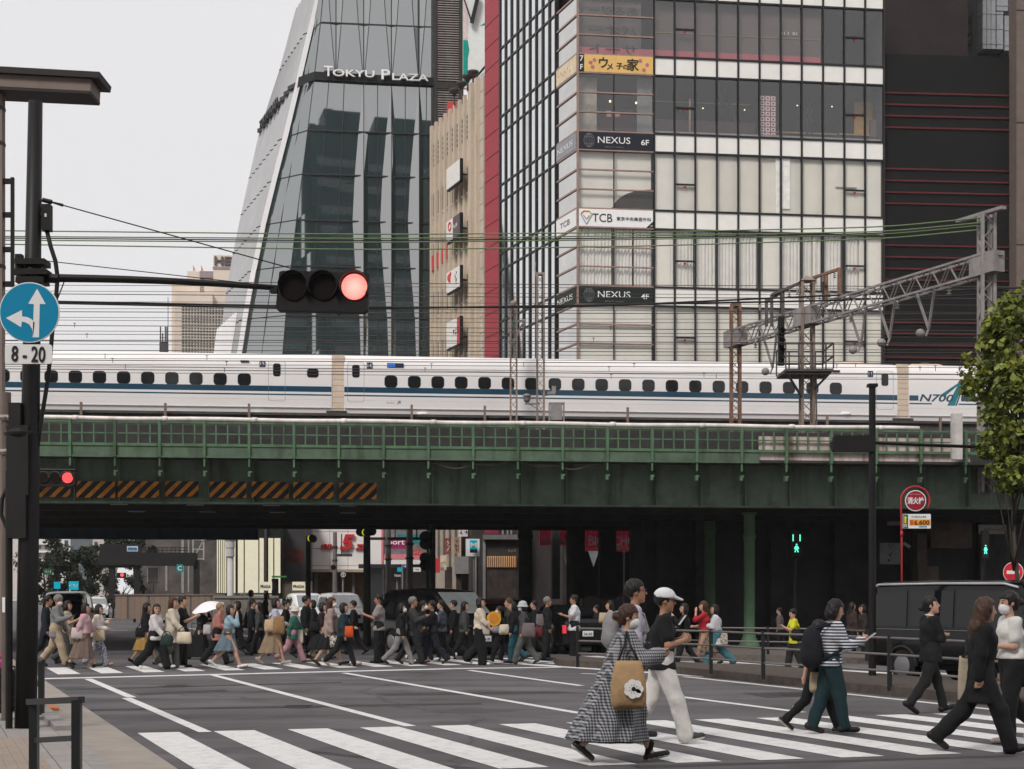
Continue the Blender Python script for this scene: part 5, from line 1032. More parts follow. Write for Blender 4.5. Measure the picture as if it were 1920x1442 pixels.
def leafm(name, col):
    m = M(name, col, .45, var=.25, vs=8); n = m.node_tree.nodes; L = m.node_tree.links; b = n['Principled BSDF']; o = n['Material Output']; tr = n.new('ShaderNodeBsdfTranslucent'); tr.inputs[0].default_value = (col[0] * 1.6, col[1] * 1.6, col[2], 1); x = n.new('ShaderNodeMixShader'); x.inputs[0].default_value = .3; L.new(b.outputs[0], x.inputs[1]); L.new(tr.outputs[0], x.inputs[2]); L.new(x.outputs[0], o.inputs[0]); return m
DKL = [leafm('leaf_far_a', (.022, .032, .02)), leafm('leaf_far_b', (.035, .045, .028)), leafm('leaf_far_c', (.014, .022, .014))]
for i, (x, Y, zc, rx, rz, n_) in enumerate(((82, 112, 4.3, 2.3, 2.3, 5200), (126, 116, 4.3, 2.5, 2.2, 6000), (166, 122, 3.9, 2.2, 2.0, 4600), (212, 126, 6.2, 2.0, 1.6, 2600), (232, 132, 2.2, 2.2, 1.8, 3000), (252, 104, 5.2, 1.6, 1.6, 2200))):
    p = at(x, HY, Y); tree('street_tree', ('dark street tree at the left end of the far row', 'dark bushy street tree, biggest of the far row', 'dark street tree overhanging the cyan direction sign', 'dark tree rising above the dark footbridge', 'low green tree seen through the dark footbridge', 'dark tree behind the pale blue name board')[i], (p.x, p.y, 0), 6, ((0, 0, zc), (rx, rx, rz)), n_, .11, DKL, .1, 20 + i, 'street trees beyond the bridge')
# red stop light and small lights far away
RLED = M('red_lamp', (.8, .05, .05), .4, emit=(1, .06, .05), es=2.2)
t = thing('traffic_light', 'tiny distant traffic light showing red through the dark footbridge', 'traffic light', at(225, 1078, 105)); b = fb(PL(26.4), 218, 236, 1074, 1084, 0, .2); b.obj('head', black, t); b = B(); b.disc(PL(26.4).at(229, 1078), PL(26.4).n, .11, .08); b.obj('red_lamp', RLED, t)
# --- middle: signs and storefronts right of the white store
W4 = PL(31.5); pk = thing('pink_storefront', 'white shop front with a pink band between the grey street poles', 'building', W4.P(W4.u(735), 0, 0)); fb(W4, 720, 800, 960, 1123, .1, 4).obj('wall', M('shop_grey', (.18, .17, .18), .6, var=.3, vs=2), pk); fb(W4, 692, 716, 985, 1062, .1, 2).obj('side_panel', M('store_white'), pk)
fb(W4, 715, 719, 985, 1062, 0, .3).obj('pink_edge', M('shop_pink', (.62, .22, .25), .6), pk); fb(W4, 720, 790, 1039, 1050, 0, .2).obj('pink_band', M('shop_pink'), pk); fb(W4, 720, 790, 1050, 1059, 0, .2).obj('white_band', M('store_white'), pk); fb(W4, 672, 800, 1059, 1066, -1.5, .2).obj('canopy', M('canopy_dark', (.03, .03, .032), .6), pk)
board('magenta and teal shop sign with pale lettering behind a grey pole', 32.5, 722, 764, 1008, 1029, M('magenta', (.32, .02, .12), .5), 'port', SW, .42, name='shop_sign', wd=.95)
board('teal upper panel of the shop sign behind a grey pole', 32.4, 745, 790, 1002, 1020, M('deep_teal', (.03, .20, .20), .5), None, name='shop_sign')
board('red round-cornered sign with white lettering near the dark signal heads', 33, 775, 791, 1031, 1041, M('poster_red'), '~3', SW, .13)
board('small cyan shop sign low under the pink band', 33, 745, 756, 1064, 1072, CY, None, name='shop_sign')
board('small white shop sign with blurred dark characters', 33, 770, 789, 1064, 1072, M('sign_white'), '~3', INK, .14, name='shop_sign')
board('black and white taxi stand sign reading TAXI', 34, 738, 752, 1073, 1086, M('sign_black', (.015, .015, .016), .5), 'TAXI', SW, .16, post=745, wd=.36)
board('small white round-arrow sign on black before the white store', 34, 638, 649, 1072, 1083, M('sign_black'), '①', SW, .3, post=643)
board('blue one-way arrow sign on a thin pole near the taxi sign', 35, 756, 763, 1058, 1066, M('sign_blue', (.02, .13, .32), .4), '→', SW, .2, post=755)
# grey poles
GP = M('grey_pole', (.18, .165, .16), .6, var=.15)
for i, (x, S, wd, y0) in enumerate(((628, 36, .16, 998), (728, 37, .2, 985), (768, 38, .24, 985))):
    t = thing('street_pole', ('grey street pole with a short arm before the white store', 'grey street pole left of the taxi sign, slimmer of a pair', 'grey street pole right of the taxi sign, thicker of a pair')[i], 'pole', atS(x, HY, S)); p = atS(x, y0, S); b = B(); b.cyl((p.x, p.y, 0), p, wd * .8, wd * .65); b.obj('pole', GP, t)
    b = B(); z_ = HC + (HY - (1041 if i == 0 else 1010)) / S; b.box((p.x - (.1 if i == 0 else 1.1), p.y - .05, z_ - .07), (p.x + (.9 if i == 0 else .6), p.y + .05, z_ + .07)); b.bar((p.x + .35, p.y, z_), (p.x + .35, p.y, z_ + 1.1), .06); b.obj('arm', M('pole_arm', (.06, .055, .055), .6), t)
    for dz in (0, .7): b = B(); zz = 3.6 + dz; b.cyl((p.x, p.y, zz), (p.x, p.y, zz + .09), wd * .9); b.obj('band', M('pole_arm'), t)
t = thing('round_sign', 'back of a dark round road sign on the grey pole before the white store', 'sign', atS(626, 1064, 36.2)); b = B(); b.disc(atS(625, 1064, 36.4), (0, 1, 0), .14, .03); b.obj('disc', black, t)
# signal poles with round heads seen edge-on
YE = M('amber_rim', (.6, .62, .03), .4, emit=(.8, .85, .05), es=.5)
for i, (x, S, heads, r_) in enumerate(((578, 50, ((586, 1010),), .11), (688, 54, ((677, 998), (697, 996), (688, 999)), .15))):
    t = thing('signal_pole', ('thin black signal pole with one round head left of the white store', 'black signal pole with a cluster of round heads before the white store')[i], 'signal pole', atS(x, HY, S)); p = atS(x, heads[0][1], S); b = B(); b.cyl((p.x, p.y, 0), (p.x, p.y, p.z + .1), r_ * .95, r_ * .8, 10); b.obj('pole', black, t)
    for j, (hx, hy) in enumerate(heads):
        c = atS(hx, hy, S); b = B(); b.tube([c + V((0, .2, 0)), c + V((0, -.15, 0)), c + V((0, -.32, 0))], [.15, .15, .15], 14); b.obj('signal_head', black, t)
        if j in (0, 2) and not (i == 1 and j == 0): b = B(); b.tube([c + V((-.125 * math.cos(R(a)), -.33, .125 * math.sin(R(a)))) for a in range(-60, 61, 15)], [.006 + .02 * math.cos(R(a * 1.4)) for a in range(-60, 61, 15)], 5); b.obj('lit_rim', YE, t)
t = thing('signal_pole', 'black pole carrying a vertical stack of large signal heads near the taxi sign', 'signal pole', atS(810, HY, 52)); p = atS(811, 985, 52); b = B(); b.cyl((p.x, p.y, 0), p, .11); b.obj('pole', black, t)
for y in (1007, 1020, 1047, 1060): c = atS(798, y, 52); b = B(); b.tube([c + V((0, .2, 0)), c + V((0, -.2, 0))], .21, 14); b.box(c + V((.05, -.05, -.04)), c + V((.3, .05, .04))); b.obj('signal_head', black, t)
# beige front, lit storefront, signs
W5 = PL(33); t, q_ = block('beige street front with hanging signs left of the metro sign', 33, 812, 862, 960, M('street_beige', (.42, .36, .30), .7, var=.15, vs=2), [(834, 1063, 13, 60), (855, 1070, 10, 50)], wm=M('shop_opening', (.05, .04, .035), .5, var=.5))
for x in (820, 830, 841, 852): fb(q_, x, x + 1.5, 985, 1060, -.15, 0).obj('rib', M('street_beige_dark', (.25, .21, .18), .7), t)
fb(q_, 852, 883, 1044, 1076, -.4, -.1).obj('grey_shutter_box', GREYW, t)
board('red-brown poster sign hanging on the beige street front, wider of two', 35, 834, 846, 1009, 1039, M('poster_brown', (.24, .08, .06), .6, var=.6, vs=6), '~3v', SW, .2, name='hanging_sign')
board('brown rounded poster sign near the metro sign, narrower of two', 35, 852, 860.5, 1008, 1037, M('poster_tan', (.32, .2, .15), .6, var=.5, vs=6), '~3v', INK, .18, name='hanging_sign')
board('small pink-white sign with two figures above the metro sign', 35, 860, 877, 988, 1006, M('sign_pinkwhite', (.72, .64, .66), .5), '~2', INK, .25, name='hanging_sign')
board('red box sign with a pale window low on the beige front', 35, 814, 825, 1047, 1074, M('poster_red'), None, name='hanging_sign'); board('cream shop sign with orange lettering beside the red box sign', 34.8, 826, 837, 1041, 1069, M('sign_cream', (.72, .62, .48), .5), '~2', M('orange_ink', (.5, .2, .04), .5), .16, name='hanging_sign')
board('white metro exit sign with a cyan panel on a thin post', 36, 874, 899, 1011, 1043, M('sign_white'), None, frame=M('frame_grey', (.35, .35, .35), .5), post=889)
q_ = PL(36.2); t = bpy.data.objects[[o.name for o in bpy.data.objects if o.name.startswith('street_sign')][-1]]
o = sorted([o for o in bpy.data.objects if o.get('label', '').startswith('white metro exit')], key=lambda o: o.name)[0]
fb(q_, 881, 895, 1013, 1030, -.02, .05).obj('cyan_panel', CY, o); fb(q_, 881, 895, 1030, 1036.5, -.02, .05).obj('dark_panel', NV, o); text('M', .36, q_.P(q_.u(888), -.04, q_.z(888, 1022)), q_.d, Z, SW, o, bold=.02, width=.32); glyphs(4, .08, q_.P(q_.u(887), -.04, q_.z(888, 1039.5)), q_.d, INK, o)
t, q_ = block('dark grey storefront with a lit strip of wooden slats', 34, 884, 974, 960, M('charcoal_front', (.045, .042, .042), .5, var=.2, vs=2), [(912, 1066, 56, 56)], wm=M('shop_opening')); fb(q_, 905, 974, 1003, 1012, -.4, 0).obj('cornice', M('cornice_grey', (.16, .15, .15), .6), t)
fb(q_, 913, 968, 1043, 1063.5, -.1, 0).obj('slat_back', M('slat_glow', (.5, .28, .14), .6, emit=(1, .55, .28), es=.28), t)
b = B()
for i in range(14): fb(q_, 914 + i * 4, 915.3 + i * 4, 1043, 1064, -.2, -.1, b)
b.obj('slat', M('slat_dark', (.06, .03, .02), .6), t); glyphs(3, .15, q_.P(q_.u(959), -.1, q_.z(959, 1033)), q_.d, M('gold_letter', (.5, .42, .3), .5), t)
for x in (888, 905): fb(q_, x, x + 5, 1012, 1123, -.15, 0).obj('pilaster', GREYW, t)
fb(q_, 908, 935, 985, 1001, -.1, 0).obj('red_panel', M('dull_red', (.22, .03, .06), .6), t); 
for x in (941, 950, 957): fb(q_, x, x + 3, 988, 1002, -.1, 0).obj('display_window', M('far_pane'), t)
# karaoke signs between the dark columns
KR = M('karaoke_red', (.42, .015, .05), .45, emit=(.5, .02, .06), es=.1)
def kara(lab, S, x0, x1, y0, y1, body, xt, wd, sz, small=None):
    q_ = PL(S); t = thing('karaoke_sign', lab, 'sign', q_.P(q_.u((x0 + x1) / 2), 0, q_.z(x0, y1))); fb(q_, x0, x1, y0, y1, 0, .15).obj('panel', KR, t); text(body, sz, q_.P(q_.u(xt), -.02, q_.z(xt, 1014)), q_.d, Z, SW, t, width=wd, bold=.02, depth=.01)
    if small: text(small, .2, q_.P(q_.u(xt), -.02, q_.z(xt, 998)), q_.d, Z, M('pale_red_letter', (.6, .2, .24), .5), t, width=wd * .95)
    b = B(); b.prism([q_.P(q_.u(x0 + (x1 - x0) * i / 10), -.02, q_.z(xt, y1 - 5 - 4 * math.sin(i / 10 * 2.2))) for i in range(11)] + [q_.P(q_.u(x1), -.02, q_.z(xt, y1 - 2)), q_.P(q_.u(x0), -.02, q_.z(xt, y1 - 4))], q_.n * .02); b.obj('swoosh', M('swoosh_orange', (.6, .3, .2), .5), t); return t, q_
kara('smaller red karaoke sign ending in ECHO behind the dark columns', 40, 1012, 1072, 985, 1023, 'BIG ECHO', 1041, 1.35, .5)
kara('larger maroon karaoke sign reading BIG ECHO right of the dark columns', 42, 1098, 1196, 985, 1034, 'BIG ECHO', 1148, 2.15, .62, 'Karaoke Entertainment')
for x0, x1, y1, S, lab in ((1054, 1073, 1066, 42, 'grey triangular glass blade hanging under the smaller karaoke sign'), (1103, 1123, 1063, 42.5, 'grey triangular glass blade hanging under the larger karaoke sign')): q_ = PL(S); b = B(); b.prism([q_.at(x0, 1033), q_.at(x1, 1033), q_.at((x0 + x1) / 2, y1)], q_.n * .1); tag(b.obj('hanging_sign', M('blade_grey', (.33, .36, .35), .2)), lab, 'sign')
for i, (x0, x1, S) in enumerate(((1036, 1050, 44), (1074, 1097, 45), (1125, 1156, 45))): fb(PL(S), x0, x1, 940, 1123, 0, .5).obj('pier', CONC_D, br)
t = thing('lamp_post', 'thin pale street lamp post below the larger karaoke sign', 'post', atS(1170, HY, 44)); p = atS(1170, 1036, 44); b = B(); b.cyl((p.x, p.y, 0), p, .04); b.obj('post', M('pole_pale', (.36, .34, .33), .5), t); b = B(); b.ball(p, .06); b.obj('cap', M('pole_pale'), t)
t = thing('lamp_post', 'thin banded post leaning before the dark storefront', 'post', atS(995, HY, 43)); p = atS(993, 1040, 43); b = B(); b.cyl((p.x, p.y, 0), p, .035); b.obj('post', M('pole_pale'), t); b = B(); b.cyl((p.x, p.y, .9), (p.x, p.y, 1.5), .04); b.obj('yellow_band', M('band_yellow', (.5, .4, .05), .5), t)
# interior dark right side: warm lamps, faint signs, rear wall
for i, (x, y) in enumerate(((1223, 1102), (1237, 1101), (1241.5, 1101), (1278, 1090), (1298, 1100), (1232, 1033))):
    b = B(); c = atS(x, y, 46.3); b.lathe(c + V((0, 0, -.05)), [(.015, 0), (.045, .02), (.05, .07), (.02, .1)], 8); tag(b.obj('warm_lamp', lamp), 'small warm orange lamp glowing in the dark under the bridge', 'lamp', 'warm lamps in the dark arcade')
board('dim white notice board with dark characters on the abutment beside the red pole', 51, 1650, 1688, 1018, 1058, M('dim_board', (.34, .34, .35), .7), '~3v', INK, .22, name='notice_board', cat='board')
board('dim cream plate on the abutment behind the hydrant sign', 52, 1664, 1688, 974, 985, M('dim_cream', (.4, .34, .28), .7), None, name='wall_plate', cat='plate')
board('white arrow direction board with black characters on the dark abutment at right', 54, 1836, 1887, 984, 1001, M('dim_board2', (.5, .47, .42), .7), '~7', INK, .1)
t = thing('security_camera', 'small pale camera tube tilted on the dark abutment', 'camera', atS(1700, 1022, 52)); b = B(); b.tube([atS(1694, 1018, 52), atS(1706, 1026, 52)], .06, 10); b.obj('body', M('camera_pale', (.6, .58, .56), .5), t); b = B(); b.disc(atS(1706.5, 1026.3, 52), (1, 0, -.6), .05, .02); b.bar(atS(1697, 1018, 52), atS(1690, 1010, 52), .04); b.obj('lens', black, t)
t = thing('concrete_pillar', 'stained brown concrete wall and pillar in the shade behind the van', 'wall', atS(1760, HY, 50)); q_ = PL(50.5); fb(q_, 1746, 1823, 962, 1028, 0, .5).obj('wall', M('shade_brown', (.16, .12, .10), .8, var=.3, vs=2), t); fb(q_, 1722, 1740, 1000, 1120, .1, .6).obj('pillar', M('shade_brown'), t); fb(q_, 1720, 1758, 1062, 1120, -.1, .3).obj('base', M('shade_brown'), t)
# ================= near left: signal pole, signs, lamp, rails =================
BRN = M('pole_brown_black', (.008, .007, .007), .5, var=.2); 
SP = 153.0
sp_ = thing('signal_pole', 'tall black signal pole at the left edge with long mast arm and boxes', 'signal pole', (*atS(47, HY, SP).to_tuple()[:2], .06))
pb = atS(48, 1366, SP); pt = atS(66.5, 191, SP); b = B(); b.tube([pb, pb.lerp(pt, .25), pb.lerp(pt, .6), pt, pt + Z * .01], [.132, .125, .105, .085, .03], 16); b.obj('pole', BRN, sp_, True)
def pole_at(py): t = (1366 - py) / (1366 - 191); return pb.lerp(pt, t)
def pxs(x, y, S=SP): return atS(x, y, S)
b = B(); a0, a1 = pole_at(521), pxs(522, 540, 150); n_ = 8; b.tube([a0.lerp(a1, i / n_) + Z * .03 * math.sin(math.pi * i / n_) for i in range(n_ + 1)], [.052 - .018 * i / n_ for i in range(n_ + 1)], 10); b.obj('mast_arm', BRN, sp_, True)
b = B()
for y, w_ in ((494, .36), (513, .4), (528, .34)): c = pole_at(y); b.box(c + V((-w_ / 2, -.13, -.035)), c + V((w_ / 2, .13, .035)))
c = pxs(35, 493); b.box(c + V((-.03, -.05, -.1)), c + V((.05, .05, .1))); b.tube([pxs(80, 521), pxs(110, 523)], .06); b.obj('clamp', BRN, sp_)
b = B(); c = pxs(88.5, 409); b.box(c + V((-.05, -.06, -.16)), c + V((.05, .06, .16))); b.box(c + V((-.1, -.03, .02)), c + V((-.04, .03, .06))); b.obj('antenna_box', BRN, sp_); b = B(); b.box(c + V((-.012, -.066, -.0)), c + V((.012, -.06, .04))); b.obj('indicator', M('indicator_white', (.6, .6, .6), .5), sp_)
b = B(); b.tube([pxs(88, 433), pxs(95, 462), pxs(104, 490), pxs(108, 520), pxs(105, 560), pxs(99, 610), pxs(95, 660), pxs(90, 710), pxs(82, 760), pxs(75, 800), pxs(70, 840)], .027, 8); b.obj('hanging_cable', BLK, sp_, True)
b = B(); b.tube([pxs(80, 375), pxs(97, 379)], .03); b.tube([pxs(97, 379), pxs(118, 385)], [.012, .02], 6); b.tube([pxs(118, 385), pxs(545, 503, 151)], .008, 5); b.tube([pxs(84, 489), pxs(515, 537, 151)], .006, 5); b.tube([pxs(121, 527), pxs(109, 558)], .008, 5); b.obj('guy_wire', BRN, sp_)
b = B(); b.tube([pxs(16, 905), pxs(4, 935), pxs(2, 965), pxs(12, 988), pxs(24, 994), pxs(40, 992)], .025, 8); b.tube([pxs(54, 700), pxs(40, 762)], .01, 5); b.obj('hanging_cable', BLK, sp_, True)
b = B(); 
for (x0, y0, x1, y1) in ((24, 758, 46, 800), (20, 800, 60, 930), (22, 930, 56, 1010)):
    p, q_ = pxs(x0, y1), pxs(x1, y0); b.box((p.x, p.y - .16, p.z), (q_.x, p.y + .1, q_.z))
b.lathe(pxs(40, 812), [(.2, -.03), (.21, 0), (.16, .05), (.05, .07)], 14); b.obj('control_box', M('box_black', (.018, .017, .017), .5, var=.2), sp_)
b = B(); p, q_ = pxs(12, 1148), pxs(17, 1120); b.box((p.x, p.y - .15, p.z), (q_.x, p.y - .14, q_.z)); b.obj('white_label', white_paint, sp_)
# blue arrow sign and hours plate
SS = 158.0; rs = thing('road_sign', 'round blue sign with white ahead and left arrows above a white 8-20 plate', 'road sign', atS(54, 690, SS)); c = atS(55.5, 586, SS)
BL = M('sign_blue_bright', (.0, .20, .36), .45, var=.04); SWH = M('sign_face_white', (.70, .69, .68), .5, var=.04); nY = V((0, -1, 0))
b = B(); b.disc(c, nY, .358, .02, 48); b.obj('rim', SWH, rs); b = B(); b.disc(c + nY * .012, nY, .345, .006, 48); b.obj('sign_disc', BL, rs)
def sq(pts, mat, name): b = B(); b.prism([V(((x - 55.5) / SS, 0, (586 - y) / SS)) + c + nY * .019 for x, y in pts], -nY * .004); b.obj(name, mat, rs)
sq([(70.5, 542), (86.5, 571), (75.5, 570.5), (74, 633), (62, 633), (64.5, 571), (54, 570)], SWH, 'ahead_arrow')
arc = [(63, 632), (61.5, 618), (56, 609), (47, 604.5), (42, 603.5), (40.5, 614), (12, 597), (42, 582), (42.5, 594), (52, 595), (60, 599), (66, 606)]
b = B(); sq(arc, SWH, 'left_arrow')
b = B(); p0 = atS(53.5, 664, SS); b.prism([p0 + V((a, 0, d)) for a, d in rr_outline(-.28, .28, -.115, .115, .035)], V((0, .012, 0))); b.obj('hours_plate', SWH, rs); text('8 - 20', .26, p0 + nY * .003, V((1, 0, -.03)), Z, INK, rs, width=.40, bold=.01)
b = B()
for z_ in (.2, -.2): b.bar(c + V((-.12, .03, z_)), c + V((.1, .03, z_)), .03); b.bar(c + V((0, .02, z_)), c + V((0, .12, z_)), .03)
b.obj('bracket', dark_metal, rs)
# big red traffic light on the arm
S1_ = 150.0; tl = thing('traffic_light', 'large black three-lens traffic light showing red at the end of the mast arm', 'traffic light', atS(605, 545, S1_)); c = atS(605, 545, S1_)
HB = M('signal_black', (.009, .008, .008), .6, var=.15); DL = M('dead_lens', (.012, .009, .009), .3, var=.3, vs=30, ior=1.2)
b = B(); n0 = V((0, -1, 0)); o_ = [(-.585, -.22), (-.555, -.245), (.52, -.27), (.56, -.24), (.585, .2), (.56, .225), (-.5, .245), (-.54, .23)]; b.prism([c + V((x, -.02, z_)) for x, z_ in o_], V((0, .16, 0))); b.prism([c + V((x * .96, .14, z_ * .85)) for x, z_ in o_], V((0, .06, 0))); b.obj('housing', HB, tl)
for i, px_ in enumerate((551, 607, 665)):
    lc = atS(px_, 539, S1_) + V((0, -.03, 0)); hd = B(); m_ = 18
    ri = [(.176 * math.cos(R(a)), .176 * math.sin(R(a))) for a in np.linspace(-35, 215, m_)]
    vs = [lc + V((x, 0, z_)) for x, z_ in ri] + [lc + V((x, -.11, z_ + .01)) for x, z_ in ri] + [lc + V((x * 1.05, -.11, z_ * 1.05 + .01)) for x, z_ in ri] + [lc + V((x * 1.05, 0, z_ * 1.05)) for x, z_ in ri]
    for k_ in range(m_ - 1):
        for r_ in range(3): hd.f.append((r_ * m_ + k_, r_ * m_ + k_ + 1, (r_ + 1) * m_ + k_ + 1, (r_ + 1) * m_ + k_)); hd.mi.append(0)
    hd.v = [tuple(p) for p in vs]; hd.obj('hood', HB, tl)
    b = B(); 
    if i < 2: b.disc(lc + V((0, .0, 0)), n0, .165, .03, 28); o = b.obj('lens', DL, tl)
    else:
        b.disc(lc, n0, .165, .02, 28); o = b.obj('red_lens', M('red_lens', (.5, .02, .02), .4, emit=(1, .02, .025), es=.42), tl); d = B(); 
        for ring in range(1, 10):
            nn_ = ring * 6
            for k_ in range(nn_): a = 2 * math.pi * k_ / nn_; rr_ = .16 * ring / 9.4; d.ball(lc + V((rr_ * math.cos(a), -.013, rr_ * math.sin(a))), (.0056 + .0022 * (1 - ring / 9), .006, .0056 + .0022 * (1 - ring / 9)), 6, 4)
        d.obj('diode', M('red_diode', (1, .3, .25), .4, emit=(1, .42, .36), es=2.6), tl)['kind'] = 'stuff'
b = B(); b.box(c + V((-.66, -.04, -.02)), c + V((-.56, .1, .06))); b.tube([c + V((.18, 0, -.25)), c + V((.2, 0, -.31)), c + V((.24, 0, -.27))], .01, 5); b.obj('hanger', HB, tl)
# second, farther red light with its own pole
S2_ = 68.; t = thing('traffic_light', 'smaller traffic light showing red in front of the hazard boards', 'traffic light', atS(104, 897, S2_)); c = atS(104, 897, S2_); b = B(); b.prism([c + V((x, 0, z_)) for x, z_ in rr_outline(-.56, .54, -.22, .2, .1)], V((0, .2, 0))); b.obj('housing', HB, t)
for i, px_ in enumerate((83, 104, 127)):
    lc = atS(px_, 896, S2_) + V((0, -.02, 0)); b = B(); b.tube([lc + V((.17 * math.cos(R(a)), -.1, .17 * math.sin(R(a)))) for a in range(0, 181, 20)], .014, 5); b.obj('hood', M('hood_grey', (.05, .05, .05), .5), t); b = B(); b.disc(lc, n0, .145, .03, 20); b.obj('red_lens' if i == 2 else 'lens', M('red_lens_far', (.5, .02, .02), .4, emit=(1, .07, .075), es=1.5) if i == 2 else DL, t)
t = thing('signal_pole', 'black pole of the smaller red traffic light, mostly hidden by the near pole', 'signal pole', (*atS(52, HY, S2_).to_tuple()[:2], 0)); p = atS(52, 860, S2_); b = B(); b.cyl((p.x, p.y, 0), p, .1); b.tube([atS(52, 880, S2_) + V((0, .1, 0)), atS(140, 881, S2_) + V((0, .1, 0))], .035); b.obj('pole', BRN, t)
# street lamp and pole at the extreme left
LS_ = 128.; t = thing('street_lamp', 'square beige street lamp with a flat overhanging dark roof at top left', 'street lamp', (*atS(-2, HY, LS_).to_tuple()[:2], .1)); LBG = M('lamp_beige', (.20, .155, .135), .6, var=.08)
p = atS(3, 150, LS_); b = B(); b.box((p.x - .14, p.y - .07, .1), (p.x + .03, p.y + .07, p.z)); b.obj('post', LBG, t); q_ = atS(180, 180, LS_); b = B(); z1 = HC + (HY - 152) / LS_; b.prism([atS(x, y, LS_) + V((0, -.25, 0)) for x, y in ((-12, 148), (180, 155), (178, 185), (-12, 177))], V((0, .5, 0))); b.obj('lamp_box', LBG, t)
b = B(); b.prism([atS(x, y, LS_) + V((0, -.32, 0)) for x, y in ((-12, 137.5), (198, 149), (196, 160), (-12, 149))], V((0, .64, 0))); b.prism([atS(x, y, LS_) + V((0, -.26, 0)) for x, y in ((-12, 172), (179, 182), (177, 187), (-12, 178))], V((0, .52, 0))); b.obj('roof', M('lamp_roof_dark', (.02, .016, .016), .5), t)
b = B()
for y in (340, 403, 468, 533): a, e = atS(-20, y, LS_), atS(26, y, LS_); b.bar(a, e, .06, .07)
b.bar(atS(23.5, 333, LS_), atS(23.5, 538, LS_), .045, .05); b.obj('banner_frame', BRN, t)
for y in (204, 270, 500): b = B(); c = atS(3, y, LS_); b.box((c.x - .15, c.y - .08, c.z - .025), (c.x + .035, c.y + .08, c.z + .025)); b.obj('band', M('lamp_roof_dark'), t)
t = thing('street_pole', 'thin brown-grey pole beside the black signal pole at the left edge', 'pole', (*atS(10, HY, 148).to_tuple()[:2], .1)); p = atS(12, 736, 148); b = B(); b.cyl((p.x, p.y, .1), p, .062, .058); b.obj('pole', M('pole_warm_grey', (.12, .095, .082), .6, var=.15), t)
for y in (784, 848): b = B(); c = atS(10, y, 148); b.tube([c + V((-.1, -.05, 0)), c + V((.1, -.05, 0))], .04); b.ball(c + V((.02, -.1, 0)), .02); b.obj('clamp', M('clamp_pale', (.3, .26, .24), .5), t)
b = B(); p, q_ = atS(17, 920, 147), atS(30, 845, 147); b.box((p.x, p.y - .05, p.z), (q_.x, p.y + .05, q_.z)); b.obj('meter_box', M('meter_brown', (.09, .075, .06), .6), t)
t = thing('street_pole', 'slim dark post standing on the pavement left of the signal pole', 'pole', (*gnd(17, 1366, .06).to_tuple()[:2], .06)); p = gnd(17, 1366, .06); b = B(); b.cyl(p, (p.x, p.y, 3.2), .043); b.obj('pole', BRN, t)
# hand rails
RAILM = M('rail_black', (.02, .022, .024), .35, .3, var=.1)
t = thing('pavement_railing', 'black square-tube pavement railing at the bottom left corner', 'railing', (*atS(63, HY, 226).to_tuple()[:2], .06)); a, e = atS(64, 1316, 226), atS(144, 1312, 239)
for p in (a, e): b = B(); b.box((p.x - .034, p.y - .034, .06), (p.x + .034, p.y + .034, p.z)); b.obj('post', RAILM, t)
b = B(); b.bar(a + V((-.04, 0, 0)), e + V((.035, 0, 0)), .06, .05); b.obj('top_rail', RAILM, t); b = B(); b.bar(a - Z * .32, e - Z * .3, .04, .045); b.obj('mid_rail', RAILM, t)
t = thing('pavement_railing', 'second black pavement railing, partly behind the signal pole', 'railing', (*atS(76, HY, 141).to_tuple()[:2], .06)); e, a = atS(77.5, 1240, 141), atS(58, 1226, 127)
for p in (a, e): b = B(); b.box((p.x - .034, p.y - .034, .06), (p.x + .034, p.y + .034, p.z)); b.obj('post', RAILM, t)
b = B(); b.bar(a, e + V((.035, -.03, 0)), .05, .05); b.obj('top_rail', RAILM, t); b = B(); b.bar(a - Z * .34, e - Z * .34, .04, .045); b.obj('mid_rail', RAILM, t)
t = thing('kerb_reflector', 'small orange plate on the gutter beside the second pavement railing', 'reflector'); b = B(); p = gnd(92, 1330, .03); b.prism([p + RD * .5 - RQ * .14, p + RD * .5 + RQ * .1, p - RD * .25 + RQ * .12, p - RD * .25 - RQ * .1], (0, 0, .035)); b.obj('plate', M('plate_orange', (.55, .16, .03), .5, var=.2, vs=9), t)
# hedge and pink flowers
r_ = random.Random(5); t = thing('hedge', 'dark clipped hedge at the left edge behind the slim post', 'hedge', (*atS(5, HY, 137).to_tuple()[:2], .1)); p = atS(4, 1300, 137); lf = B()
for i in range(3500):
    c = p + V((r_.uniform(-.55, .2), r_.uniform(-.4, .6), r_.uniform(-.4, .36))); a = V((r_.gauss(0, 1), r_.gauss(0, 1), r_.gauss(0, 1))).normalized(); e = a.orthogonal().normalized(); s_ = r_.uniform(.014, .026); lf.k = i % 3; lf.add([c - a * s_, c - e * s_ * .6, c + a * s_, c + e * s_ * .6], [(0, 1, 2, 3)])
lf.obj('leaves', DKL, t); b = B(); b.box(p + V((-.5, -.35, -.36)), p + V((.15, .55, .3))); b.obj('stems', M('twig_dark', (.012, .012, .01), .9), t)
t = thing('azalea', 'small bright pink azalea blooming on top of the hedge at the left edge', 'flowers', p + V((0, 0, .35))); lf = B()
for i in range(240):
    c = p + V((-.03, 0, .44)) + V((r_.uniform(-.22, .1), r_.uniform(-.2, .2), r_.gauss(0, .045))); a = V((r_.gauss(0, 1), r_.gauss(0, 1), r_.gauss(0, 1))).normalized(); e = a.orthogonal().normalized(); s_ = .022; lf.add([c - a * s_, c - e * s_, c + a * s_, c + e * s_], [(0, 1, 2, 3)])
lf.obj('blossom', M('azalea_pink', (.5, .03, .2), .6, var=.2), t); b = B(); b.tube([p + V((-.05, 0, .2)), p + V((-.05, 0, .44))], .02); b.obj('stem', M('twig_dark'), t)

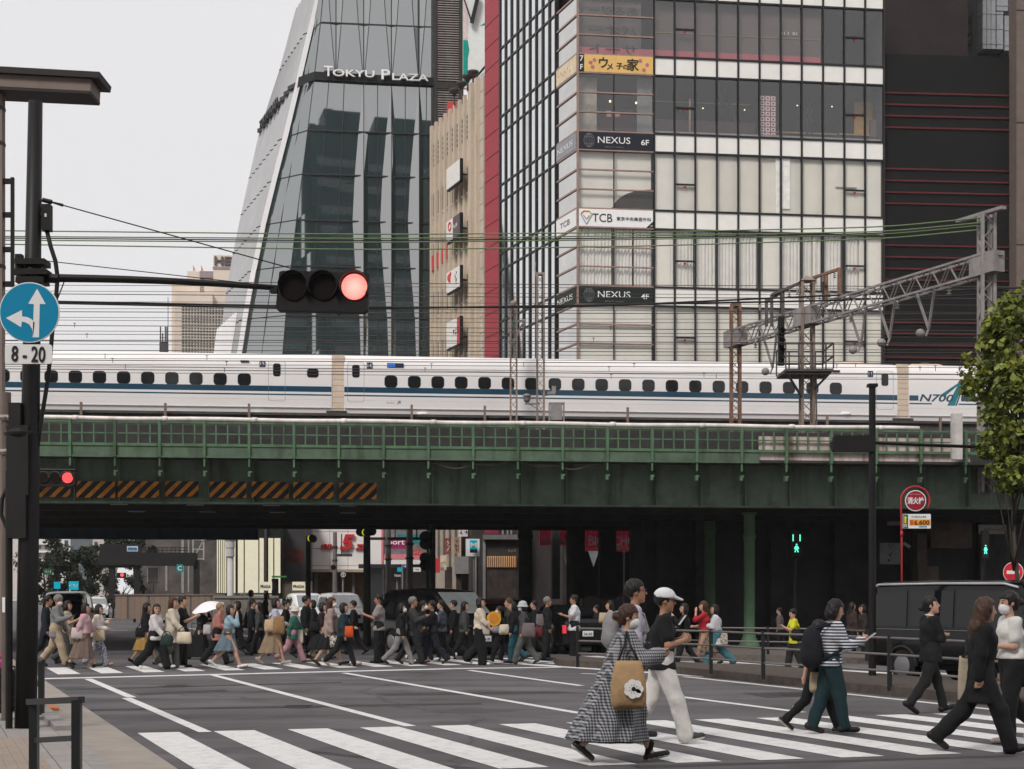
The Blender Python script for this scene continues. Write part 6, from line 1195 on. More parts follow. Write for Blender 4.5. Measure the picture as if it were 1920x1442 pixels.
# ================= right: signal, hydrant sign, pedestrian lights, railings, plane tree =================
S3 = 97.; t = thing('signal_pole', 'black signal pole right of centre carrying a head seen from behind', 'signal pole', (*atS(1636, HY, S3).to_tuple()[:2], .16)); p = atS(1635.5, 721, S3); b = B(); b.cyl((p.x, p.y, .1), p, .072, .064, 14); b.box((p.x - .09, p.y - .09, p.z - .05), (p.x + .09, p.y + .09, p.z + .01)); b.obj('pole', BRN, t)
b = B(); b.tube([atS(1636, 829, S3) + V((0, .1, 0)), atS(1720, 830.5, S3) + V((0, .3, 0)), atS(1905, 834, S3) + V((0, .6, 0))], .032, 8); b.tube([atS(1560, 827, S3), atS(1640, 829, S3)], .03); b.obj('mast_arm', BRN, t)
t = thing('traffic_light', 'black traffic light head seen from behind on the right signal pole', 'traffic light', atS(1600, 832, S3)); c = atS(1601, 832, S3); b = B(); b.prism([c + V((x, -.1, z_)) for x, z_ in rr_outline(-.42, .40, -.16, .15, .06)], V((0, .2, 0))); b.obj('housing', HB, t)
for x in (-.27, 0, .27): b = B(); b.tube([c + V((x, .1, .0)), c + V((x, .3, .0))], .13, 12); b.obj('hood', HB, t)
b = B(); b.ball(c + V((-.43, 0, .05)), .05, 8, 5); b.obj('hanger', M('hanger_grey', (.08, .08, .08), .5), t)
# hydrant sign
S4 = 68.; HR = M('hydrant_red', (.36, .025, .03), .4, var=.08); t = thing('hydrant_sign', 'red looped pole with round red hydrant disc and a price plate below', 'hydrant sign', (*atS(1691, HY, S4).to_tuple()[:2], 0)); c = atS(1716, 939, S4); b = B()
pts = [V((atS(1691.5, HY, S4).x, c.y, 0)), atS(1690.5, 1010, S4), atS(1689.5, 945, S4)] + [c + V((-.395 * math.cos(R(a)), 0, .395 * math.sin(R(a)))) for a in range(10, 226, 12)]
b.tube(pts, .027, 10); b.tube([atS(1690.5, 1006, S4), atS(1690.3, 996, S4)], .042, 10); b.obj('pole', HR, t, True)
b = B(); b.disc(c + V((0, -.03, 0)), n0, .29, .02, 36); b.obj('disc_rim', SWH, t); b = B(); b.disc(c + V((0, -.042, 0)), n0, .265, .008, 36); b.obj('disc', M('disc_red', (.26, .012, .025), .45, var=.05), t); text('消火栓', .2, c + V((0, -.048, 0)), V((1, 0, 0)), Z, SWH, t, bold=.025, width=.46); text('FIRE HYDRANT', .06, c + V((0, -.048, .17)), V((1, 0, 0)), Z, M('pale_red_letter'), t, width=.32)
b = B(); a, e = atS(1692, 991, S4), atS(1744, 964, S4); b.box((a.x, c.y - .06, a.z), (e.x, c.y - .03, e.z)); b.obj('price_plate', SWH, t)
def pp(x0, y0, x1, y1, mat, nm, d=.064): b = B(); p, q_ = atS(x0, y1, S4), atS(x1, y0, S4); b.box((p.x, c.y - d, p.z), (q_.x, c.y - .06, q_.z)); b.obj(nm, mat, t)
pp(1692.5, 965, 1701.5, 990.5, M('plate_green', (.015, .09, .06), .5), 'green_panel'); pp(1704, 974, 1743, 985.5, M('plate_amber', (.65, .34, .04), .5), 'amber_panel'); pp(1705, 975.5, 1711.5, 984.5, M('plate_orange_red', (.5, .08, .02), .5), 'red_tab', .067); pp(1722, 987, 1737, 989, M('sign_blue'), 'blue_tab')
b = B(); q_ = atS(1696, 976, S4); b.prism([V((q_.x + x, c.y - .068, q_.z + z_)) for x, z_ in ((-.02, -.08), (.03, -.08), (.03, .06), (.06, .06), (.0, .13), (-.04, .06), (-.02, .06))], V((0, .004, 0))); b.obj('arrow', M('arrow_yellow', (.65, .5, .02), .5), t)
q_ = atS(1727, 979.8, S4); text('6.600', .17, V((q_.x, c.y - .068, q_.z)), V((1, 0, 0)), Z, M('price_red', (.22, .02, .01), .5), t, bold=.02, width=.42); q_ = atS(1722, 969, S4); text('ドーカンレンタル', .05, V((q_.x, c.y - .064, q_.z)), V((1, 0, 0)), Z, M('plate_green'), t, width=.4); q_ = atS(1696, 986, S4); text('霊園', .09, V((q_.x, c.y - .066, q_.z)), V((1, 0, 0)), Z, SWH, t, width=.09)
# pedestrian signals
GLED = M('green_led', (.1, .7, .5), .4, emit=(.12, 1, .62), es=1.3)
def pedsig(lab, px_, py_, S, sx=1.0, bars=True):
    t = thing('pedestrian_signal', lab, 'traffic light', atS(px_, py_ + 8, S)); c = atS(px_, py_, S); b = B(); b.box(c + V((-.2 * sx, 0, -.42)), c + V((.2 * sx, .2, .42))); b.obj('housing', HB, t); b = B(); k_ = sx
    b.disc(c + V((0, -.01, -.035)), n0, .035 * max(.6, k_), .01, 12)
    for pts in (([-.05, -.08], [.05, -.08], [.05, -.2], [-.05, -.2]), ([-.05, -.08], [-.11, -.17], [-.085, -.19], [-.03, -.12]), ([.05, -.08], [.11, -.16], [.085, -.19], [.03, -.12]), ([-.05, -.19], [.0, -.19], [-.05, -.29], [-.09, -.28]), ([.0, -.19], [.05, -.19], [.09, -.28], [.05, -.29])): b.prism([c + V((x * k_, -.012, z_)) for x, z_ in pts], V((0, .01, 0)))
    b.obj('walking_figure', GLED, t)
    if bars:
        b = B()
        for x in (-.13, .095): b.box(c + V((x, -.012, .07)), c + V((x + .035, 0, .29)))
        b.obj('countdown_bar', GLED, t)
    b = B(); b.cyl((c.x, c.y + .3, 0), (c.x, c.y + .3, c.z + .3), .06); b.obj('post', HB, t)
pedsig('pedestrian signal with green walking figure and two countdown bars under the bridge', 1493.5, 1019, 58, .75)
pedsig('narrow side-on pedestrian signal with a green figure at the far right', 1848, 1021, 62, .5, False)
t = thing('no_entry_sign', 'red no entry disc with a white bar, cut off by the van at far right', 'road sign', (*atS(1900, HY, 71).to_tuple()[:2], 0)); c = atS(1900, 1073, 71); nn_ = V((-.62, -.78, 0)).normalized(); b = B(); b.disc(c, nn_, .27, .02, 32); b.obj('rim', SWH, t); b = B(); b.disc(c + nn_ * .012, nn_, .255, .006, 32); b.obj('disc', M('no_entry_red', (.5, .015, .03), .4, emit=(.6, .02, .04), es=.08), t); sd_ = V((-nn_.y, nn_.x, 0)); b = B(); b.bar(c + nn_ * .018 - sd_ * .17, c + nn_ * .018 + sd_ * .17, .004, .09); b.obj('bar', SWH, t); b = B(); b.cyl((c.x, c.y + .06, 0), (c.x, c.y + .06, c.z + .25), .035); b.obj('post', HB, t)
# railings on the islands
def guard(label, base, top, nr, z0, mat=RAILM, split=1):
    P_ = [gnd(x, y, z0) for x, y in base]; t = thing('guard_rail', label, 'railing', P_[0]); pr_ = M('rail_worn', (.16, .145, .135), .4, .4, var=.2)
    for p in P_: b = B(); b.box(p + V((-.035, -.035, -.05)), p + V((.035, .035, top + .03))); b.obj('post', mat, t)
    for k_ in range(nr):
        b = B(); z_ = top * (1 - k_ / nr) - .02
        for i in range(len(P_) - 1): b.tube([P_[i] + Z * z_, P_[i + 1] + Z * z_], .021, 8)
        b.obj('rail', pr_, t)
guard('black three-bar guard rail along the near median', [(1083, 1247), (1215, 1252), (1333, 1259), (1431, 1269), (1552, 1277), (1668, 1287), (1815, 1302), (1985, 1320)], .84, 3, .16)
guard('dark guard rail on the far island behind the green column', [(1255, 1222), (1345, 1225), (1440, 1227), (1530, 1229), (1625, 1236)], .72, 2, .15)
# plane tree at the right edge
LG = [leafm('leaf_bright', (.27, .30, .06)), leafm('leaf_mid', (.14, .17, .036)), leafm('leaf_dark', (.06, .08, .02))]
p = atS(1929, HY, 98); tree('plane_tree', 'leafy bright green plane tree at the right edge covering the train', (p.x, p.y, 0), 8, ((0, 0, 5.75), (1.0, 1.05, 1.95)), 8600, .078, LG, .13, 4, None, limbs=9, clumps=70)
p = atS(1880, HY, 99); tree('plane_tree', 'low leafy spray of plane tree hanging below the train end', (p.x + .35, p.y + .25, 0), 6, ((-.1, 0, 4.3), (.8, .7, .6)), 2200, .068, LG, .06, 9, None, limbs=5, clumps=16)
# manhole covers and repaired strips in the road
PATCH = M('asphalt_patch', (.05, .048, .049), .85, var=.3, vs=3, bump=.3, bs=80); pa = B()
for i, (pts, z_) in enumerate((([(150, 1330), (900, 1318), (905, 1321), (152, 1334)], .002), ([(700, 1300), (1040, 1296), (1100, 1300), (720, 1305)], .0024), ([(250, 1300), (420, 1293), (430, 1296), (262, 1304)], .002), ([(1390, 1300), (1530, 1296), (1580, 1304), (1440, 1309)], .002), ([(480, 1400), (505, 1399), (900, 1441), (840, 1441)], .0021), ([(1180, 1436), (1900, 1416), (1910, 1419), (1200, 1441)], .002), ([(120, 1292), (640, 1279), (642, 1280.5), (122, 1294.5)], .0022))): pa.sheet([gnd(*q_) for q_ in pts][::-1], z_)
pa.obj('road_patch', PATCH, kind='structure')
for i, (x, y, lab) in enumerate(((1485, 1303, 'round dark manhole cover beside the median railing'), (560, 1325, 'round manhole cover between two lane lines'), (330, 1287, 'small manhole cover near the far stop line'))):
    t = thing('manhole_cover', lab, 'manhole', gnd(x, y)); p = gnd(x, y); b = B(); b.lathe(p, [(.34, .0), (.34, .006), (.31, .007)], 24); b.obj('frame', M('iron_dark', (.035, .033, .033), .6, .4), t); b = B(); b.lathe(p, [(.30, .0), (.30, .009)], 24)
    for k_ in range(5): b.box(p + V((-.2, -.22 + k_ * .1, .008)), p + V((.2, -.19 + k_ * .1, .013)))
    b.obj('lid', M('iron_worn', (.06, .056, .054), .6, .4, var=.3, vs=12), t)

# ================= vehicles =================
TYRE = M('tyre', (.012, .012, .012), .85, var=.1); RIM = M('rim', (.32, .32, .33), .3, .8, var=.05); CGL = M('car_glass', (.006, .007, .008), .03, var=0, ior=1.45); CGLP = M('car_windscreen', (.16, .17, .175), .05, var=.2, vs=3, ior=2.6); TAIL = M('tail_lamp', (.3, .01, .012), .2, emit=(1, .03, .03), es=.25); HEAD = M('head_lamp', (.7, .7, .72), .1, emit=(1, .97, .9), es=.25); TRIMC = M('car_trim', (.012, .012, .012), .5); PLW = M('plate_face', (.72, .72, .7), .5, var=.05)
def car(name, label, cat, pos, yaw, st, paint, wheels, wr=.32, front=(1, 2), rear=None, sidewin=(), belt=.06, lights=True, plate='34-30', group=None, wind=CGLP, brake=TAIL, roofbar=False, chrome=None):
    """st: stations (x, z_top, halfwidth_top, z_belt, halfwidth_belt, z_bottom), rear to front"""
    t = thing(name, label, cat, pos, group); t.rotation_euler = (0, 0, yaw)
    def O(b, nm, m, **kw): o = b.obj(nm, m, None, **kw); o.parent = t; return o
    b = B(); sec = []
    for x, zt, ht, zb_, hb, z0 in st:
        h = [(hb * .9, z0), (hb * .985, z0 + .12), (hb, z0 + .3), (hb, zb_ - .06), (hb * .985, zb_), (ht + (hb - ht) * .12, zt - .13), (ht - .02, zt - .05), (ht - .1, zt), (ht * .5, zt + .018)]
        sec.append([V((x, -a, c)) for a, c in h] + [V((x, a, c)) for a, c in h[::-1]])
    n_ = len(sec[0]); vs = [p for s_ in sec for p in s_]
    fs = [(i * n_ + k, i * n_ + (k + 1) % n_, (i + 1) * n_ + (k + 1) % n_, (i + 1) * n_ + k) for i in range(len(sec) - 1) for k in range(n_)]
    fs += [tuple(range(n_))[::-1], tuple((len(sec) - 1) * n_ + k for k in range(n_))]; b.add(vs, fs); bo = O(b, 'body', paint, smooth=True); md = bo.modifiers.new('e', 'EDGE_SPLIT'); md.split_angle = R(38)
    def surf(i, f, sgn, e=.012):      # a point on the side glass between belt and roof rail at station i
        x, zt, ht, zb_, hb, z0 = st[i] if not isinstance(i, tuple) else [st[i[0]][k] * (1 - i[1]) + st[i[0] + 1][k] * i[1] for k in range(6)]
        y0, z0_ = hb * .985, zb_; y1, z1_ = ht + (hb - ht) * .12, zt - .13; return V((x, sgn * (y0 + (y1 - y0) * f + e), z0_ + (z1_ - z0_) * f))
    for a, c, f0, f1 in sidewin:
        for sg in (-1, 1):
            w_ = B(); w_.add([surf(a, belt, sg), surf(c, belt, sg), surf(c, f1, sg), surf(a, f0, sg)], [(0, 1, 2, 3) if sg < 0 else (3, 2, 1, 0)]); O(w_, 'side_window', CGL)
    def topq(i, j, m_, nm, s0=.88, s1=.88, f0=.0, f1=1.0):
        A, Bv = st[i], st[j]; w_ = B(); nx = .012 if A[0] < Bv[0] else -.012
        p = lambda k, sg, s_: V((st[k][0], sg * (st[k][2]) * s_, st[k][1]))
        q0, q1, q2, q3 = p(i, -1, s0), p(i, 1, s0), p(j, 1, s1), p(j, -1, s1); d = V((nx * 1.5, 0, .022)); L_ = lambda u, v_, f: u.lerp(v_, f) + d
        w_.add([L_(q0, q3, f0), L_(q1, q2, f0), L_(q1, q2, f1), L_(q0, q3, f1)], [(0, 1, 2, 3) if A[0] > Bv[0] else (3, 2, 1, 0)]); O(w_, nm, m_)
    topq(front[0], front[1], wind, 'windscreen', f0=.06, f1=.94)
    if rear: topq(rear[0], rear[1], CGL, 'rear_window', f0=.08, f1=.9)
    for x in wheels:
        for sg in (-1, 1):
            hb = max(s_[4] for s_ in st); c = V((x, sg * (hb - .11), wr)); a = B(); a.tube([c + V((0, -sg * .1, 0)), c + V((0, sg * .085, 0)), c + V((0, sg * .115, 0))], [wr, wr, wr * .9], 20); w_ = O(a, 'wheel', TYRE); r_ = B(); r_.tube([c + V((0, sg * .1, 0)), c + V((0, sg * .122, 0)), c + V((0, sg * .128, 0))], [wr * .66, wr * .62, wr * .2], 14)
            o = r_.obj('rim', RIM); o.parent = w_
            k_ = B(); k_.tube([c + V((wr * 1.14 * math.cos(R(q_)), sg * .112, wr * 1.14 * math.sin(R(q_)))) for q_ in range(0, 181, 15)], .035, 6); O(k_, 'wheel_arch', TRIMC)
    if chrome is not None and st is VAN:
        for sg in (-1, 1):
            q_ = B(); q_.tube([V((st[i][0], sg * (st[i][2] + .015), st[i][1] - .05)) for i in range(1, 6)], .022, 6); O(q_, 'drip_rail', M('drip_rail', (.45, .45, .46), .35))
            q_ = B(); q_.tube([V((st[i][0], sg * (st[i][4] + .004), st[i][3] - .02)) for i in range(1, 6)], .01, 5); O(q_, 'belt_line', M('belt_grey', (.12, .12, .12), .4))
            for xs_ in (-.62, .62): q_ = B(); q_.bar((xs_, sg * .848, .35), (xs_, sg * .848, 1.0), .012, .012); O(q_, 'door_seam', M('seam_grey', (.05, .05, .05), .5))
    xf, xr = st[-1][0], st[0][0]; hb = st[-2][4]; zb_ = st[-2][3]
    for sg in (-1, 1):
        h = B(); h.ball((xf - .07, sg * hb * .76, zb_ - .2), (.1, hb * .17, .065), 12, 8); O(h, 'headlight', HEAD)
        tl_ = B(); zr = st[0][3]; tl_.box((xr - .012, sg * st[0][4] * .97, zr - .22), (xr + .1, sg * st[0][4] * .82, zr + .02)); O(tl_, 'tail_light', brake)
        m_ = B(); fx = st[front[0]][0] * .45 + st[front[1]][0] * .55; m_.ball((fx + .05, sg * (hb + .13), st[front[0]][3] + .14), (.07, .11, .1), 10, 6); m_.bar((fx + .05, sg * (hb - .06), st[front[0]][3] + .06), (fx + .05, sg * (hb + .08), st[front[0]][3] + .1), .05); O(m_, 'mirror', chrome or paint)
        d = B(); xm = st[front[0]][0] - .55; d.box((xm - .1, sg * (hb + .025), zb_ - .14), (xm + .1, sg * (hb - .01), zb_ - .1)); O(d, 'door_handle', TRIMC if chrome is None else chrome)
    g_ = B(); g_.box((xf - .02, -hb * .5, zb_ - .3), (xf + .012, hb * .5, zb_ - .12)); g_.box((xf - .02, -hb * .7, .25), (xf + .014, hb * .7, .42)); O(g_, 'grille', TRIMC)
    bp_ = B(); bp_.box((xr - .05, -hb * .93, .3), (xr + .1, hb * .93, .55)); O(bp_, 'bumper', paint)
    for x, sg, in ((xf + .02, 1), (xr - .056, -1)):
        q_ = B(); z_ = .5 if sg > 0 else .62; q_.box((x - .006, -.165, z_ - .08), (x + .006, .165, z_ + .08)); pl_ = O(q_, 'number_plate', PLW)
        me = text_mesh(plate, .11, .003, .02, width=.26); me.transform(Matrix(((0, 0, sg, x + sg * .007), (sg, 0, 0, 0), (0, 1, 0, z_ - .015), (0, 0, 0, 1)))); me.materials.append(M('plate_ink', (.02, .06, .03), .5)); o = bpy.data.objects.new('lettering', me); C.objects.link(o); o.parent = pl_
    return t
def head(dx, dy): return math.atan2(dy, dx)
BLKP = M('car_black', (.004, .004, .0045), .12, var=0, ior=1.38); WHP = M('car_white', (.74, .74, .74), .25, var=.02, coat=.5); DKP = M('car_charcoal', (.008, .008, .010), .25, var=0, ior=1.3); SLV = M('car_silver', (.4, .41, .42), .25, .6, var=.02, coat=.5)
VAN = [(-2.36, 1.84, .76, 1.0, .83, .38), (-2.31, 1.93, .775, 1.05, .845, .33), (-2.2, 1.975, .785, 1.06, .85, .3), (-.6, 1.985, .785, 1.06, .845, .28), (1.0, 1.97, .78, 1.06, .845, .28), (1.3, 1.9, .76, 1.06, .845, .28), (2.02, 1.14, .77, 1.04, .84, .28), (2.25, 1.0, .76, .93, .82, .27), (2.34, .82, .73, .78, .78, .3)]
VW = [(1, (2, .5), .9, .94), ((2, .56), (3, .25), .94, .94), ((3, .3), 4, .94, .94), ((4, .1), (5, .55), .94, .9)]
car('van', 'large black van parked beyond the railing at the right edge', 'van', (9.15, 28.2, 0), head(.50, -.866), VAN, BLKP, (-1.5, 1.45), .33, (5, 6), (1, 0), VW[:3] + [((4, .15), (5, .35), .94, .94)], chrome=M('van_chrome', (.5, .5, .5), .15, .9))
MINI = [(-2.45, 1.5, .68, 1.0, .86, .35), (-2.35, 1.8, .72, 1.03, .89, .3), (-1.9, 1.92, .76, 1.04, .91, .25), (-.4, 1.95, .77, 1.03, .92, .22), (.75, 1.86, .74, 1.03, .92, .22), (1.72, 1.16, .74, 1.0, .91, .22), (2.2, 1.03, .72, .95, .89, .22), (2.42, .85, .66, .8, .82, .26)]
MW = [(1, (2, .35), .9, .94), ((2, .4), (3, .3), .94, .94), ((3, .36), (4, .6), .94, .92)]
SED = [(-2.25, .92, .62, .85, .80, .32), (-2.15, 1.03, .66, .9, .85, .26), (-1.55, 1.08, .66, .93, .87, .22), (-.95, 1.4, .58, .93, .875, .2), (.2, 1.45, .59, .92, .875, .2), (.55, 1.4, .58, .92, .875, .2), (1.2, 1.02, .66, .9, .87, .2), (2.0, .88, .68, .82, .84, .2), (2.25, .72, .62, .68, .78, .24)]
SW_ = [((2, .6), (3, .9), .6, .93), ((3, .95), (5, .3), .93, .93)]
SUV = [(-2.3, 1.3, .62, 1.0, .84, .38), (-2.2, 1.62, .66, 1.02, .88, .32), (-1.7, 1.74, .70, 1.03, .9, .28), (0, 1.78, .71, 1.02, .9, .25), (.6, 1.7, .69, 1.02, .9, .25), (1.35, 1.16, .72, 1.0, .89, .25), (2.1, 1.04, .72, .94, .87, .26), (2.32, .85, .66, .8, .82, .3)]
c = gnd(112, 1196); car('minivan', 'black minivan with red tail lamp driving away at the left under the bridge', 'car', (c.x, c.y + 1.6, 0), head(-.16, 1), MINI, BLKP, (-1.45, 1.45), .34, (4, 5), (1, 0), MW, brake=M('tail_lamp_lit', (.5, .01, .01), .3, emit=(1, .04, .05), es=1.6))
KEI = [(-1.65, 1.6, .6, .95, .70, .3), (-1.55, 1.85, .62, .98, .72, .25), (-.2, 1.9, .63, .98, .735, .22), (.8, 1.86, .62, .98, .735, .22), (1.35, 1.12, .64, .95, .73, .22), (1.6, .95, .62, .85, .71, .22), (1.66, .7, .6, .66, .68, .26)]
c = at(292, HY, 101); car('van', 'small white van facing the viewer beside the low brown wall', 'van', (c.x, c.y, 0), head(.22, -1), KEI, WHP, (-1.1, 1.1), .28, (3, 4), (1, 0), [(1, (2, .5), .9, .93), ((2, .56), 3, .93, .93)])
c = at(476, HY, 84); car('van', 'dark van with a pale windscreen behind the stained stone wall', 'van', (c.x, c.y, 0), head(.45, -1), VAN, BLKP, (-1.5, 1.45), .33, (5, 6), (1, 0), VW[:3])
c = at(574, HY, 80); car('minivan', 'white minivan facing the viewer left of the thin black signal pole', 'car', (c.x, c.y, 0), head(.3, -1), MINI, WHP, (-1.45, 1.45), .33, (4, 5), (1, 0), MW)
c = at(640, HY, 77); car('minivan', 'white minivan with a large pale windscreen before the white store', 'car', (c.x, c.y, 0), head(.35, -1), MINI, WHP, (-1.45, 1.45), .33, (4, 5), (1, 0), MW)
c = at(606, HY, 92); tx = car('taxi', 'silver taxi with a roof lamp between the two white minivans', 'taxi', (c.x, c.y, 0), head(.3, -1), SED, SLV, (-1.35, 1.4), .31, (5, 6), (3, 2), SW_)
b = B(); b.box((-.05, -.22, 1.46), (.12, .22, 1.62)); o = b.obj('roof_lamp', M('taxi_lamp', (.85, .85, .8), .4, emit=(1, 1, .95), es=.4)); o.parent = tx
c = at(512, HY, 88); car('car', 'white car half hidden behind the stone wall near the cream store', 'car', (c.x, c.y, 0), head(.3, -1), SED, WHP, (-1.35, 1.4), .31, (5, 6), (3, 2), SW_)
c = at(183, HY, 128); car('car', 'small white car far down the street under the trees, nearest to the dark footbridge', 'car', (c.x, c.y, 0), head(.3, -1), SUV, WHP, (-1.4, 1.4), .34, (4, 5), (1, 0), [(1, (2, .5), .9, .93), ((2, .55), (4, .3), .93, .93)])
c = at(148, HY, 140); car('car', 'white car far down the street beside the black minivan', 'car', (c.x, c.y, 0), head(-.3, 1), SUV, WHP, (-1.4, 1.4), .34, (4, 5), (1, 0), [(1, (2, .5), .9, .93), ((2, .55), (4, .3), .93, .93)])
c = gnd(818, 1228); car('minivan', 'long black minivan stopped behind the crossing right of the signal stack', 'car', (c.x + .1, c.y + 1.2, 0), head(.62, -.9), MINI, BLKP, (-1.45, 1.45), .34, (4, 5), (1, 0), MW, chrome=M('van_chrome'))
c = gnd(1056, 1226); car('sedan', 'black sedan with red tail lamps and plate 34-30 behind the white T-shirt man', 'car', (c.x, c.y + 1.5, 0), head(-.32, 1), SED, BLKP, (-1.35, 1.4), .31, (5, 6), (3, 2), SW_, brake=M('tail_lamp_dim', (.4, .01, .02), .3, emit=(1, .05, .08), es=.5))
c = gnd(930, 1218); car('sedan', 'dark charcoal sedan hidden behind the crossing crowd', 'car', (c.x, c.y + 2, 0), head(.7, -.7), SED, DKP, (-1.35, 1.4), .31, (5, 6), (3, 2), SW_)
# ================= people: smooth blended bodies, clothes, bags =================
def smin(a, b, k): h = np.clip(.5 + .5 * (b - a) / k, 0, 1); return b + (a - b) * h - k * h * (1 - h)
def A3(*p): return np.array(p, float)
def cap(a, b, ra, rb=None, k=.03):
    a, b = np.array(a, float), np.array(b, float); rb = ra if rb is None else rb; d = b - a; dd = max(1e-9, d @ d)
    def f(x, y, z): t = np.clip(((x - a[0]) * d[0] + (y - a[1]) * d[1] + (z - a[2]) * d[2]) / dd, 0, 1); return np.sqrt((x - a[0] - t * d[0]) ** 2 + (y - a[1] - t * d[1]) ** 2 + (z - a[2] - t * d[2]) ** 2) - (ra + (rb - ra) * t)
    m = max(ra, rb); return f, np.minimum(a, b) - m, np.maximum(a, b) + m, k
def ell(c, r, Rm=None, k=.02):
    c, r = np.array(c, float), np.array(r, float); Rm = np.eye(3) if Rm is None else Rm
    def f(x, y, z):
        X, Y, Z_ = x - c[0], y - c[1], z - c[2]; q = [(Rm[0, i] * X + Rm[1, i] * Y + Rm[2, i] * Z_) / r[i] for i in range(3)]
        l = np.sqrt(q[0] ** 2 + q[1] ** 2 + q[2] ** 2) + 1e-9; g = np.sqrt((q[0] / r[0]) ** 2 + (q[1] / r[1]) ** 2 + (q[2] / r[2]) ** 2) + 1e-9; return l * (l - 1) / g
    m = r.max(); return f, c - m, c + m, k
def cone(p0, p1, r0, r1, sy=.85, nf=9, amp=.05, ph=0., k=.05):
    """skirt or coat skirt hanging from p0 to p1, with folds that grow towards the hem"""
    p0, p1 = np.array(p0, float), np.array(p1, float)
    def f(x, y, z):
        t = np.clip((p0[2] - z) / (p0[2] - p1[2]), -.1, 1.2); cx = p0[0] + (p1[0] - p0[0]) * t; cy = p0[1] + (p1[1] - p0[1]) * t; X, Y = x - cx, (y - cy) / sy
        th = np.arctan2(Y, X); r = (r0 + (r1 - r0) * t) * (1 + amp * np.clip(t, 0, 1) * np.sin(nf * th + ph + 2 * t) + amp * .5 * np.clip(t, 0, 1) * np.sin((nf * 2 - 3) * th - ph))
        d = (np.sqrt(X * X + Y * Y) - r) * .8; return np.maximum(np.maximum(d, p1[2] - z), z - p0[2])
    m = max(r0, r1) * 1.15; return f, np.minimum(p0, p1) - A3(m, m, 0), np.maximum(p0, p1) + A3(m, m, 0), k
def surf_net(prims, h, cuts=(), noise=0., nf=1.0, seed=0.):
    lo = np.min([p[1] for p in prims], 0) - 2.5 * h; hi = np.max([p[2] for p in prims], 0) + 2.5 * h
    ax = [np.arange(lo[i], hi[i] + h, h) for i in range(3)]; X, Y, Z_ = ax[0][:, None, None], ax[1][None, :, None], ax[2][None, None, :]
    D = np.full((len(ax[0]), len(ax[1]), len(ax[2])), 1.0)
    for f, a, b, k in prims:
        s = tuple(slice(max(0, int((a[i] - .07 - lo[i]) / h)), min(len(ax[i]), int((b[i] + .07 - lo[i]) / h) + 2)) for i in range(3))
        D[s] = smin(D[s], f(X[s[0]], Y[:, s[1]], Z_[:, :, s[2]]), k)
    if noise: D = D + noise * (np.sin(23 * nf * X + 14 * nf * Z_ + seed) * np.sin(19 * nf * Y - 21 * nf * Z_ + 2 * seed) + .6 * np.sin(41 * nf * X - 9 * nf * Y + 17 * nf * Z_ + seed * 3))
    for c in cuts: D = np.maximum(D, c(X, Y, Z_))
    n = D.shape; s = D < 0
    co = [(i, j, k) for i in (0, 1) for j in (0, 1) for k in (0, 1)]; sl = lambda A, c: A[c[0]:n[0] - 1 + c[0], c[1]:n[1] - 1 + c[1], c[2]:n[2] - 1 + c[2]]
    cnt = sum(sl(s, c).astype(np.int8) for c in co); mk = (cnt > 0) & (cnt < 8); idx = np.full(mk.shape, -1, np.int64); I = np.argwhere(mk); idx[mk] = np.arange(len(I))
    acc = np.zeros((len(I), 3)); num = np.zeros(len(I))
    for c in co:
        for q in range(3):
            if c[q]: continue
            e = list(c); e[q] = 1; d0 = sl(D, c)[mk]; d1 = sl(D, e)[mk]; m = (d0 < 0) != (d1 < 0); t = d0 / np.where(m, d0 - d1, 1); p = np.tile(np.array(c, float), (len(I), 1)); p[:, q] += t; acc[m] += p[m]; num[m] += 1
    v = (I + acc / num[:, None]) * h + lo; F_ = []
    for q in range(3):
        u, w_ = (q + 1) % 3, (q + 2) % 3; a = np.take(s, range(n[q] - 1), q); b = np.take(s, range(1, n[q]), q); E = np.argwhere(a != b); E = E[(E[:, u] > 0) & (E[:, w_] > 0) & (E[:, u] < n[u] - 1) & (E[:, w_] < n[w_] - 1)]
        if not len(E): continue
        g_ = lambda du, dw: idx[tuple((E[:, i] - (du if i == u else 0) - (dw if i == w_ else 0)) for i in range(3))]
        Q = np.stack([g_(1, 1), g_(0, 1), g_(0, 0), g_(1, 0)], 1); fl = ~a[E[:, 0], E[:, 1], E[:, 2]]; Q[fl] = Q[fl][:, ::-1]; F_.append(Q)
    return v, np.concatenate(F_)
def np_mesh(name, v, f, mats, mi=None):
    me = bpy.data.meshes.new(name); me.vertices.add(len(v)); me.vertices.foreach_set('co', v.astype(np.float32).ravel()); me.loops.add(f.size); me.loops.foreach_set('vertex_index', f.astype(np.int32).ravel()); me.polygons.add(len(f)); me.polygons.foreach_set('loop_start', np.arange(0, f.size, 4, dtype=np.int32))
    for m in mats: me.materials.append(m)
    if mi is not None: me.polygons.foreach_set('material_index', mi.astype(np.int32))
    me.polygons.foreach_set('use_smooth', np.ones(len(f), bool)); me.update(calc_edges=True); me.validate(); return me
SKIN = [M('skin_light', (.46, .27, .19), .5, var=.06, vs=20), M('skin_tan', (.36, .19, .12), .5, var=.06, vs=20)]
EYE = M('eye_dark', (.02, .013, .01), .3, var=0); LIP = M('lip', (.33, .10, .09), .45, var=0)
HAIRS = dict(k=M('hair_black', (.010, .008, .007), .45, var=.3, vs=30, bump=.4, bs=60), b=M('hair_brown', (.05, .022, .012), .45, var=.3, vs=30, bump=.4, bs=60), g=M('hair_grey', (.16, .15, .14), .5, var=.35, vs=30, bump=.4, bs=60), r=M('hair_red_brown', (.045, .02, .013), .45, var=.3, vs=30, bump=.4, bs=60), s=M('hair_sand', (.26, .17, .10), .5, var=.3, vs=30, bump=.4, bs=60))
_cl = {}
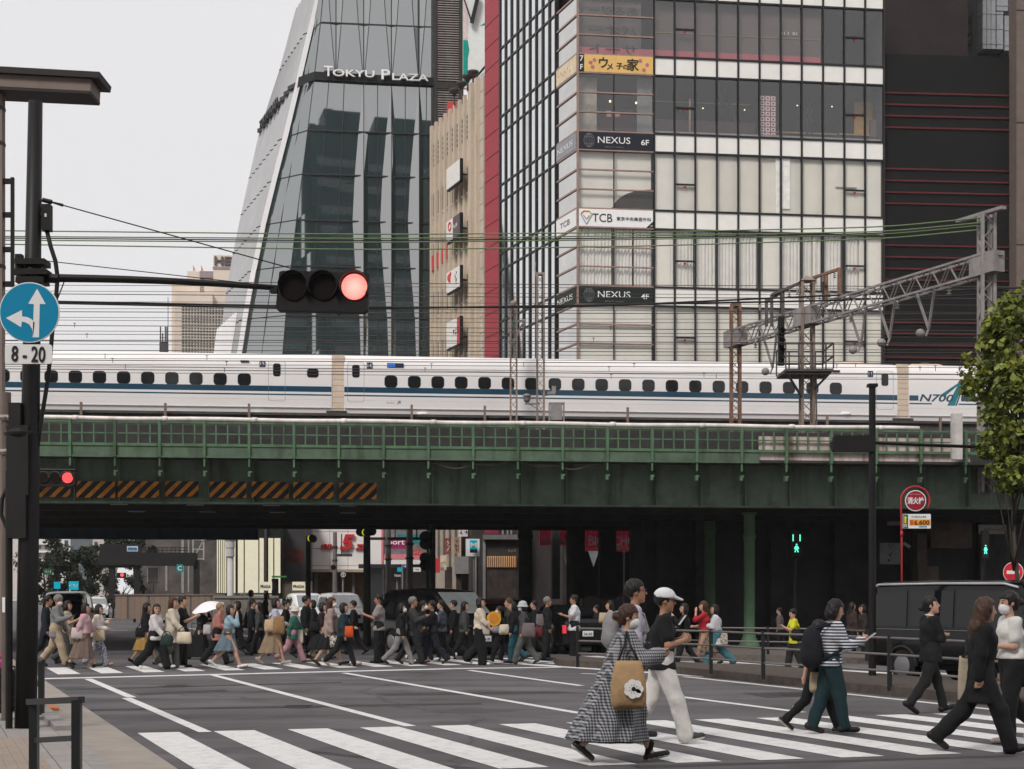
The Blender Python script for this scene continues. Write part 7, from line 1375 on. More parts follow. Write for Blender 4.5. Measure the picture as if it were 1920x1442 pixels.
def cloth(col, pat=None):
    key = (col, pat)
    if key in _cl: return _cl[key]
    m = M('cloth_%d' % len(_cl), tuple(c * .86 for c in col), .85, var=.14, vs=9, bump=.35, bs=22); _cl[key] = m
    if pat:
        n = m.node_tree.nodes; L = m.node_tree.links; b = n['Principled BSDF']; src = b.inputs['Base Color'].links[0].from_socket; tc = n.new('ShaderNodeTexCoord'); sp = n.new('ShaderNodeSeparateXYZ'); L.new(tc.outputs['Object'], sp.inputs[0])
        def band(sock, fr, duty):
            a = n.new('ShaderNodeMath'); a.operation = 'MULTIPLY'; L.new(sock, a.inputs[0]); a.inputs[1].default_value = fr; f_ = n.new('ShaderNodeMath'); f_.operation = 'FRACT'; L.new(a.outputs[0], f_.inputs[0]); g = n.new('ShaderNodeMath'); g.operation = 'LESS_THAN'; L.new(f_.outputs[0], g.inputs[0]); g.inputs[1].default_value = duty; return g.outputs[0]
        def mix(f_, c1, c2):
            x = n.new('ShaderNodeMixRGB'); L.new(f_, x.inputs[0])
            for i, c in ((1, c1), (2, c2)):
                if isinstance(c, tuple): x.inputs[i].default_value = (*c, 1)
                else: L.new(c, x.inputs[i])
            return x.outputs[0]
        if pat[0] == 'stripe': o = mix(band(sp.outputs['Z'], pat[2], pat[3]), src, pat[1])
        elif pat[0] == 'vstripe': o = mix(band(sp.outputs['X'], pat[2], pat[3]), src, pat[1])
        elif pat[0] == 'check':
            a = n.new('ShaderNodeMath'); a.operation = 'ADD'; L.new(band(sp.outputs['Z'], pat[2], .5), a.inputs[0]); s2 = n.new('ShaderNodeMath'); s2.operation = 'ADD'; L.new(sp.outputs['X'], s2.inputs[0]); y_ = n.new('ShaderNodeMath'); y_.operation = 'MULTIPLY'; L.new(sp.outputs['Y'], y_.inputs[0]); y_.inputs[1].default_value = .8; L.new(y_.outputs[0], s2.inputs[1]); L.new(band(s2.outputs[0], pat[2], .5), a.inputs[1])
            r = n.new('ShaderNodeValToRGB'); r.color_ramp.interpolation = 'CONSTANT'; h_ = n.new('ShaderNodeMath'); h_.operation = 'MULTIPLY'; L.new(a.outputs[0], h_.inputs[0]); h_.inputs[1].default_value = .5; L.new(h_.outputs[0], r.inputs[0]); e = r.color_ramp.elements; e[0].position = 0; e[0].color = (*col, 1); e[1].position = .75; e[1].color = (*pat[1], 1); mid = e.new(.25); mid.color = (*[(col[i] * .35 + pat[1][i] * .65) for i in range(3)], 1); o = r.outputs[0]
        elif pat[0] == 'blotch':
            v_ = n.new('ShaderNodeTexNoise'); v_.inputs['Scale'].default_value = pat[2]; L.new(tc.outputs['Object'], v_.inputs['Vector']); g = n.new('ShaderNodeMath'); g.operation = 'GREATER_THAN'; L.new(v_.outputs['Fac'], g.inputs[0]); g.inputs[1].default_value = .52; o = mix(g.outputs[0], src, pat[1])
        L.new(o, b.inputs['Base Color'])
    return m
def rotm(yaw, pitch): cy, sy, cp, sp = math.cos(yaw), math.sin(yaw), math.cos(pitch), math.sin(pitch); return np.array([[cy, -sy, 0], [sy, cy, 0], [0, 0, 1]]) @ np.array([[cp, 0, -sp], [0, 1, 0], [sp, 0, cp]])
GAIT = dict(a=(21, 6, -16, 22), b=(-16, 22, 21, 6), c=(8, 4, -4, 42), d=(-4, 42, 8, 4), s=(4, 3, -4, 3), e=(25, 7, -21, 26), f=(-21, 26, 25, 7), g=(14, 5, -9, 12), h=(-9, 12, 14, 5))
# arms: shoulder forward, out, elbow bend, forearm inward
ARM = dict(d=(0, 9, 12, 0), f=(22, 8, 22, 5), r=(-22, 9, 12, 0), p=(24, 6, 92, 22), b=(4, 10, 78, 12), h=(10, 12, 118, 25), u=(58, 10, 128, 22), c=(14, 14, 96, 62), w=(30, 8, 62, 20), t=(-8, 14, 104, 30))
PPL = []
def person(label, px, yf, yt, face, gait='a', arms='dd', top=None, tl='t', hem=-.06, bot=None, bk='p', hair='k', hs='short', lean=3, hd=(0, 0), mask=0, shoe=(.015, .015, .016), sole=None, fem=1, skin=0, vox=.0165, fit=.02, wide=1.0, skirt=(.42, .27), coat=None, inner=None, hat=None, sock=None, glasses=0, group=None, dx=0, H=None, fing=False, wscale=1.0, toes=None):
    pos = gnd(px, yf); S = (yf - HY) / HC; H = H or HC + (HY - yt) / S; k = H / 1.70; yaw = R(face); sw = (.148 if fem else .172) * k * wscale
    th = R(lean); spn = A3(math.sin(th), 0, math.cos(th)); Pv = A3(0, 0, .92 * k); chest = Pv + spn * .32 * k; neck = Pv + spn * .515 * k; hy, hp = R(hd[0]), R(hd[1]); HR_ = rotm(hy, hp); hc = neck + A3(math.sin(th) * .05 + .015 * k, 0, .148 * k)
    hipL, kL, hipR, kR = GAIT[gait]; jt = {}
    for sd, ha, kb in ((1, hipL, kL), (-1, hipR, kR)):
        hj = Pv + A3(0, sd * .085 * k, -.03 * k); a = R(ha); kn = hj + .42 * k * A3(math.sin(a), 0, -math.cos(a)); a2 = R(ha - kb); an = kn + .40 * k * A3(math.sin(a2), 0, -math.cos(a2))
        fp = R(14 if ha > 15 else (-38 if kb > 20 and ha < 0 else (-20 if kb > 10 and ha < 0 else 0))) if toes is None else R(toes[0 if sd > 0 else 1]); fd = A3(math.cos(fp), sd * .12, math.sin(fp)); up = A3(-math.sin(fp), 0, math.cos(fp)); heel = an - up * .045 * k - fd * .045 * k; toe = an - up * .055 * k + fd * .155 * k; jt[sd] = [hj, kn, an, heel, toe]
    low = min(min(jt[s_][3][2] - .04 * k, jt[s_][4][2] - .03 * k) for s_ in (1, -1)); sh = A3(0, 0, -low)
    Pv, chest, neck, hc = Pv + sh, chest + sh, neck + sh, hc + sh
    for s_ in (1, -1): jt[s_] = [p + sh for p in jt[s_]]
    arm = {}
    for sd, an in ((1, arms[0]), (-1, arms[1])):
        sa, ab, eb, inw = ARM[an] if isinstance(an, str) else an; s0 = neck - spn * .065 * k + A3(0, sd * sw, 0); a, o_ = R(sa), R(ab); u = A3(math.sin(a) * math.cos(o_), sd * math.sin(o_), -math.cos(a) * math.cos(o_)); el = s0 + u * .285 * k; a2 = R(sa + eb); i_ = R(inw)
        fdir = A3(math.sin(a2) * math.cos(i_), sd * (math.sin(o_) * .3) - sd * math.sin(i_), -math.cos(a2) * math.cos(i_)); fdir /= np.linalg.norm(fdir); wr = el + fdir * .24 * k; arm[sd] = [s0, el, wr, fdir]
    K = k; KH = k * 1.08; loc = lambda x, y, z: hc + HR_ @ (A3(x, y, z) * KH)
    # body: one continuous surface
    pr = [cap(Pv + A3(0, .06 * K, 0), Pv - A3(0, .06 * K, 0), .10 * K, k=.04), cap(Pv + spn * .17 * K + A3(0, .04 * K, 0), Pv + spn * .17 * K - A3(0, .04 * K, 0), .092 * K, k=.06), cap(chest + A3(0, sw * .5, 0), chest - A3(0, sw * .5, 0), .10 * K, k=.06), cap(neck - spn * .07 * K + A3(0, sw * .8, 0), neck - spn * .07 * K - A3(0, sw * .8, 0), .052 * K, k=.06), cap(Pv, chest, .095 * K, .10 * K, k=.06), cap(neck - spn * .05 * K, hc - A3(0, 0, .05 * K), .05 * K, .045 * K, k=.03)]
    pr += [ell(loc(-.005, 0, .02), A3(.094, .074, .098) * KH, HR_, .03), ell(loc(.03, 0, -.045), A3(.06, .056, .07) * KH, HR_, .03), cap(loc(.088, 0, .015), loc(.106, 0, -.022), .009 * K, .014 * K, k=.012), ell(loc(.065, 0, -.095), A3(.026, .03, .02) * KH, HR_, .02), cap(loc(.092, .012, -.058), loc(.092, -.012, -.058), .008 * K, k=.01)]
    for sd in (1, -1):
        pr.append(ell(loc(-.008, sd * .076, -.005), A3(.022, .01, .032) * KH, HR_, .008)); hj, kn, an, heel, toe = jt[sd]; s0, el, wr, fd = arm[sd]
        pr += [cap(hj, kn, .082 * K, .054 * K, k=.03), cap(kn, kn * .62 + an * .38 - A3(.012, 0, 0), .052 * K, .05 * K, k=.03), cap(kn * .62 + an * .38 - A3(.012, 0, 0), an, .049 * K, .034 * K, k=.03), cap(an, heel, .034 * K, .034 * K, k=.02), cap(heel, toe, .034 * K, .024 * K, k=.02)]
        pr += [cap(s0, el, .046 * K, .037 * K, k=.03), cap(el, wr, .038 * K, .026 * K, k=.02)]
        sdv = np.cross(fd, A3(0, 0, 1)); sdv = sdv / (np.linalg.norm(sdv) + 1e-9); side_ = np.cross(sdv, fd); pm = wr + fd * .05 * K; acr = side_ if abs(fd[2]) < .75 else A3(1, 0, 0)
        pr += [cap(wr, pm, .024 * K, .027 * K, k=.015), cap(pm + acr * .02 * K, pm - acr * .02 * K, .02 * K, k=.015)]
        curl = A3(0, -sd * .25, 0) if not isinstance(arms[0 if sd > 0 else 1], tuple) else A3(0, -sd * .4, .1)
        if fing:
            for q, (o_, ln) in enumerate(((-.03, .062), (-.011, .074), (.009, .07), (.028, .055))):
                a0 = pm + acr * o_ * K + fd * .015 * K; a1 = a0 + (fd + curl * .6) * ln * .55 * K; a2 = a1 + (fd * .55 + curl * 2.2) * ln * .5 * K; pr += [cap(a0, a1, .0105 * K, .0098 * K, k=.004), cap(a1, a2, .0098 * K, .0088 * K, k=.004)]
            a0 = wr + fd * .02 * K + acr * .022 * K; a1 = a0 + (acr * .6 + fd * .6 + curl * .5) * .04 * K; pr += [cap(a0, a1, .013 * K, .011 * K, k=.008), cap(a1, a1 + fd * .028 * K, .011 * K, .009 * K, k=.005)]
        else: pr += [cap(pm + acr * .012 * K, pm + acr * .012 * K + (fd + curl) * .075 * K, .017 * K, .012 * K, k=.012), cap(pm - acr * .014 * K, pm - acr * .014 * K + (fd + curl) * .07 * K, .016 * K, .012 * K, k=.012), cap(wr + fd * .02 * K + acr * .02 * K, wr + fd * .06 * K + acr * .042 * K, .013 * K, .011 * K, k=.01)]
    v, f = surf_net(pr, vox); fc = v[f].mean(1); L_ = ((fc - hc) @ HR_) / KH; mi = np.zeros(len(f), int); er = max(.0105, vox * .8 / K)
    for sd in (1, -1): mi[((L_[:, 0] - .08) ** 2 + (L_[:, 1] - sd * .031) ** 2 + ((L_[:, 2] - .008) * 1.5) ** 2 < (er * 1.25) ** 2) & (L_[:, 0] > .055)] = 1; mi[(np.abs(L_[:, 1] - sd * .034) < .02) & (np.abs(L_[:, 2] - .036) < max(.005, vox * .35)) & (L_[:, 0] > .06)] = 1
    mi[(np.abs(L_[:, 1]) < .024) & (np.abs(L_[:, 2] + .06) < max(.008, vox * .5)) & (L_[:, 0] > .075)] = 2
    root = bpy.data.objects.new('person', np_mesh('person', v, f, [SKIN[skin], EYE, LIP], mi)); C.objects.link(root); root.location = pos; root.rotation_euler = (0, 0, yaw); tag(root, label, 'person', group)
    def child(nm, prims, mat, h=vox, cuts=(), noise=0., nf=1., mi_=None, mats=None):
        v, f = surf_net(prims, h, cuts, noise, nf, len(PPL) * 1.7); fc = v[f].mean(1); o = bpy.data.objects.new(nm, np_mesh(nm, v, f, mats or [mat], None if mi_ is None else mi_(fc))); C.objects.link(o); o.parent = root; return o
    sd_ = rnd.random() * 6
    # bottoms
    if bot is not None and bk == 'p':
        q = [cap(Pv + A3(0, .065 * K, -.0), Pv - A3(0, .065 * K, 0), .105 * K + fit * .7, k=.04), cap(Pv + spn * .1 * K + A3(0, .05 * K, 0), Pv + spn * .1 * K - A3(0, .05 * K, 0), .098 * K + fit * .5, k=.05)]
        for s_ in (1, -1): hj, kn, an, he, to = jt[s_]; q += [cap(hj, kn, .088 * K + fit * .8 * wide, .06 * K + fit * wide, k=.03), cap(kn, an + A3(0, 0, -.01), .06 * K + fit * wide, .042 * K + fit * wide * 1.3, k=.03)]
        zw = Pv[2] + .16 * K; child('trousers', q, cloth(*bot), cuts=[lambda x, y, z: z - zw], noise=.0065 if vox < .02 else 0, nf=.8)
    elif bot is not None and bk == 's':
        kn = (jt[1][2] + jt[-1][2]) / 2; p0 = Pv + spn * .17 * K; hz_ = skirt[0] * k; hx = Pv[0] + (kn[0] - Pv[0]) * .8 - .03; ex = max(abs(jt[1][1][0] - Pv[0]), abs(jt[-1][1][0] - Pv[0])) * .5
        child('skirt', [cone(p0, A3(hx, 0, hz_), .112 * K, (skirt[1] + ex) * k, .78, 8, .06, sd_)], cloth(*bot))
    if sock:
        for s_ in (1, -1): child('sock', [cap(jt[s_][2] + A3(0, 0, .1 * K), jt[s_][3], .041 * K, .04 * K)], cloth(sock))
    shs = {}
    for s_ in (1, -1): hj, kn, an, he, to = jt[s_]; shs[s_] = [cap(he + A3(0, 0, .004), to + A3(.012, 0, .004), .044 * K, .036 * K, k=.02), cap(he, an + A3(0, 0, -.015), .042 * K, .038 * K, k=.02)]
    def sm(fc):
        m = np.zeros(len(fc), int)
        for s_ in (1, -1):
            he, to = jt[s_][3], jt[s_][4]; d = to - he; t = np.clip(((fc - he) @ d) / (d @ d), -.3, 1.3); up = np.cross(d, A3(0, -1, 0)); up /= np.linalg.norm(up); up *= np.sign(up[2]) if up[2] else 1; rel = (fc - he - t[:, None] * d) @ up; near = np.abs(fc[:, 1] - he[1]) < .09; m[near & (rel < -.014 * K)] = 1
        return m
    for s_ in (1, -1): child('shoe', shs[s_], cloth(shoe), h=min(vox, .014), mi_=sm, mats=[M('shoe_%d' % int(sum(c * 7919 ** i * 97 for i, c in enumerate(shoe))), shoe, .55, var=.1), M('sole_%d' % int(sum(c * 7919 ** i * 89 for i, c in enumerate(sole or shoe))), sole or tuple(c * .7 for c in shoe), .7, var=.1)])
    # tops
    def topset(ft, sl, up_=1.0):
        q = [cap(Pv + spn * .17 * K + A3(0, .045 * K, 0), Pv + spn * .17 * K - A3(0, .045 * K, 0), .097 * K + ft, k=.06), cap(chest + A3(0, sw * .5, 0), chest - A3(0, sw * .5, 0), .103 * K + ft, k=.06), cap(neck - spn * .07 * K + A3(0, sw * .85, 0), neck - spn * .07 * K - A3(0, sw * .85, 0), .056 * K + ft * .6, k=.06), cap(Pv, chest, .102 * K + ft, .103 * K + ft, k=.06)]
        if fem: q.append(cap(chest + A3(.06 * K, .055 * K, .02 * K), chest + A3(.06 * K, -.055 * K, .02 * K), .058 * K + ft * .5, k=.05))
        if hem < .05: q.append(cap(Pv + A3(0, .06 * K, hem * k * .5), Pv + A3(0, -.06 * K, hem * k * .5), .108 * K + ft, k=.05)); q.append(cap(Pv + A3(0, .06 * K, hem * k), Pv + A3(0, -.06 * K, hem * k), .11 * K + ft * 1.2, k=.05))
        for s_ in (1, -1):
            s0, el, wr, fd = arm[s_]
            if sl > 0: q.append(cap(s0, s0 + (el - s0) * min(1, sl), .052 * K + ft * .8, (.050 if sl < 1 else .042) * K + ft * .9, k=.035))
            if sl > 1: q.append(cap(el, el + (wr - el) * (sl - 1), .044 * K + ft * .9, .033 * K + ft * .9, k=.025))
        return q
    SL = dict(t=.68, l=1.96, h=1.35, v=0, w=1.9)[tl]; ncut = lambda x, y, z: (z - neck[2] - .012 * K) - .35 * (x - neck[0])
    if inner is not None: child('shirt', topset(fit * .5, 0), cloth(*inner), cuts=[ncut, lambda x, y, z: Pv[2] + .06 - z])
    if top is not None:
        q = topset(fit, SL); cu = [ncut]; zh = Pv[2] + hem * k
        if coat: q.append(cone(Pv + spn * .3 * K, A3(Pv[0] + coat[2], 0, coat[0] * k), .125 * K + fit, coat[1] * k, .8, 9, coat[3] if len(coat) > 3 else .05, sd_, .06)); zh = coat[0] * k + .004
        cu.append(lambda x, y, z: zh - z)
        if inner is not None: cu.append(lambda x, y, z: -np.maximum(np.maximum(np.abs(y) - .02 - .10 * np.clip(z - Pv[2] - .18 * K, 0, 1), .03 - (x - Pv[0])), Pv[2] + .12 * K - z))
        child('coat' if coat or inner is not None else ('shirt' if tl in 'tv' else 'jacket'), q, cloth(*top), cuts=cu, noise=.0075 if vox < .02 else 0, nf=.9)
    # hair, hat, mask
    HL = lambda x, y, z: [(HR_[0, i] * (x - hc[0]) + HR_[1, i] * (y - hc[1]) + HR_[2, i] * (z - hc[2])) / KH for i in range(3)]
    def hcut(f_): return lambda x, y, z: f_(*HL(x, y, z)) * KH
    hm = HAIRS[hair]; q = [ell(loc(-.012, 0, .03), A3(.106, .089, .106) * KH, HR_, .02)]; cu = [hcut(lambda X, Y, Z_: -np.maximum(.035 - X, Z_ - .052))]
    if hs == 'short': cu.append(hcut(lambda X, Y, Z_: -.055 - Z_)); cu.append(hcut(lambda X, Y, Z_: -np.maximum(-.035 - X, Z_ + .012)))
    if hs == 'bob': q.append(cap(loc(-.03, .03, -.04), loc(-.03, -.03, -.04), .078 * K, k=.04)); q.append(cap(loc(-.03, .025, -.08), loc(-.03, -.025, -.08), .07 * K, k=.04)); cu.append(hcut(lambda X, Y, Z_: -.13 - Z_)); cu.append(hcut(lambda X, Y, Z_: -np.maximum(.02 - X, Z_ - .052)))
    if hs == 'long':
        ba = neck - spn * .16 * K - A3(.085 * K, 0, 0); q += [cap(loc(-.04, .02, -.02), ba + A3(0, .03 * K, 0), .078 * K, .05 * K, k=.04), cap(loc(-.04, -.02, -.02), ba - A3(0, .03 * K, 0), .078 * K, .05 * K, k=.04)]; cu.append(hcut(lambda X, Y, Z_: -np.maximum(.02 - X, Z_ - .05)))
    if hs == 'mane':
        ba = Pv + spn * .12 * K - A3(.10 * K, 0, 0); q += [cap(loc(-.03, s_ * .025, -.02), neck - A3(.07 * K, -s_ * .04 * K, .05), .085 * K, .08 * K, k=.04) for s_ in (1, -1)] + [cap(neck - A3(.07 * K, -s_ * .04 * K, .05), ba + A3(0, s_ * .035 * K, 0), .08 * K, .03 * K, k=.04) for s_ in (1, -1)]; cu = [hcut(lambda X, Y, Z_: -np.maximum(.05 - X, Z_ - .05))]
    if hs in ('bun', 'pony'):
        cu.append(hcut(lambda X, Y, Z_: -np.maximum(-.045 - X + .0 * Z_, Z_ + .03) if False else -np.maximum(.0 - X, Z_ + .02))); q.append(cap(loc(-.06, 0, -.03), loc(-.05, 0, -.06), .055 * K, k=.03)); cu.append(hcut(lambda X, Y, Z_: np.where(X > -.08, -.09 - Z_, -1.)))
        q.append(ell(loc(-.125, 0, -.015 if hs == 'bun' else -.04), A3(.045, .045, .045) * KH, HR_, .01))
        if hs == 'pony': q.append(cap(loc(-.13, 0, -.05), loc(-.12, 0, -.16), .032 * K, .015 * K, k=.02))
    if hs != 'none': child('hair', q, hm, h=min(vox, .014), cuts=cu, noise=.0035, nf=2.2)
    if hat:
        hk, hcol = hat
        if hk == 'cap': child('cap', [ell(loc(-.008, 0, .045), A3(.114, .096, .092) * KH, HR_, .01), cap(loc(.09, .028, .042), loc(.175, .02, .02), .022 * K, .014 * K, k=.02), cap(loc(.09, -.028, .042), loc(.175, -.02, .02), .022 * K, .014 * K, k=.02)], cloth(hcol), h=min(vox, .012), cuts=[hcut(lambda X, Y, Z_: np.where(X > .085, -1., .028 - Z_)), hcut(lambda X, Y, Z_: -(np.sqrt((X + .125) ** 2 + (Z_ - .03) ** 2) - .026))])
        if hk == 'bucket': child('hat', [ell(loc(-.005, 0, .06), A3(.112, .097, .09) * KH, HR_, .01), cone(loc(-.005, 0, .075), loc(.0, 0, -.012), .098 * K, .165 * K, .9, 5, .03, 1., .01)], cloth(hcol), h=min(vox, .013))
    if mask: child('mask', [ell(loc(.045, 0, -.05), A3(.072, .066, .072) * KH, HR_, .01)], cloth((.72, .72, .73)), h=min(vox, .012), cuts=[hcut(lambda X, Y, Z_: .022 - X), hcut(lambda X, Y, Z_: Z_ - .0), hcut(lambda X, Y, Z_: -.108 - Z_)])
    if glasses:
        b = B()
        for s_ in (1, -1): b.tube([V(loc(.098 + .0, s_ * .032 + .022 * math.cos(R(a)), .01 + .018 * math.sin(R(a)))) for a in range(0, 361, 30)], .0035, 5); b.tube([V(loc(.096, s_ * .054, .014)), V(loc(.0, s_ * .08, .016))], .0035, 5)
        b.tube([V(loc(.1, .01, .012)), V(loc(.1, -.01, .012))], .0035, 5); o = b.obj('glasses', black); o.parent = root
    Mx = Matrix.Translation(pos) @ Matrix.Rotation(yaw, 4, 'Z'); W = lambda p: Mx @ V(p)
    r_ = dict(root=root, k=K, yaw=yaw, pos=pos, fwd=V((math.cos(yaw), math.sin(yaw), 0)), left=V((-math.sin(yaw), math.cos(yaw), 0)), Lh=W(arm[1][2] + arm[1][3] * .07 * K), Rh=W(arm[-1][2] + arm[-1][3] * .07 * K), Le=W(arm[1][1]), Re=W(arm[-1][1]), Ls=W(arm[1][0]), Rs=W(arm[-1][0]), hip=W(Pv), chest=W(chest), head=W(hc), fdR=Mx.to_3x3() @ V(arm[-1][3]), fdL=Mx.to_3x3() @ V(arm[1][3]))
    PPL.append(r_); return r_
# ---- things people carry (each a thing of its own) ----
def bag(label, top, w_, h_, d_, mat, yaw=0, strap=None, name='tote_bag', cat='bag', sag=.12, sc_=black, flat=0., handles=0, roll=0):
    """soft bag hanging below 'top'"""
    top = V(top); t = thing(name, label, cat, top - Z * h_); b = B(); n_, m_ = 20, 9; cs, sn = math.cos(yaw), math.sin(yaw); vs = []
    for j in range(m_ + 1):
        f = j / m_; ww = w_ / 2 * (.80 + sag * math.sin(f * 2.2)) * (1 if f < .93 else .86); dd = d_ / 2 * (.35 + .75 * math.sin(min(1, f * 1.1) * 2.2)) * (1 if f < .93 else .75)
        for i in range(n_): a = 2 * math.pi * i / n_; c, s_ = math.cos(a), math.sin(a); x = ww * math.copysign(abs(c) ** .55, c); y = dd * math.copysign(abs(s_) ** .6, s_) * (1 + .08 * math.sin(5 * a + 6 * f)); z_ = -f * h_ - (.03 * h_ * math.cos(a * 2) if j == m_ else 0) + x * roll; vs.append(top + V((x * cs - y * sn, x * sn + y * cs, z_)))
    fs = [(j * n_ + i, (j + 1) * n_ + i, (j + 1) * n_ + (i + 1) % n_, j * n_ + (i + 1) % n_) for j in range(m_) for i in range(n_)] + [tuple(range(n_)), tuple(m_ * n_ + i for i in range(n_))[::-1]]
    b.add(vs, fs); b.obj('bag_body', mat, t, True); ex = V((cs, sn, 0)) * w_ * .32
    if strap is not None:
        s_ = V(strap); q = B()
        for o_ in (-1, 1): q.tube([top + ex * o_ - Z * .02, (top + ex * o_ * .6).lerp(s_, .55), s_ + V((0, 0, .0))], .011, 6)
        q.obj('strap', sc_, t, True)
    if handles:
        q = B(); q.tube([top + ex * math.cos(R(a)) * 1.0 + Z * handles * math.sin(R(a)) for a in range(0, 181, 20)], .01, 6); q.obj('handle', sc_, t, True)
    return t
def phone(label, p, col=(.02, .02, .022), fwd=V((1, 0, 0)), tilt=35):
    t = thing('phone', label, 'phone', p); b = B(); u = (V((fwd.x, fwd.y, 0)).normalized() * math.cos(R(tilt)) + Z * math.sin(R(tilt))); s_ = u.cross(Z).normalized(); n_ = s_.cross(u).normalized(); p = V(p); b.hexa([p + s_ * a * .036 + u * c * .075 + n_ * e for e in (-.005, .005) for a, c in ((-1, -1), (1, -1), (1, 1), (-1, 1))]); b.obj('case', M('phone_case_%d' % int(col[0] * 999), col, .35, var=0), t); b = B(); b.hexa([p + s_ * a * .032 + u * c * .07 + n_ * e for e in (.005, .0065) for a, c in ((-1, -1), (1, -1), (1, 1), (-1, 1))]); b.obj('screen', M('phone_screen', (.02, .025, .03), .1, var=0), t); return t
def backpack(label, P_, col, w_=.32, h_=.46, d_=.2, name='backpack', dz=0):
    t = thing(name, label, 'backpack', P_['hip']); c = P_['chest'] - P_['fwd'] * (.17 * P_['k'] + d_ * .42) + Z * dz; Rm = rotm(P_['yaw'], 0); cc = np.array(c)
    v, f = surf_net([ell(cc, A3(d_ / 2, w_ / 2, h_ / 2), Rm, .02), ell(cc - A3(0, 0, h_ * .2), A3(d_ * .58, w_ * .52, h_ * .3), Rm, .03)], .018, noise=.004); o = bpy.data.objects.new('pack_body', np_mesh('pack', v, f, [cloth(col)])); C.objects.link(o); put(o, t); b = B()
    for s_ in (1, -1):
        l = P_['left'] * s_ * .10; top = P_['chest'] + Z * .175 * P_['k'] + l; b.tube([c + Z * h_ * .4 + l * .7, top - P_['fwd'] * .02, top + P_['fwd'] * .105 - Z * .08, P_['chest'] + P_['fwd'] * .15 * P_['k'] + l * 1.25 - Z * .08, P_['chest'] - Z * .2 + l * 1.6, c - Z * h_ * .35 + l * 1.2], .018, 6)
    b.obj('strap', cloth(col), t, True); return t
BK = (.010, .010, .011); NVY = (.014, .017, .026); WH = (.62, .61, .60); GRY = (.22, .22, .22); BEI = (.42, .33, .23); CRM = (.55, .50, .41); DGR = (.06, .06, .062); SN = (.6, .59, .57)
# ---- near crossing ----
V1 = .0105
W1_ = person('woman in a long gingham check coat and face mask looking at her phone', 1168, 1429, 1130, 0, 'e', ((26, 8, 78, 30), (30, 14, 76, 30)), ((.36, .36, .375), ('check', (.03, .032, .042), 33.)), 'w', 0, ((.36, .36, .375), ('check', (.03, .032, .042), 33.)), 's', 'r', 'bun', 5, (-6, -10), 1, (.018, .018, .02), (.55, .5, .44), vox=V1, fit=.055, skirt=(.22, .27), coat=(.24, .41, -.17, .08), sock=(.012, .012, .014), fing=True)
phone('dark phone held by the woman in the gingham coat', W1_['Rh'] + V((.03, -.01, .03)), (.12, .06, .06), V((1, 0, 0)), 25)
bt = atS(1177, 1238, 190); tb = bag('tan tote bag with a white anemone flower, worn over the gingham coat', V((bt.x, W1_['pos'].y - .37, bt.z)), .32, .47, .18, cloth((.42, .27, .14)), 0, W1_['Rs'] + V((-.02, -.08, .06)), sag=.3); fc_ = V((bt.x + .04, W1_['pos'].y - .485, bt.z - .27)); fl = B()
for i in range(7): a = i * .9; fl.disc(fc_ + V((.055 * math.cos(a), -.004 * (i % 2), .055 * math.sin(a))), (0, 1, 0), .042, .012, 12)
fl.obj('flower_print', M('flower_white', (.75, .73, .70), .7), tb); fl = B(); fl.disc(fc_ + V((0, -.009, 0)), (0, 1, 0), .022, .008, 12)
for i in range(9): fl.ball(fc_ + V((.04 * math.cos(i * .7), -.012, .04 * math.sin(i * .7))), .005, 5, 4)
fl.obj('flower_centre', INK, tb)
P34 = person('tall man with glasses and lavender shirt, his head above the gingham coat woman', 1186, 1384, 1091, 2, 'c', 'dd', ((.50, .46, .56),), 'l', -.1, (NVY,), 'p', 'k', 'short', 2, (0, 2), fem=0, skin=1, vox=V1, glasses=1)
backpack('grey backpack on the tall man in the lavender shirt', P34, (.26, .25, .25), dz=-.08)
P35 = person('man in white cap, black T-shirt and white trousers walking with folded arm', 1241, 1394, 1106, 0, 'b', ((16, 12, 98, 55), (6, 12, 100, 40)), (BK,), 't', -.1, ((.66, .63, .60),), 'p', 'k', 'short', 2, (0, -4), fem=0, skin=1, vox=V1, wide=1.7, hat=('cap', (.66, .66, .68)), shoe=(.03, .03, .032), sole=(.6, .59, .57), glasses=1, fing=True, sock=(.6, .6, .6))
P40 = person('woman in striped top and dark green trousers looking at a phone', 1556, 1377, 1131, 8, 'h', ((26, 8, 80, 20), (24, 10, 86, 18)), ((.62, .62, .64), ('stripe', (.018, .022, .05), 27., .5)), 'l', -.06, ((.012, .032, .038),), 'p', 'k', 'bob', 6, (0, -18), shoe=(.02, .016, .015), vox=V1, wide=1.25, fing=True)
phone('white phone in the hands of the woman in the striped top', P40['Rh'] + V((.05, 0, .02)), (.6, .6, .62), V((1, 0, 0)), 35); backpack('big black backpack worn over the striped top', P40, (.010, .011, .016), .34, .52, .24, dz=-.13)
P41 = person('child in dark clothes half hidden behind the striped-top woman', 1530, 1373, 1160, 5, 'f', 'rd', (BK,), 't', -.1, (BK,), 'p', 'k', 'bob', 4, shoe=(.02, .02, .022), sole=(.5, .45, .38), vox=V1, fit=.012)
bag('beige shoulder bag below the black backpack', P41['hip'] + V((-.02, -.16, .02)), .2, .24, .1, cloth((.45, .36, .25)), 0, P41['Rs'])
P42 = person('woman in black with a hair bun and white collar in front of the van', 1744, 1338, 1120, 12, 'a', 'cc', ((.008, .008, .009),), 'l', -.16, ((.012, .012, .013),), 'p', 'k', 'bun', 0, (-30, 8), shoe=(.012, .012, .012), vox=.012, wide=.8)
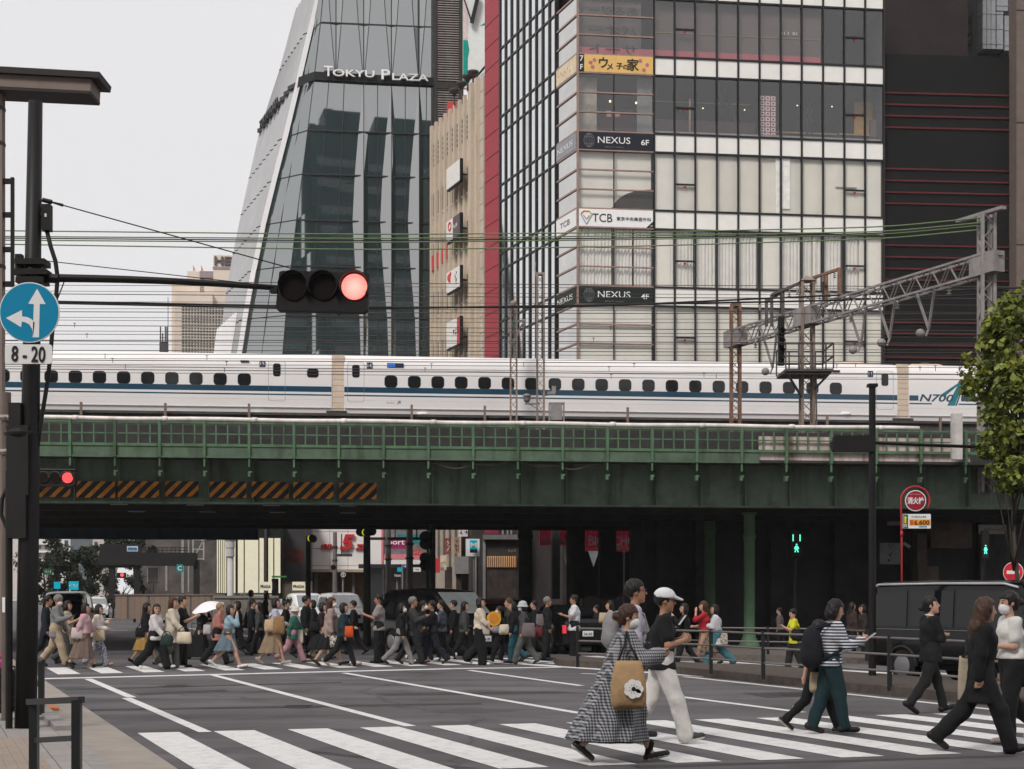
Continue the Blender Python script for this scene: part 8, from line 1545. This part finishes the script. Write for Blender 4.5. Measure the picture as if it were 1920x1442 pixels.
b = B(); c = P42['head'] - Z * .145; b.tube([c + V((.075 * math.cos(R(a)), .07 * math.sin(R(a)), .012 * math.cos(R(a)) * -1)) for a in range(0, 361, 24)], .011, 6); o = b.obj('collar', M('collar_white', (.62, .6, .58), .8)); o.parent = P42['root']; o.matrix_parent_inverse = (Matrix.Translation(P42['pos']) @ Matrix.Rotation(P42['yaw'], 4, 'Z')).inverted()
P43 = person('woman in a black coat with very long brown hair, mid-stride at right', 1838, 1412, 1117, -6, 'f', ((6, 8, 20, 0), (-14, 8, 10, 0)), ((.009, .009, .010),), 'l', -.34, ((.012, .012, .013),), 'p', 'b', 'mane', 4, (6, -6), shoe=(.014, .014, .014), vox=V1, fit=.03, wide=1.1, fing=True)
P44 = person('woman in white T-shirt and black trousers with a watch at the right edge', 1897, 1393, 1113, 184, 'c', ((8, 10, 84, 40), (2, 8, 70, 10)), ((.66, .64, .61),), 't', .03, ((.012, .012, .013),), 'p', 'k', 'bun', 2, (0, -8), 1, (.5, .40, .36), vox=V1, wide=1.6, fing=True)
b = B(); w_ = P44['Lh'] - P44['fdL'] * .11; b.tube([w_ - P44['fdL'] * .012, w_ + P44['fdL'] * .012], .034, 10); tag(b.obj('wristwatch', M('watch_brown', (.05, .03, .025), .4)), 'dark wristwatch on the arm of the woman in white T-shirt', 'watch')
bag('black shoulder bag on the strap of the woman in white T-shirt', P44['hip'] + V((.16, -.08, .02)), .26, .3, .12, cloth(BK), .3, P44['Ls'] + V((.0, -.03, .05)))
bg_ = atS(1799, 1228, 172); bag('tall beige cloth bag hanging behind the long-haired woman', V((bg_.x, P43['pos'].y + .1, bg_.z)), .22, .52, .1, cloth((.42, .35, .26)), 0, P43['Rs'] + V((-.05, 0, -.1)), roll=.0)
# ---- far crossing, left to right ----
G1 = 'people on the far crossing'
def far(*a, **k): k.setdefault('group', G1); return person(*a, **k)
far('man in dark jacket over white shirt, leftmost on the far crossing', 87, 1246, 1118, 4, 'a', 'dd', (NVY,), 'l', -.2, (NVY,), 'p', 'k', 'short', fem=0, skin=1, inner=(WH,))
a = far('grey-haired man in grey blazer and beige trousers reading his phone', 105, 1250, 1116, 0, 'b', ((10, 8, 12, 0), (20, 8, 88, 15)), ((.20, .20, .205),), 'l', -.22, (BEI,), 'p', 'g', 'short', 4, (0, -22), 1, (.02, .016, .014), fem=0, skin=1, wide=1.2, fit=.028); phone('small phone held by the man in the grey blazer', a['Rh'] + V((.03, 0, .02)), (.02, .02, .022))
far('woman in long beige vest behind the grey blazer man', 124, 1247, 1128, 0, 'd', 'pp', ((.40, .34, .25),), 'v', 0, (DGR,), 'p', 'k', 'bob', coat=(.55, .2, 0), fit=.03)
a = far('woman in pink blouse and long brown skirt', 158, 1253, 1132, 4, 'a', 'fr', ((.52, .33, .36),), 'h', 0, ((.17, .12, .095),), 's', 'k', 'bob', 3, skirt=(.26, .26), fit=.032); bag('pale pink shoulder bag on the woman in pink blouse', a['hip'] + V((-.12, -.17, .14)), .3, .26, .12, cloth((.52, .44, .42)), .1, a['Rs'])
a = far('woman in cream jacket and patterned trousers', 183, 1251, 1134, 0, 'b', 'hb', ((.66, .58, .53),), 'l', -.1, ((.42, .42, .46), ('blotch', (.12, .12, .18), 22.)), 'p', 'k', 'bob', 3, shoe=(.35, .2, .12), fit=.03); bag('straw-coloured handbag of the woman in cream jacket', a['hip'] + V((.09, -.18, .1)), .3, .26, .14, cloth((.55, .47, .32)), .1, a['Re'], handles=.1)
a = far('dark-haired woman in black with a mustard skirt, mostly hidden on the left', 273, 1247, 1131, 10, 'a', 'dd', (BK,), 'l', 0, ((.36, .22, .06),), 's', 'k', 'long', skirt=(.4, .2)); bag('small black handbag beside the mustard skirt', a['hip'] + V((-.1, -.14, .1)), .26, .22, .1, cloth(BK), 0, a['Rs'])
a = far('woman in sheer white blouse and black trousers turning to the viewer', 291, 1255, 1131, -12, 'e', 'df', ((.60, .56, .56),), 'l', -.14, (BK,), 'p', 'k', 'long', 3, (-52, 0), shoe=SN, sole=(.7, .7, .7), wide=1.4, fit=.034, wscale=1.1); bag('dark green handbag carried by the woman in sheer white blouse', a['Rh'] + V((.06, -.04, .02)), .3, .25, .14, cloth((.018, .035, .03)), 0, handles=.1)
a = far('woman in long cream cardigan with brown hair', 322, 1254, 1122, -4, 'c', 'df', ((.60, .53, .43),), 'l', 0, ((.10, .10, .09),), 'p', 'b', 'long', 3, coat=(.62, .19, -.02), fit=.034, shoe=SN); bag('large cream leather handbag below the cream cardigan', a['Rh'] + V((.02, -.05, .0)), .38, .27, .16, cloth((.62, .53, .40)), 0, handles=.12)
far('smiling person in black T-shirt and black trousers behind the cream cardigan', 341, 1252, 1120, 2, 's', 'pp', ((.009, .009, .01),), 't', -.08, (BK,), 'p', 'k', 'short', 1, (-12, 4), fem=0, wide=1.4)
pz = far('person in black hidden under the white parasol', 377, 1232, 1136, 0, 'a', 'uh', (BK,), 'l', 0, (BK,), 's', 'k', 'bob', 2, skirt=(.3, .26)); t = thing('parasol', 'white scalloped parasol tilted over the walkers', 'parasol', at(389, 1136, 41)); c = at(389, 1137, pz['pos'].y - .1); b = B(); n_ = 16; rings = []
tl_ = Matrix.Rotation(R(-14), 3, 'Y') @ Matrix.Rotation(R(14), 3, 'X')
for j in range(7): f_ = j / 6; rings += [c + tl_ @ V((.46 * f_ * math.cos(2 * math.pi * i / n_), .46 * f_ * math.sin(2 * math.pi * i / n_), .19 * (1 - f_ ** 1.8) - .06 + (.018 if i % 2 and j == 6 else 0))) for i in range(n_)]
b.add(rings, [(j * n_ + i, j * n_ + (i + 1) % n_, (j + 1) * n_ + (i + 1) % n_, (j + 1) * n_ + i) for j in range(6) for i in range(n_)]); b.obj('canopy', M('parasol_white', (.80, .76, .80), .7, var=.06, vs=8), t); b = B(); b.tube([c + tl_ @ V((0, 0, .2)), c + tl_ @ V((0, 0, -.35)), pz['Rh']], .008, 6); b.obj('shaft', dark_metal, t)
bag('white shopping bag beside the parasol holder', pz['hip'] + V((.22, -.25, .14)), .24, .28, .1, cloth((.5, .46, .46)), 0, pz['Rs']); t = thing('suitcase', 'black wheeled suitcase under the white parasol', 'suitcase', gnd(368, 1236)); q_ = gnd(368, 1236); b = B(); b.box(q_ + V((-.24, -.13, .06)), q_ + V((.22, .13, .66))); b.obj('shell', M('case_black', (.012, .012, .012), .4), t); b = B()
for x in (-.2, .18): k_ = B(); k_.cyl(q_ + V((x, -.1, .04)), q_ + V((x, .1, .04)), .04); k_.obj('wheel', TYRE, t); b.tube([q_ + V((x * .6, 0, .66)), q_ + V((x * .6, 0, .98))], .01, 5)
b.tube([q_ + V((-.12, 0, .98)), q_ + V((.11, 0, .98))], .012, 5); b.obj('handle', dark_metal, t)
a = far('person with fair hair and salmon pink jacket', 407, 1247, 1131, 4, 'a', 'db', ((.40, .17, .14),), 'l', -.24, (BK,), 'p', 's', 'short', 8, fit=.03); bag('white paper carrier bag below the salmon jacket', a['Rh'] + V((-.02, -.06, -.12)), .2, .34, .08, cloth((.62, .64, .68)), .2, handles=.08)
a = far('woman in grey vest with pale blue sleeves and blue-grey skirt touching her face', 429, 1253, 1133, 6, 'f', ((0, 8, 14, 0), (48, 14, 132, 18)), ((.28, .40, .46),), 'l', .04, ((.12, .17, .20),), 's', 'k', 'bob', 3, (-20, 0), shoe=SN, skirt=(.46, .25)); bag('dark belt bag on the woman with the blue-grey skirt', a['hip'] + V((.0, -.14, .16)), .22, .14, .08, cloth((.12, .09, .09)), 0)
a = far('woman in pale striped blouse and long tan skirt', 513, 1247, 1122, 6, 'b', 'db', ((.52, .52, .60), ('vstripe', (.30, .32, .42), 30., .4)), 'l', 0, ((.26, .19, .12),), 's', 'k', 'bob', 5, skirt=(.3, .24), fit=.03, shoe=(.3, .27, .24)); bag('beige leather tote bag on the woman with tan skirt', a['hip'] + V((-.04, -.2, .24)), .34, .3, .13, cloth((.52, .37, .22)), .1, a['Rs'])
q_ = a['hip'] + V((.16, -.2, .32)); bag('brown jacket folded over the arm of the woman with tan skirt', q_, .3, .44, .16, cloth((.28, .17, .08)), .1, name='folded_jacket', cat='jacket', sag=.2)
a = far('woman in white bucket hat, green jacket and pink trousers', 549, 1242, 1136, 0, 'e', 'fr', ((.035, .12, .095),), 'l', -.2, ((.42, .22, .25),), 'p', 'g', 'short', 6, (0, -4), shoe=(.3, .2, .16), hat=('bucket', (.64, .57, .52)), fit=.03); bag('cream tote bag beside the pink trousers', a['hip'] + V((.12, .1, .08)), .3, .36, .1, cloth((.58, .52, .42)), 0, a['Ls'])
far('man all in black with short hair behind the green jacket', 572, 1236, 1119, 0, 'c', 'dd', ((.009, .009, .01),), 'l', -.08, (BK,), 'p', 'k', 'short', 2, fem=0, skin=1)
a = far('woman in plum top and black skirt behind the trench coat', 602, 1238, 1131, 0, 'b', 'dd', ((.035, .014, .022),), 'h', 0, (BK,), 's', 'k', 'bob', 4, skirt=(.34, .3)); bag('black shoulder bag of the woman in plum top', a['hip'] + V((-.16, -.16, .22)), .3, .28, .14, cloth(BK), 0, a['Rs'])
a = far('woman in pinkish beige trench coat and face mask', 620, 1249, 1121, 0, 'a', 'dd', ((.33, .25, .22),), 'l', 0, (BK,), 's', 'b', 'long', 2, (0, 0), 1, (.03, .02, .015), coat=(.52, .22, 0), skirt=(.42, .2), fit=.028); bag('small white patterned tote carried beside the trench coat', a['Rh'] + V((.04, -.04, -.02)), .24, .28, .1, cloth((.62, .58, .52), ('blotch', (.1, .08, .08), 26.)), 0, handles=.09)
a = far('woman in dark teal jacket and black trousers with an orange bag', 642, 1250, 1129, 2, 'e', 'bd', ((.014, .034, .04),), 'l', -.1, (BK,), 'p', 'k', 'bob', 3, shoe=(.3, .22, .17)); bag('bright orange handbag on the dark teal jacket', a['hip'] + V((.16, -.16, .17)), .27, .27, .13, cloth((.60, .085, .02)), .1, a['Re'])
a = far('man in grey T-shirt facing left with a phone', 711, 1243, 1116, 182, 's', ((24, 8, 86, 12), (0, 10, 18, 0)), ((.28, .245, .24),), 't', -.12, (BK,), 'p', 'k', 'short', 0, (0, -14), fem=0, skin=1, fit=.034, wide=1.3, wscale=1.05); phone('phone raised by the man in grey T-shirt', a['Lh'] + V((-.05, 0, .03)), (.3, .3, .3), V((-1, 0, 0)))
far('woman with pink scarf, face mask and grey trousers', 751, 1247, 1130, 0, 'e', 'dd', (BK,), 'l', -.1, ((.24, .23, .225),), 'p', 'k', 'bob', 3, (0, 0), 1, inner=((.45, .10, .22),))
a = far('grey-haired man in dark suit and white shirt', 773, 1246, 1120, 0, 'b', 'pp', ((.05, .048, .048),), 'l', -.2, ((.02, .02, .021),), 'p', 'g', 'short', 1, shoe=(.10, .03, .02), fem=0, skin=1, inner=(WH,), fit=.028)
far('person in black with face mask behind the dark suit man', 792, 1242, 1127, 2, 'a', 'pp', (BK,), 'l', -.1, (NVY,), 'p', 'k', 'short', 2, mask=1, shoe=SN, fem=0)
a = far('person in black with a yellow wristband walking left', 812, 1245, 1127, 182, 'b', 'fd', ((.009, .009, .01),), 'h', -.1, (NVY,), 'p', 'k', 'short', 2, fem=0, skin=1, wide=1.3); b = B(); w_ = a['Lh'] - a['fdL'] * .12; b.tube([w_ - Z * .015, w_ + Z * .015], .045, 10); tag(b.obj('wristband', M('band_lime', (.6, .6, .05), .5)), 'lime yellow wristband on the person in black', 'wristband')
a = far('person in blue-grey shirt holding a phone, half hidden by the black minivan', 829, 1240, 1127, 178, 'c', 'pp', ((.07, .08, .11),), 'l', -.1, (BK,), 'p', 'k', 'short', 2, shoe=SN, fem=0); phone('phone of the person in blue-grey shirt', a['Rh'] + V((.04, 0, .02)), (.25, .25, .26))
a = far('woman in cream blouse and black wide trousers with white sneakers', 899, 1247, 1122, -4, 'd', 'rf', ((.62, .53, .42),), 'h', -.02, (BK,), 'p', 'k', 'bob', 2, shoe=(.64, .63, .62), wide=2.0, fit=.03); bag('off-white cloth tote on the woman in cream blouse', a['hip'] + V((.14, -.12, .2)), .26, .36, .1, cloth((.56, .5, .44)), .2, a['Rs'])
a = far('person in dark green top and face mask walking left', 938, 1241, 1137, 180, 'a', 'pp', ((.016, .03, .022),), 'l', -.08, (BK,), 'p', 'k', 'short', 2, mask=1); t = thing('round_fan', 'round orange fan held up by the person in dark green', 'fan', at(929, 1160, a['pos'].y - .2)); c = at(926, 1160, a['pos'].y - .24); b = B(); b.disc(c, (.2, 1, 0), .19, .02, 28); b.obj('disc', M('fan_orange', (.62, .28, .02), .5), t); b = B(); b.disc(c + V((-.002, -.013, 0)), (.2, 1, 0), .13, .008, 28); b.obj('inner_ring', M('fan_amber', (.5, .2, .02), .5), t); b = B(); b.tube([c - Z * .18, c - Z * .3], .012); b.obj('handle', M('fan_amber'), t)
bag('checked drawstring pouch beside the cream basket', a['hip'] + V((-.1, -.18, .28)), .24, .3, .14, cloth((.5, .5, .52), ('check', (.05, .05, .09), 40.)), 0, a['Ls']); bag('cream basket bag carried by the person in dark green', a['hip'] + V((.1, -.2, .2)), .3, .26, .2, cloth((.58, .50, .38)), 0, handles=.16, name='basket_bag')
far('person in olive jacket between the orange fan and the pale hat', 956, 1240, 1122, 178, 'b', 'dd', ((.055, .05, .03),), 'l', -.14, (BK,), 'p', 'b', 'short', 2, fem=0)
far('person in black with teal jeans', 963, 1243, 1129, 176, 'c', 'dd', (BK,), 'l', -.12, ((.02, .085, .11),), 'p', 'k', 'bob', 2)
a = far('person in pale blue bucket hat, face mask and grey trousers walking left', 983, 1246, 1129, 180, 'a', 'dd', (DGR,), 'l', -.12, ((.10, .105, .10),), 'p', 'k', 'bob', 3, (0, -4), 1, hat=('bucket', (.42, .46, .46)), wide=1.5); bag('large grey-purple shoulder bag below the pale blue hat', a['hip'] + V((.1, -.2, .2)), .38, .36, .14, cloth((.16, .125, .13)), .1, a['Ls'])
bag('dark red bag just right of the grey-purple shoulder bag', a['hip'] + V((.34, .1, .1)), .24, .26, .12, cloth((.16, .02, .03)), 0, a['Ls'])
a = far('grey-haired man in dark suit with a grey shoulder bag', 1025, 1238, 1121, 2, 's', 'dd', ((.016, .016, .018),), 'l', -.2, ((.014, .014, .016),), 'p', 'g', 'short', 1, fem=0, skin=1); bag('grey cloth bag on the back of the grey-haired man in suit', a['hip'] + V((-.18, -.1, .32)), .24, .34, .1, cloth((.17, .15, .15)), .1, a['Rs'])
a = far('man in white T-shirt and black trousers facing left with a phone', 1077, 1237, 1117, 180, 's', ((18, 8, 90, 8), (4, 8, 20, 0)), ((.66, .66, .70),), 't', -.16, (BK,), 'p', 'k', 'short', 0, (0, -8), fem=0, skin=1, fit=.036, wide=1.2); phone('phone held low by the man in white T-shirt', a['Lh'] + V((-.06, 0, .01)), (.05, .05, .06), V((-1, 0, 0)))
a = far('woman in white jacket facing left behind the railing', 1146, 1240, 1128, 180, 'c', 'dd', ((.55, .55, .56),), 'l', -.2, (BK,), 'p', 'k', 'long', 3); bag('tan shoulder bag on the woman in white jacket', a['hip'] + V((-.2, -.15, .42)), .3, .26, .12, cloth((.48, .36, .25)), .2, a['Ls'])
# dark figures filling the crowd
for i, (x, yf, yt, fc, gt, tp_, hs_, lab) in enumerate(((447, 1228, 1128, 180, 'b', BK, 'bob', 'woman in black behind the blue-grey skirt, walking left'), (472, 1226, 1126, 0, 'c', NVY, 'short', 'man in navy left of the pale striped blouse'), (487, 1230, 1130, 180, 'a', DGR, 'long', 'long-haired person in dark grey touching the striped blouse from the left'), (535, 1228, 1126, 0, 'b', BK, 'short', 'man in black between the tan skirt and the green jacket'), (588, 1226, 1128, 180, 'g', NVY, 'bob', 'woman in navy between the man all in black and the plum top'), (664, 1228, 1127, 180, 'a', BK, 'short', 'man in black right of the orange bag'), (852, 1234, 1126, 180, 'b', BK, 'short', 'man in black before the black minivan headlight'), (870, 1236, 1129, 0, 'a', DGR, 'long', 'long-haired woman in dark grey left of the cream blouse'), (1003, 1232, 1127, 180, 'c', BK, 'short', 'man in black right of the pale blue bucket hat'))):
    far(lab, x, yf, yt, fc, gt, 'dd', (tp_,), 'l', -.12, (BK,), 'p', 'k', hs_, 2, fem=int(hs_ != 'short'), vox=.02)
# ---- behind the median railing ----
a = far('person in black track jacket with white sleeve stripes behind the white-cap man', 1285, 1254, 1132, 180, 'a', ((40, 10, 110, 20), (0, 9, 14, 0)), (BK, ('vstripe', (.012, .012, .012), 3., .1)), 'l', -.1, ((.014, .014, .015),), 'p', 'k', 'bob', 2, skin=0)
b = B(); s_ = a['Ls']; e_ = a['Le']
for o_ in (-.012, .012): b.tube([s_ + V((o_, -.075, .03)), e_ + V((o_, -.07, 0))], .006, 5)
o = b.obj('sleeve_stripe', white_paint); o.parent = a['root']; o.matrix_parent_inverse = (Matrix.Translation(a['pos']) @ Matrix.Rotation(a['yaw'], 4, 'Z')).inverted()
far('woman in red top and leopard skirt behind the railing', 1322, 1252, 1128, 176, 'a', 'ub', ((.42, .02, .03),), 'h', 0, ((.24, .18, .12), ('blotch', (.04, .03, .025), 40.)), 's', 'b', 'long', 3, skirt=(.4, .2))
a = far('woman in long white shirt and blue jeans walking left by the green column', 1344, 1252, 1132, 178, 'e', 'pd', ((.60, .59, .63),), 'l', -.3, ((.05, .16, .19),), 'p', 'k', 'bob', 5, shoe=(.03, .03, .04), sole=(.6, .6, .6), fit=.03, wide=1.3); bag('patterned tote behind the long white shirt', a['hip'] + V((.14, -.1, .04)), .24, .3, .1, cloth((.3, .24, .2), ('blotch', (.5, .45, .4), 24.)), .3, a['Ls'])
a = far('person in yellow shirt and black apron vest using a phone by the far island', 1489, 1256, 1145, 182, 'h', 'pp', ((.62, .60, .03),), 't', -.2, ((.02, .018, .017),), 'p', 'k', 'short', 2, (0, -12), skin=0, wide=1.6); phone('phone held by the person in yellow shirt', a['Lh'] + V((-.03, 0, .02)), (.05, .05, .06), V((-1, 0, 0))); bag('black cross-body bag over the yellow shirt', a['hip'] + V((.02, -.16, .18)), .26, .24, .1, cloth(BK), 0, a['Ls'])
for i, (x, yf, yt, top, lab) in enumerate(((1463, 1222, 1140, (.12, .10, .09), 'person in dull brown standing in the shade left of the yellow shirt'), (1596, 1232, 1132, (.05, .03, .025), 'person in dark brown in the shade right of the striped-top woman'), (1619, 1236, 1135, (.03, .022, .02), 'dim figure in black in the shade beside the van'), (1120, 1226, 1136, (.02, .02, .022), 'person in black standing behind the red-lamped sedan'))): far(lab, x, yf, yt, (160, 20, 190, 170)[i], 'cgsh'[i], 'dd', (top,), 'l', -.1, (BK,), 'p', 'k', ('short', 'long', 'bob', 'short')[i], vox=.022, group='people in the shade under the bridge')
# ---- beyond the bridge ----
G2 = 'people beyond the bridge'
def back(lab, x, yf, yt, face, gait, top, bot, hs='short', tl='l', bk='p', fem=1, **k): return person(lab, x, yf, yt, face, gait, k.pop('arms', 'dd'), (top,), tl, k.pop('hem', -.1), (bot,), bk, k.pop('hair', 'k'), hs, vox=.026, fem=fem, group=G2, **k)
back('woman in white top and wide black skirt striding left of the white van', 264, 1157, 1117, 182, 'e', (.5, .42, .42), BK, 'bob', bk='s', skirt=(.2, .3))
back('person in light blue shirt beside the white van', 317, 1150, 1106, 180, 'c', (.28, .36, .48), NVY, fem=0)
back('person all in white with a white hat beyond the parasol', 366, 1153, 1109, 0, 'a', (.6, .58, .56), (.5, .48, .46), 'long', hat=('bucket', (.6, .6, .6)))
back('man in black suit and white shirt above the parasol', 394, 1150, 1103, 180, 's', BK, BK, fem=0, inner=((.6, .58, .56),))
back('grey-haired person in grey beyond the parasol', 408, 1152, 1110, 0, 'c', (.2, .2, .2), DGR, hair='g', fem=0)
back('person in brown trousers leaning by the pale stone wall', 449, 1158, 1108, 180, 'a', (.10, .08, .07), (.08, .065, .055), fem=0)
back('person in white blouse and long black apron dress by the stone wall', 469, 1186, 1107, 0, 'a', (.55, .52, .48), BK, 'bob', bk='s', skirt=(.2, .2), tl='h')
back('person in black bending forward behind the striped blouse', 494, 1190, 1110, 0, 'f', BK, BK, 'bob', lean=12)
back('man in olive brown by the parked white car', 503, 1152, 1106, 180, 's', (.08, .06, .04), BK, fem=0)
back('long-haired person in black left of the thin signal pole', 533, 1160, 1105, 180, 'a', BK, BK, 'long'); back('second person in black left of the thin signal pole, with a pale bag', 551, 1163, 1106, 178, 'c', (.012, .012, .014), BK, 'long')
back('tall man in dark shirt right of the thin signal pole', 591, 1157, 1104, 0, 's', (.03, .026, .026), (.02, .02, .022), fem=0)
back('woman in white cardigan before the white minivan', 602, 1160, 1112, 180, 'c', (.5, .42, .44), BK, 'bun'); back('child in pale teal before the white minivan', 611, 1158, 1114, 180, 'c', (.25, .38, .42), NVY, 'bob')
back('man in pale blue shirt and grey trousers right of the white minivan', 651, 1162, 1109, 0, 'e', (.42, .46, .55), GRY, fem=0); back('man in bright blue polo right of the white minivan', 660, 1160, 1116, 180, 'a', (.14, .30, .50), GRY, fem=0, tl='t')
back('person in beige coat between the white minivans', 628, 1158, 1114, 0, 'c', (.38, .30, .22), DGR, 'bob'); back('person in lime vest and cap near the black signal pole', 643, 1172, 1121, 0, 's', (.42, .5, .05), BK, fem=0, hat=('cap', (.5, .55, .05)))
back('person in blue jacket at the shop behind the black minivan', 885, 1165, 1113, 180, 's', (.03, .09, .2), NVY, fem=0); back('person in dark coat and face mask at the dark storefront', 901, 1166, 1114, 0, 's', BK, BK, 'bob', mask=1); back('masked person in black at the lit slatted shop', 947, 1166, 1117, 180, 's', BK, BK, 'bob', mask=1)
back('person in teal at the beige street front', 833, 1160, 1112, 0, 's', (.03, .12, .2), BK, fem=0); back('person in pale pink top at the beige street front', 843, 1160, 1114, 180, 's', (.45, .35, .35), BK, 'bob')
for i, (x, yf, yt, top, lab) in enumerate(((146, 1146, 1109, (.02, .02, .025), 'tiny figure in dark clothes by the far cars, leftmost of the small group'), (154, 1145, 1108, (.30, .25, .18), 'tiny figure in tan beside the far white car'), (168, 1144, 1110, (.05, .06, .09), 'tiny figure in navy near the cyan direction sign'), (176, 1143, 1110, (.35, .36, .38), 'tiny figure in pale grey in front of the far white car'), (192, 1143, 1109, (.02, .02, .02), 'tiny figure in black at the dark footbridge pier'), (237, 1142, 1113, (.4, .2, .2), 'tiny figure in dull pink behind the brown wall'))): back(lab, x, yf, yt, 180 * (i % 2), 'acgs'[i % 4], top, DGR, fem=i % 2)
# one last thing: the hazard-free ground under everybody is the road built above
# ---- thin haze added to lift the blacks; far things pale a little ----
hb_ = B(); hb_.box((-320, -120, -1), (320, 420, 130))
me = bpy.data.meshes.new('haze'); me.from_pydata(hb_.v, [], hb_.f); hz_ = bpy.data.objects.new('haze', me); C.objects.link(hz_); tag(hz_, kind='stuff')
m = bpy.data.materials.new('air'); m.use_nodes = True; m.node_tree.nodes.clear(); o = m.node_tree.nodes.new('ShaderNodeOutputMaterial'); pv_ = m.node_tree.nodes.new('ShaderNodeVolumePrincipled')
pv_.inputs['Color'].default_value = (.93, .92, .93, 1); pv_.inputs['Density'].default_value = .00022; m.node_tree.links.new(pv_.outputs[0], o.inputs['Volume']); me.materials.append(m)
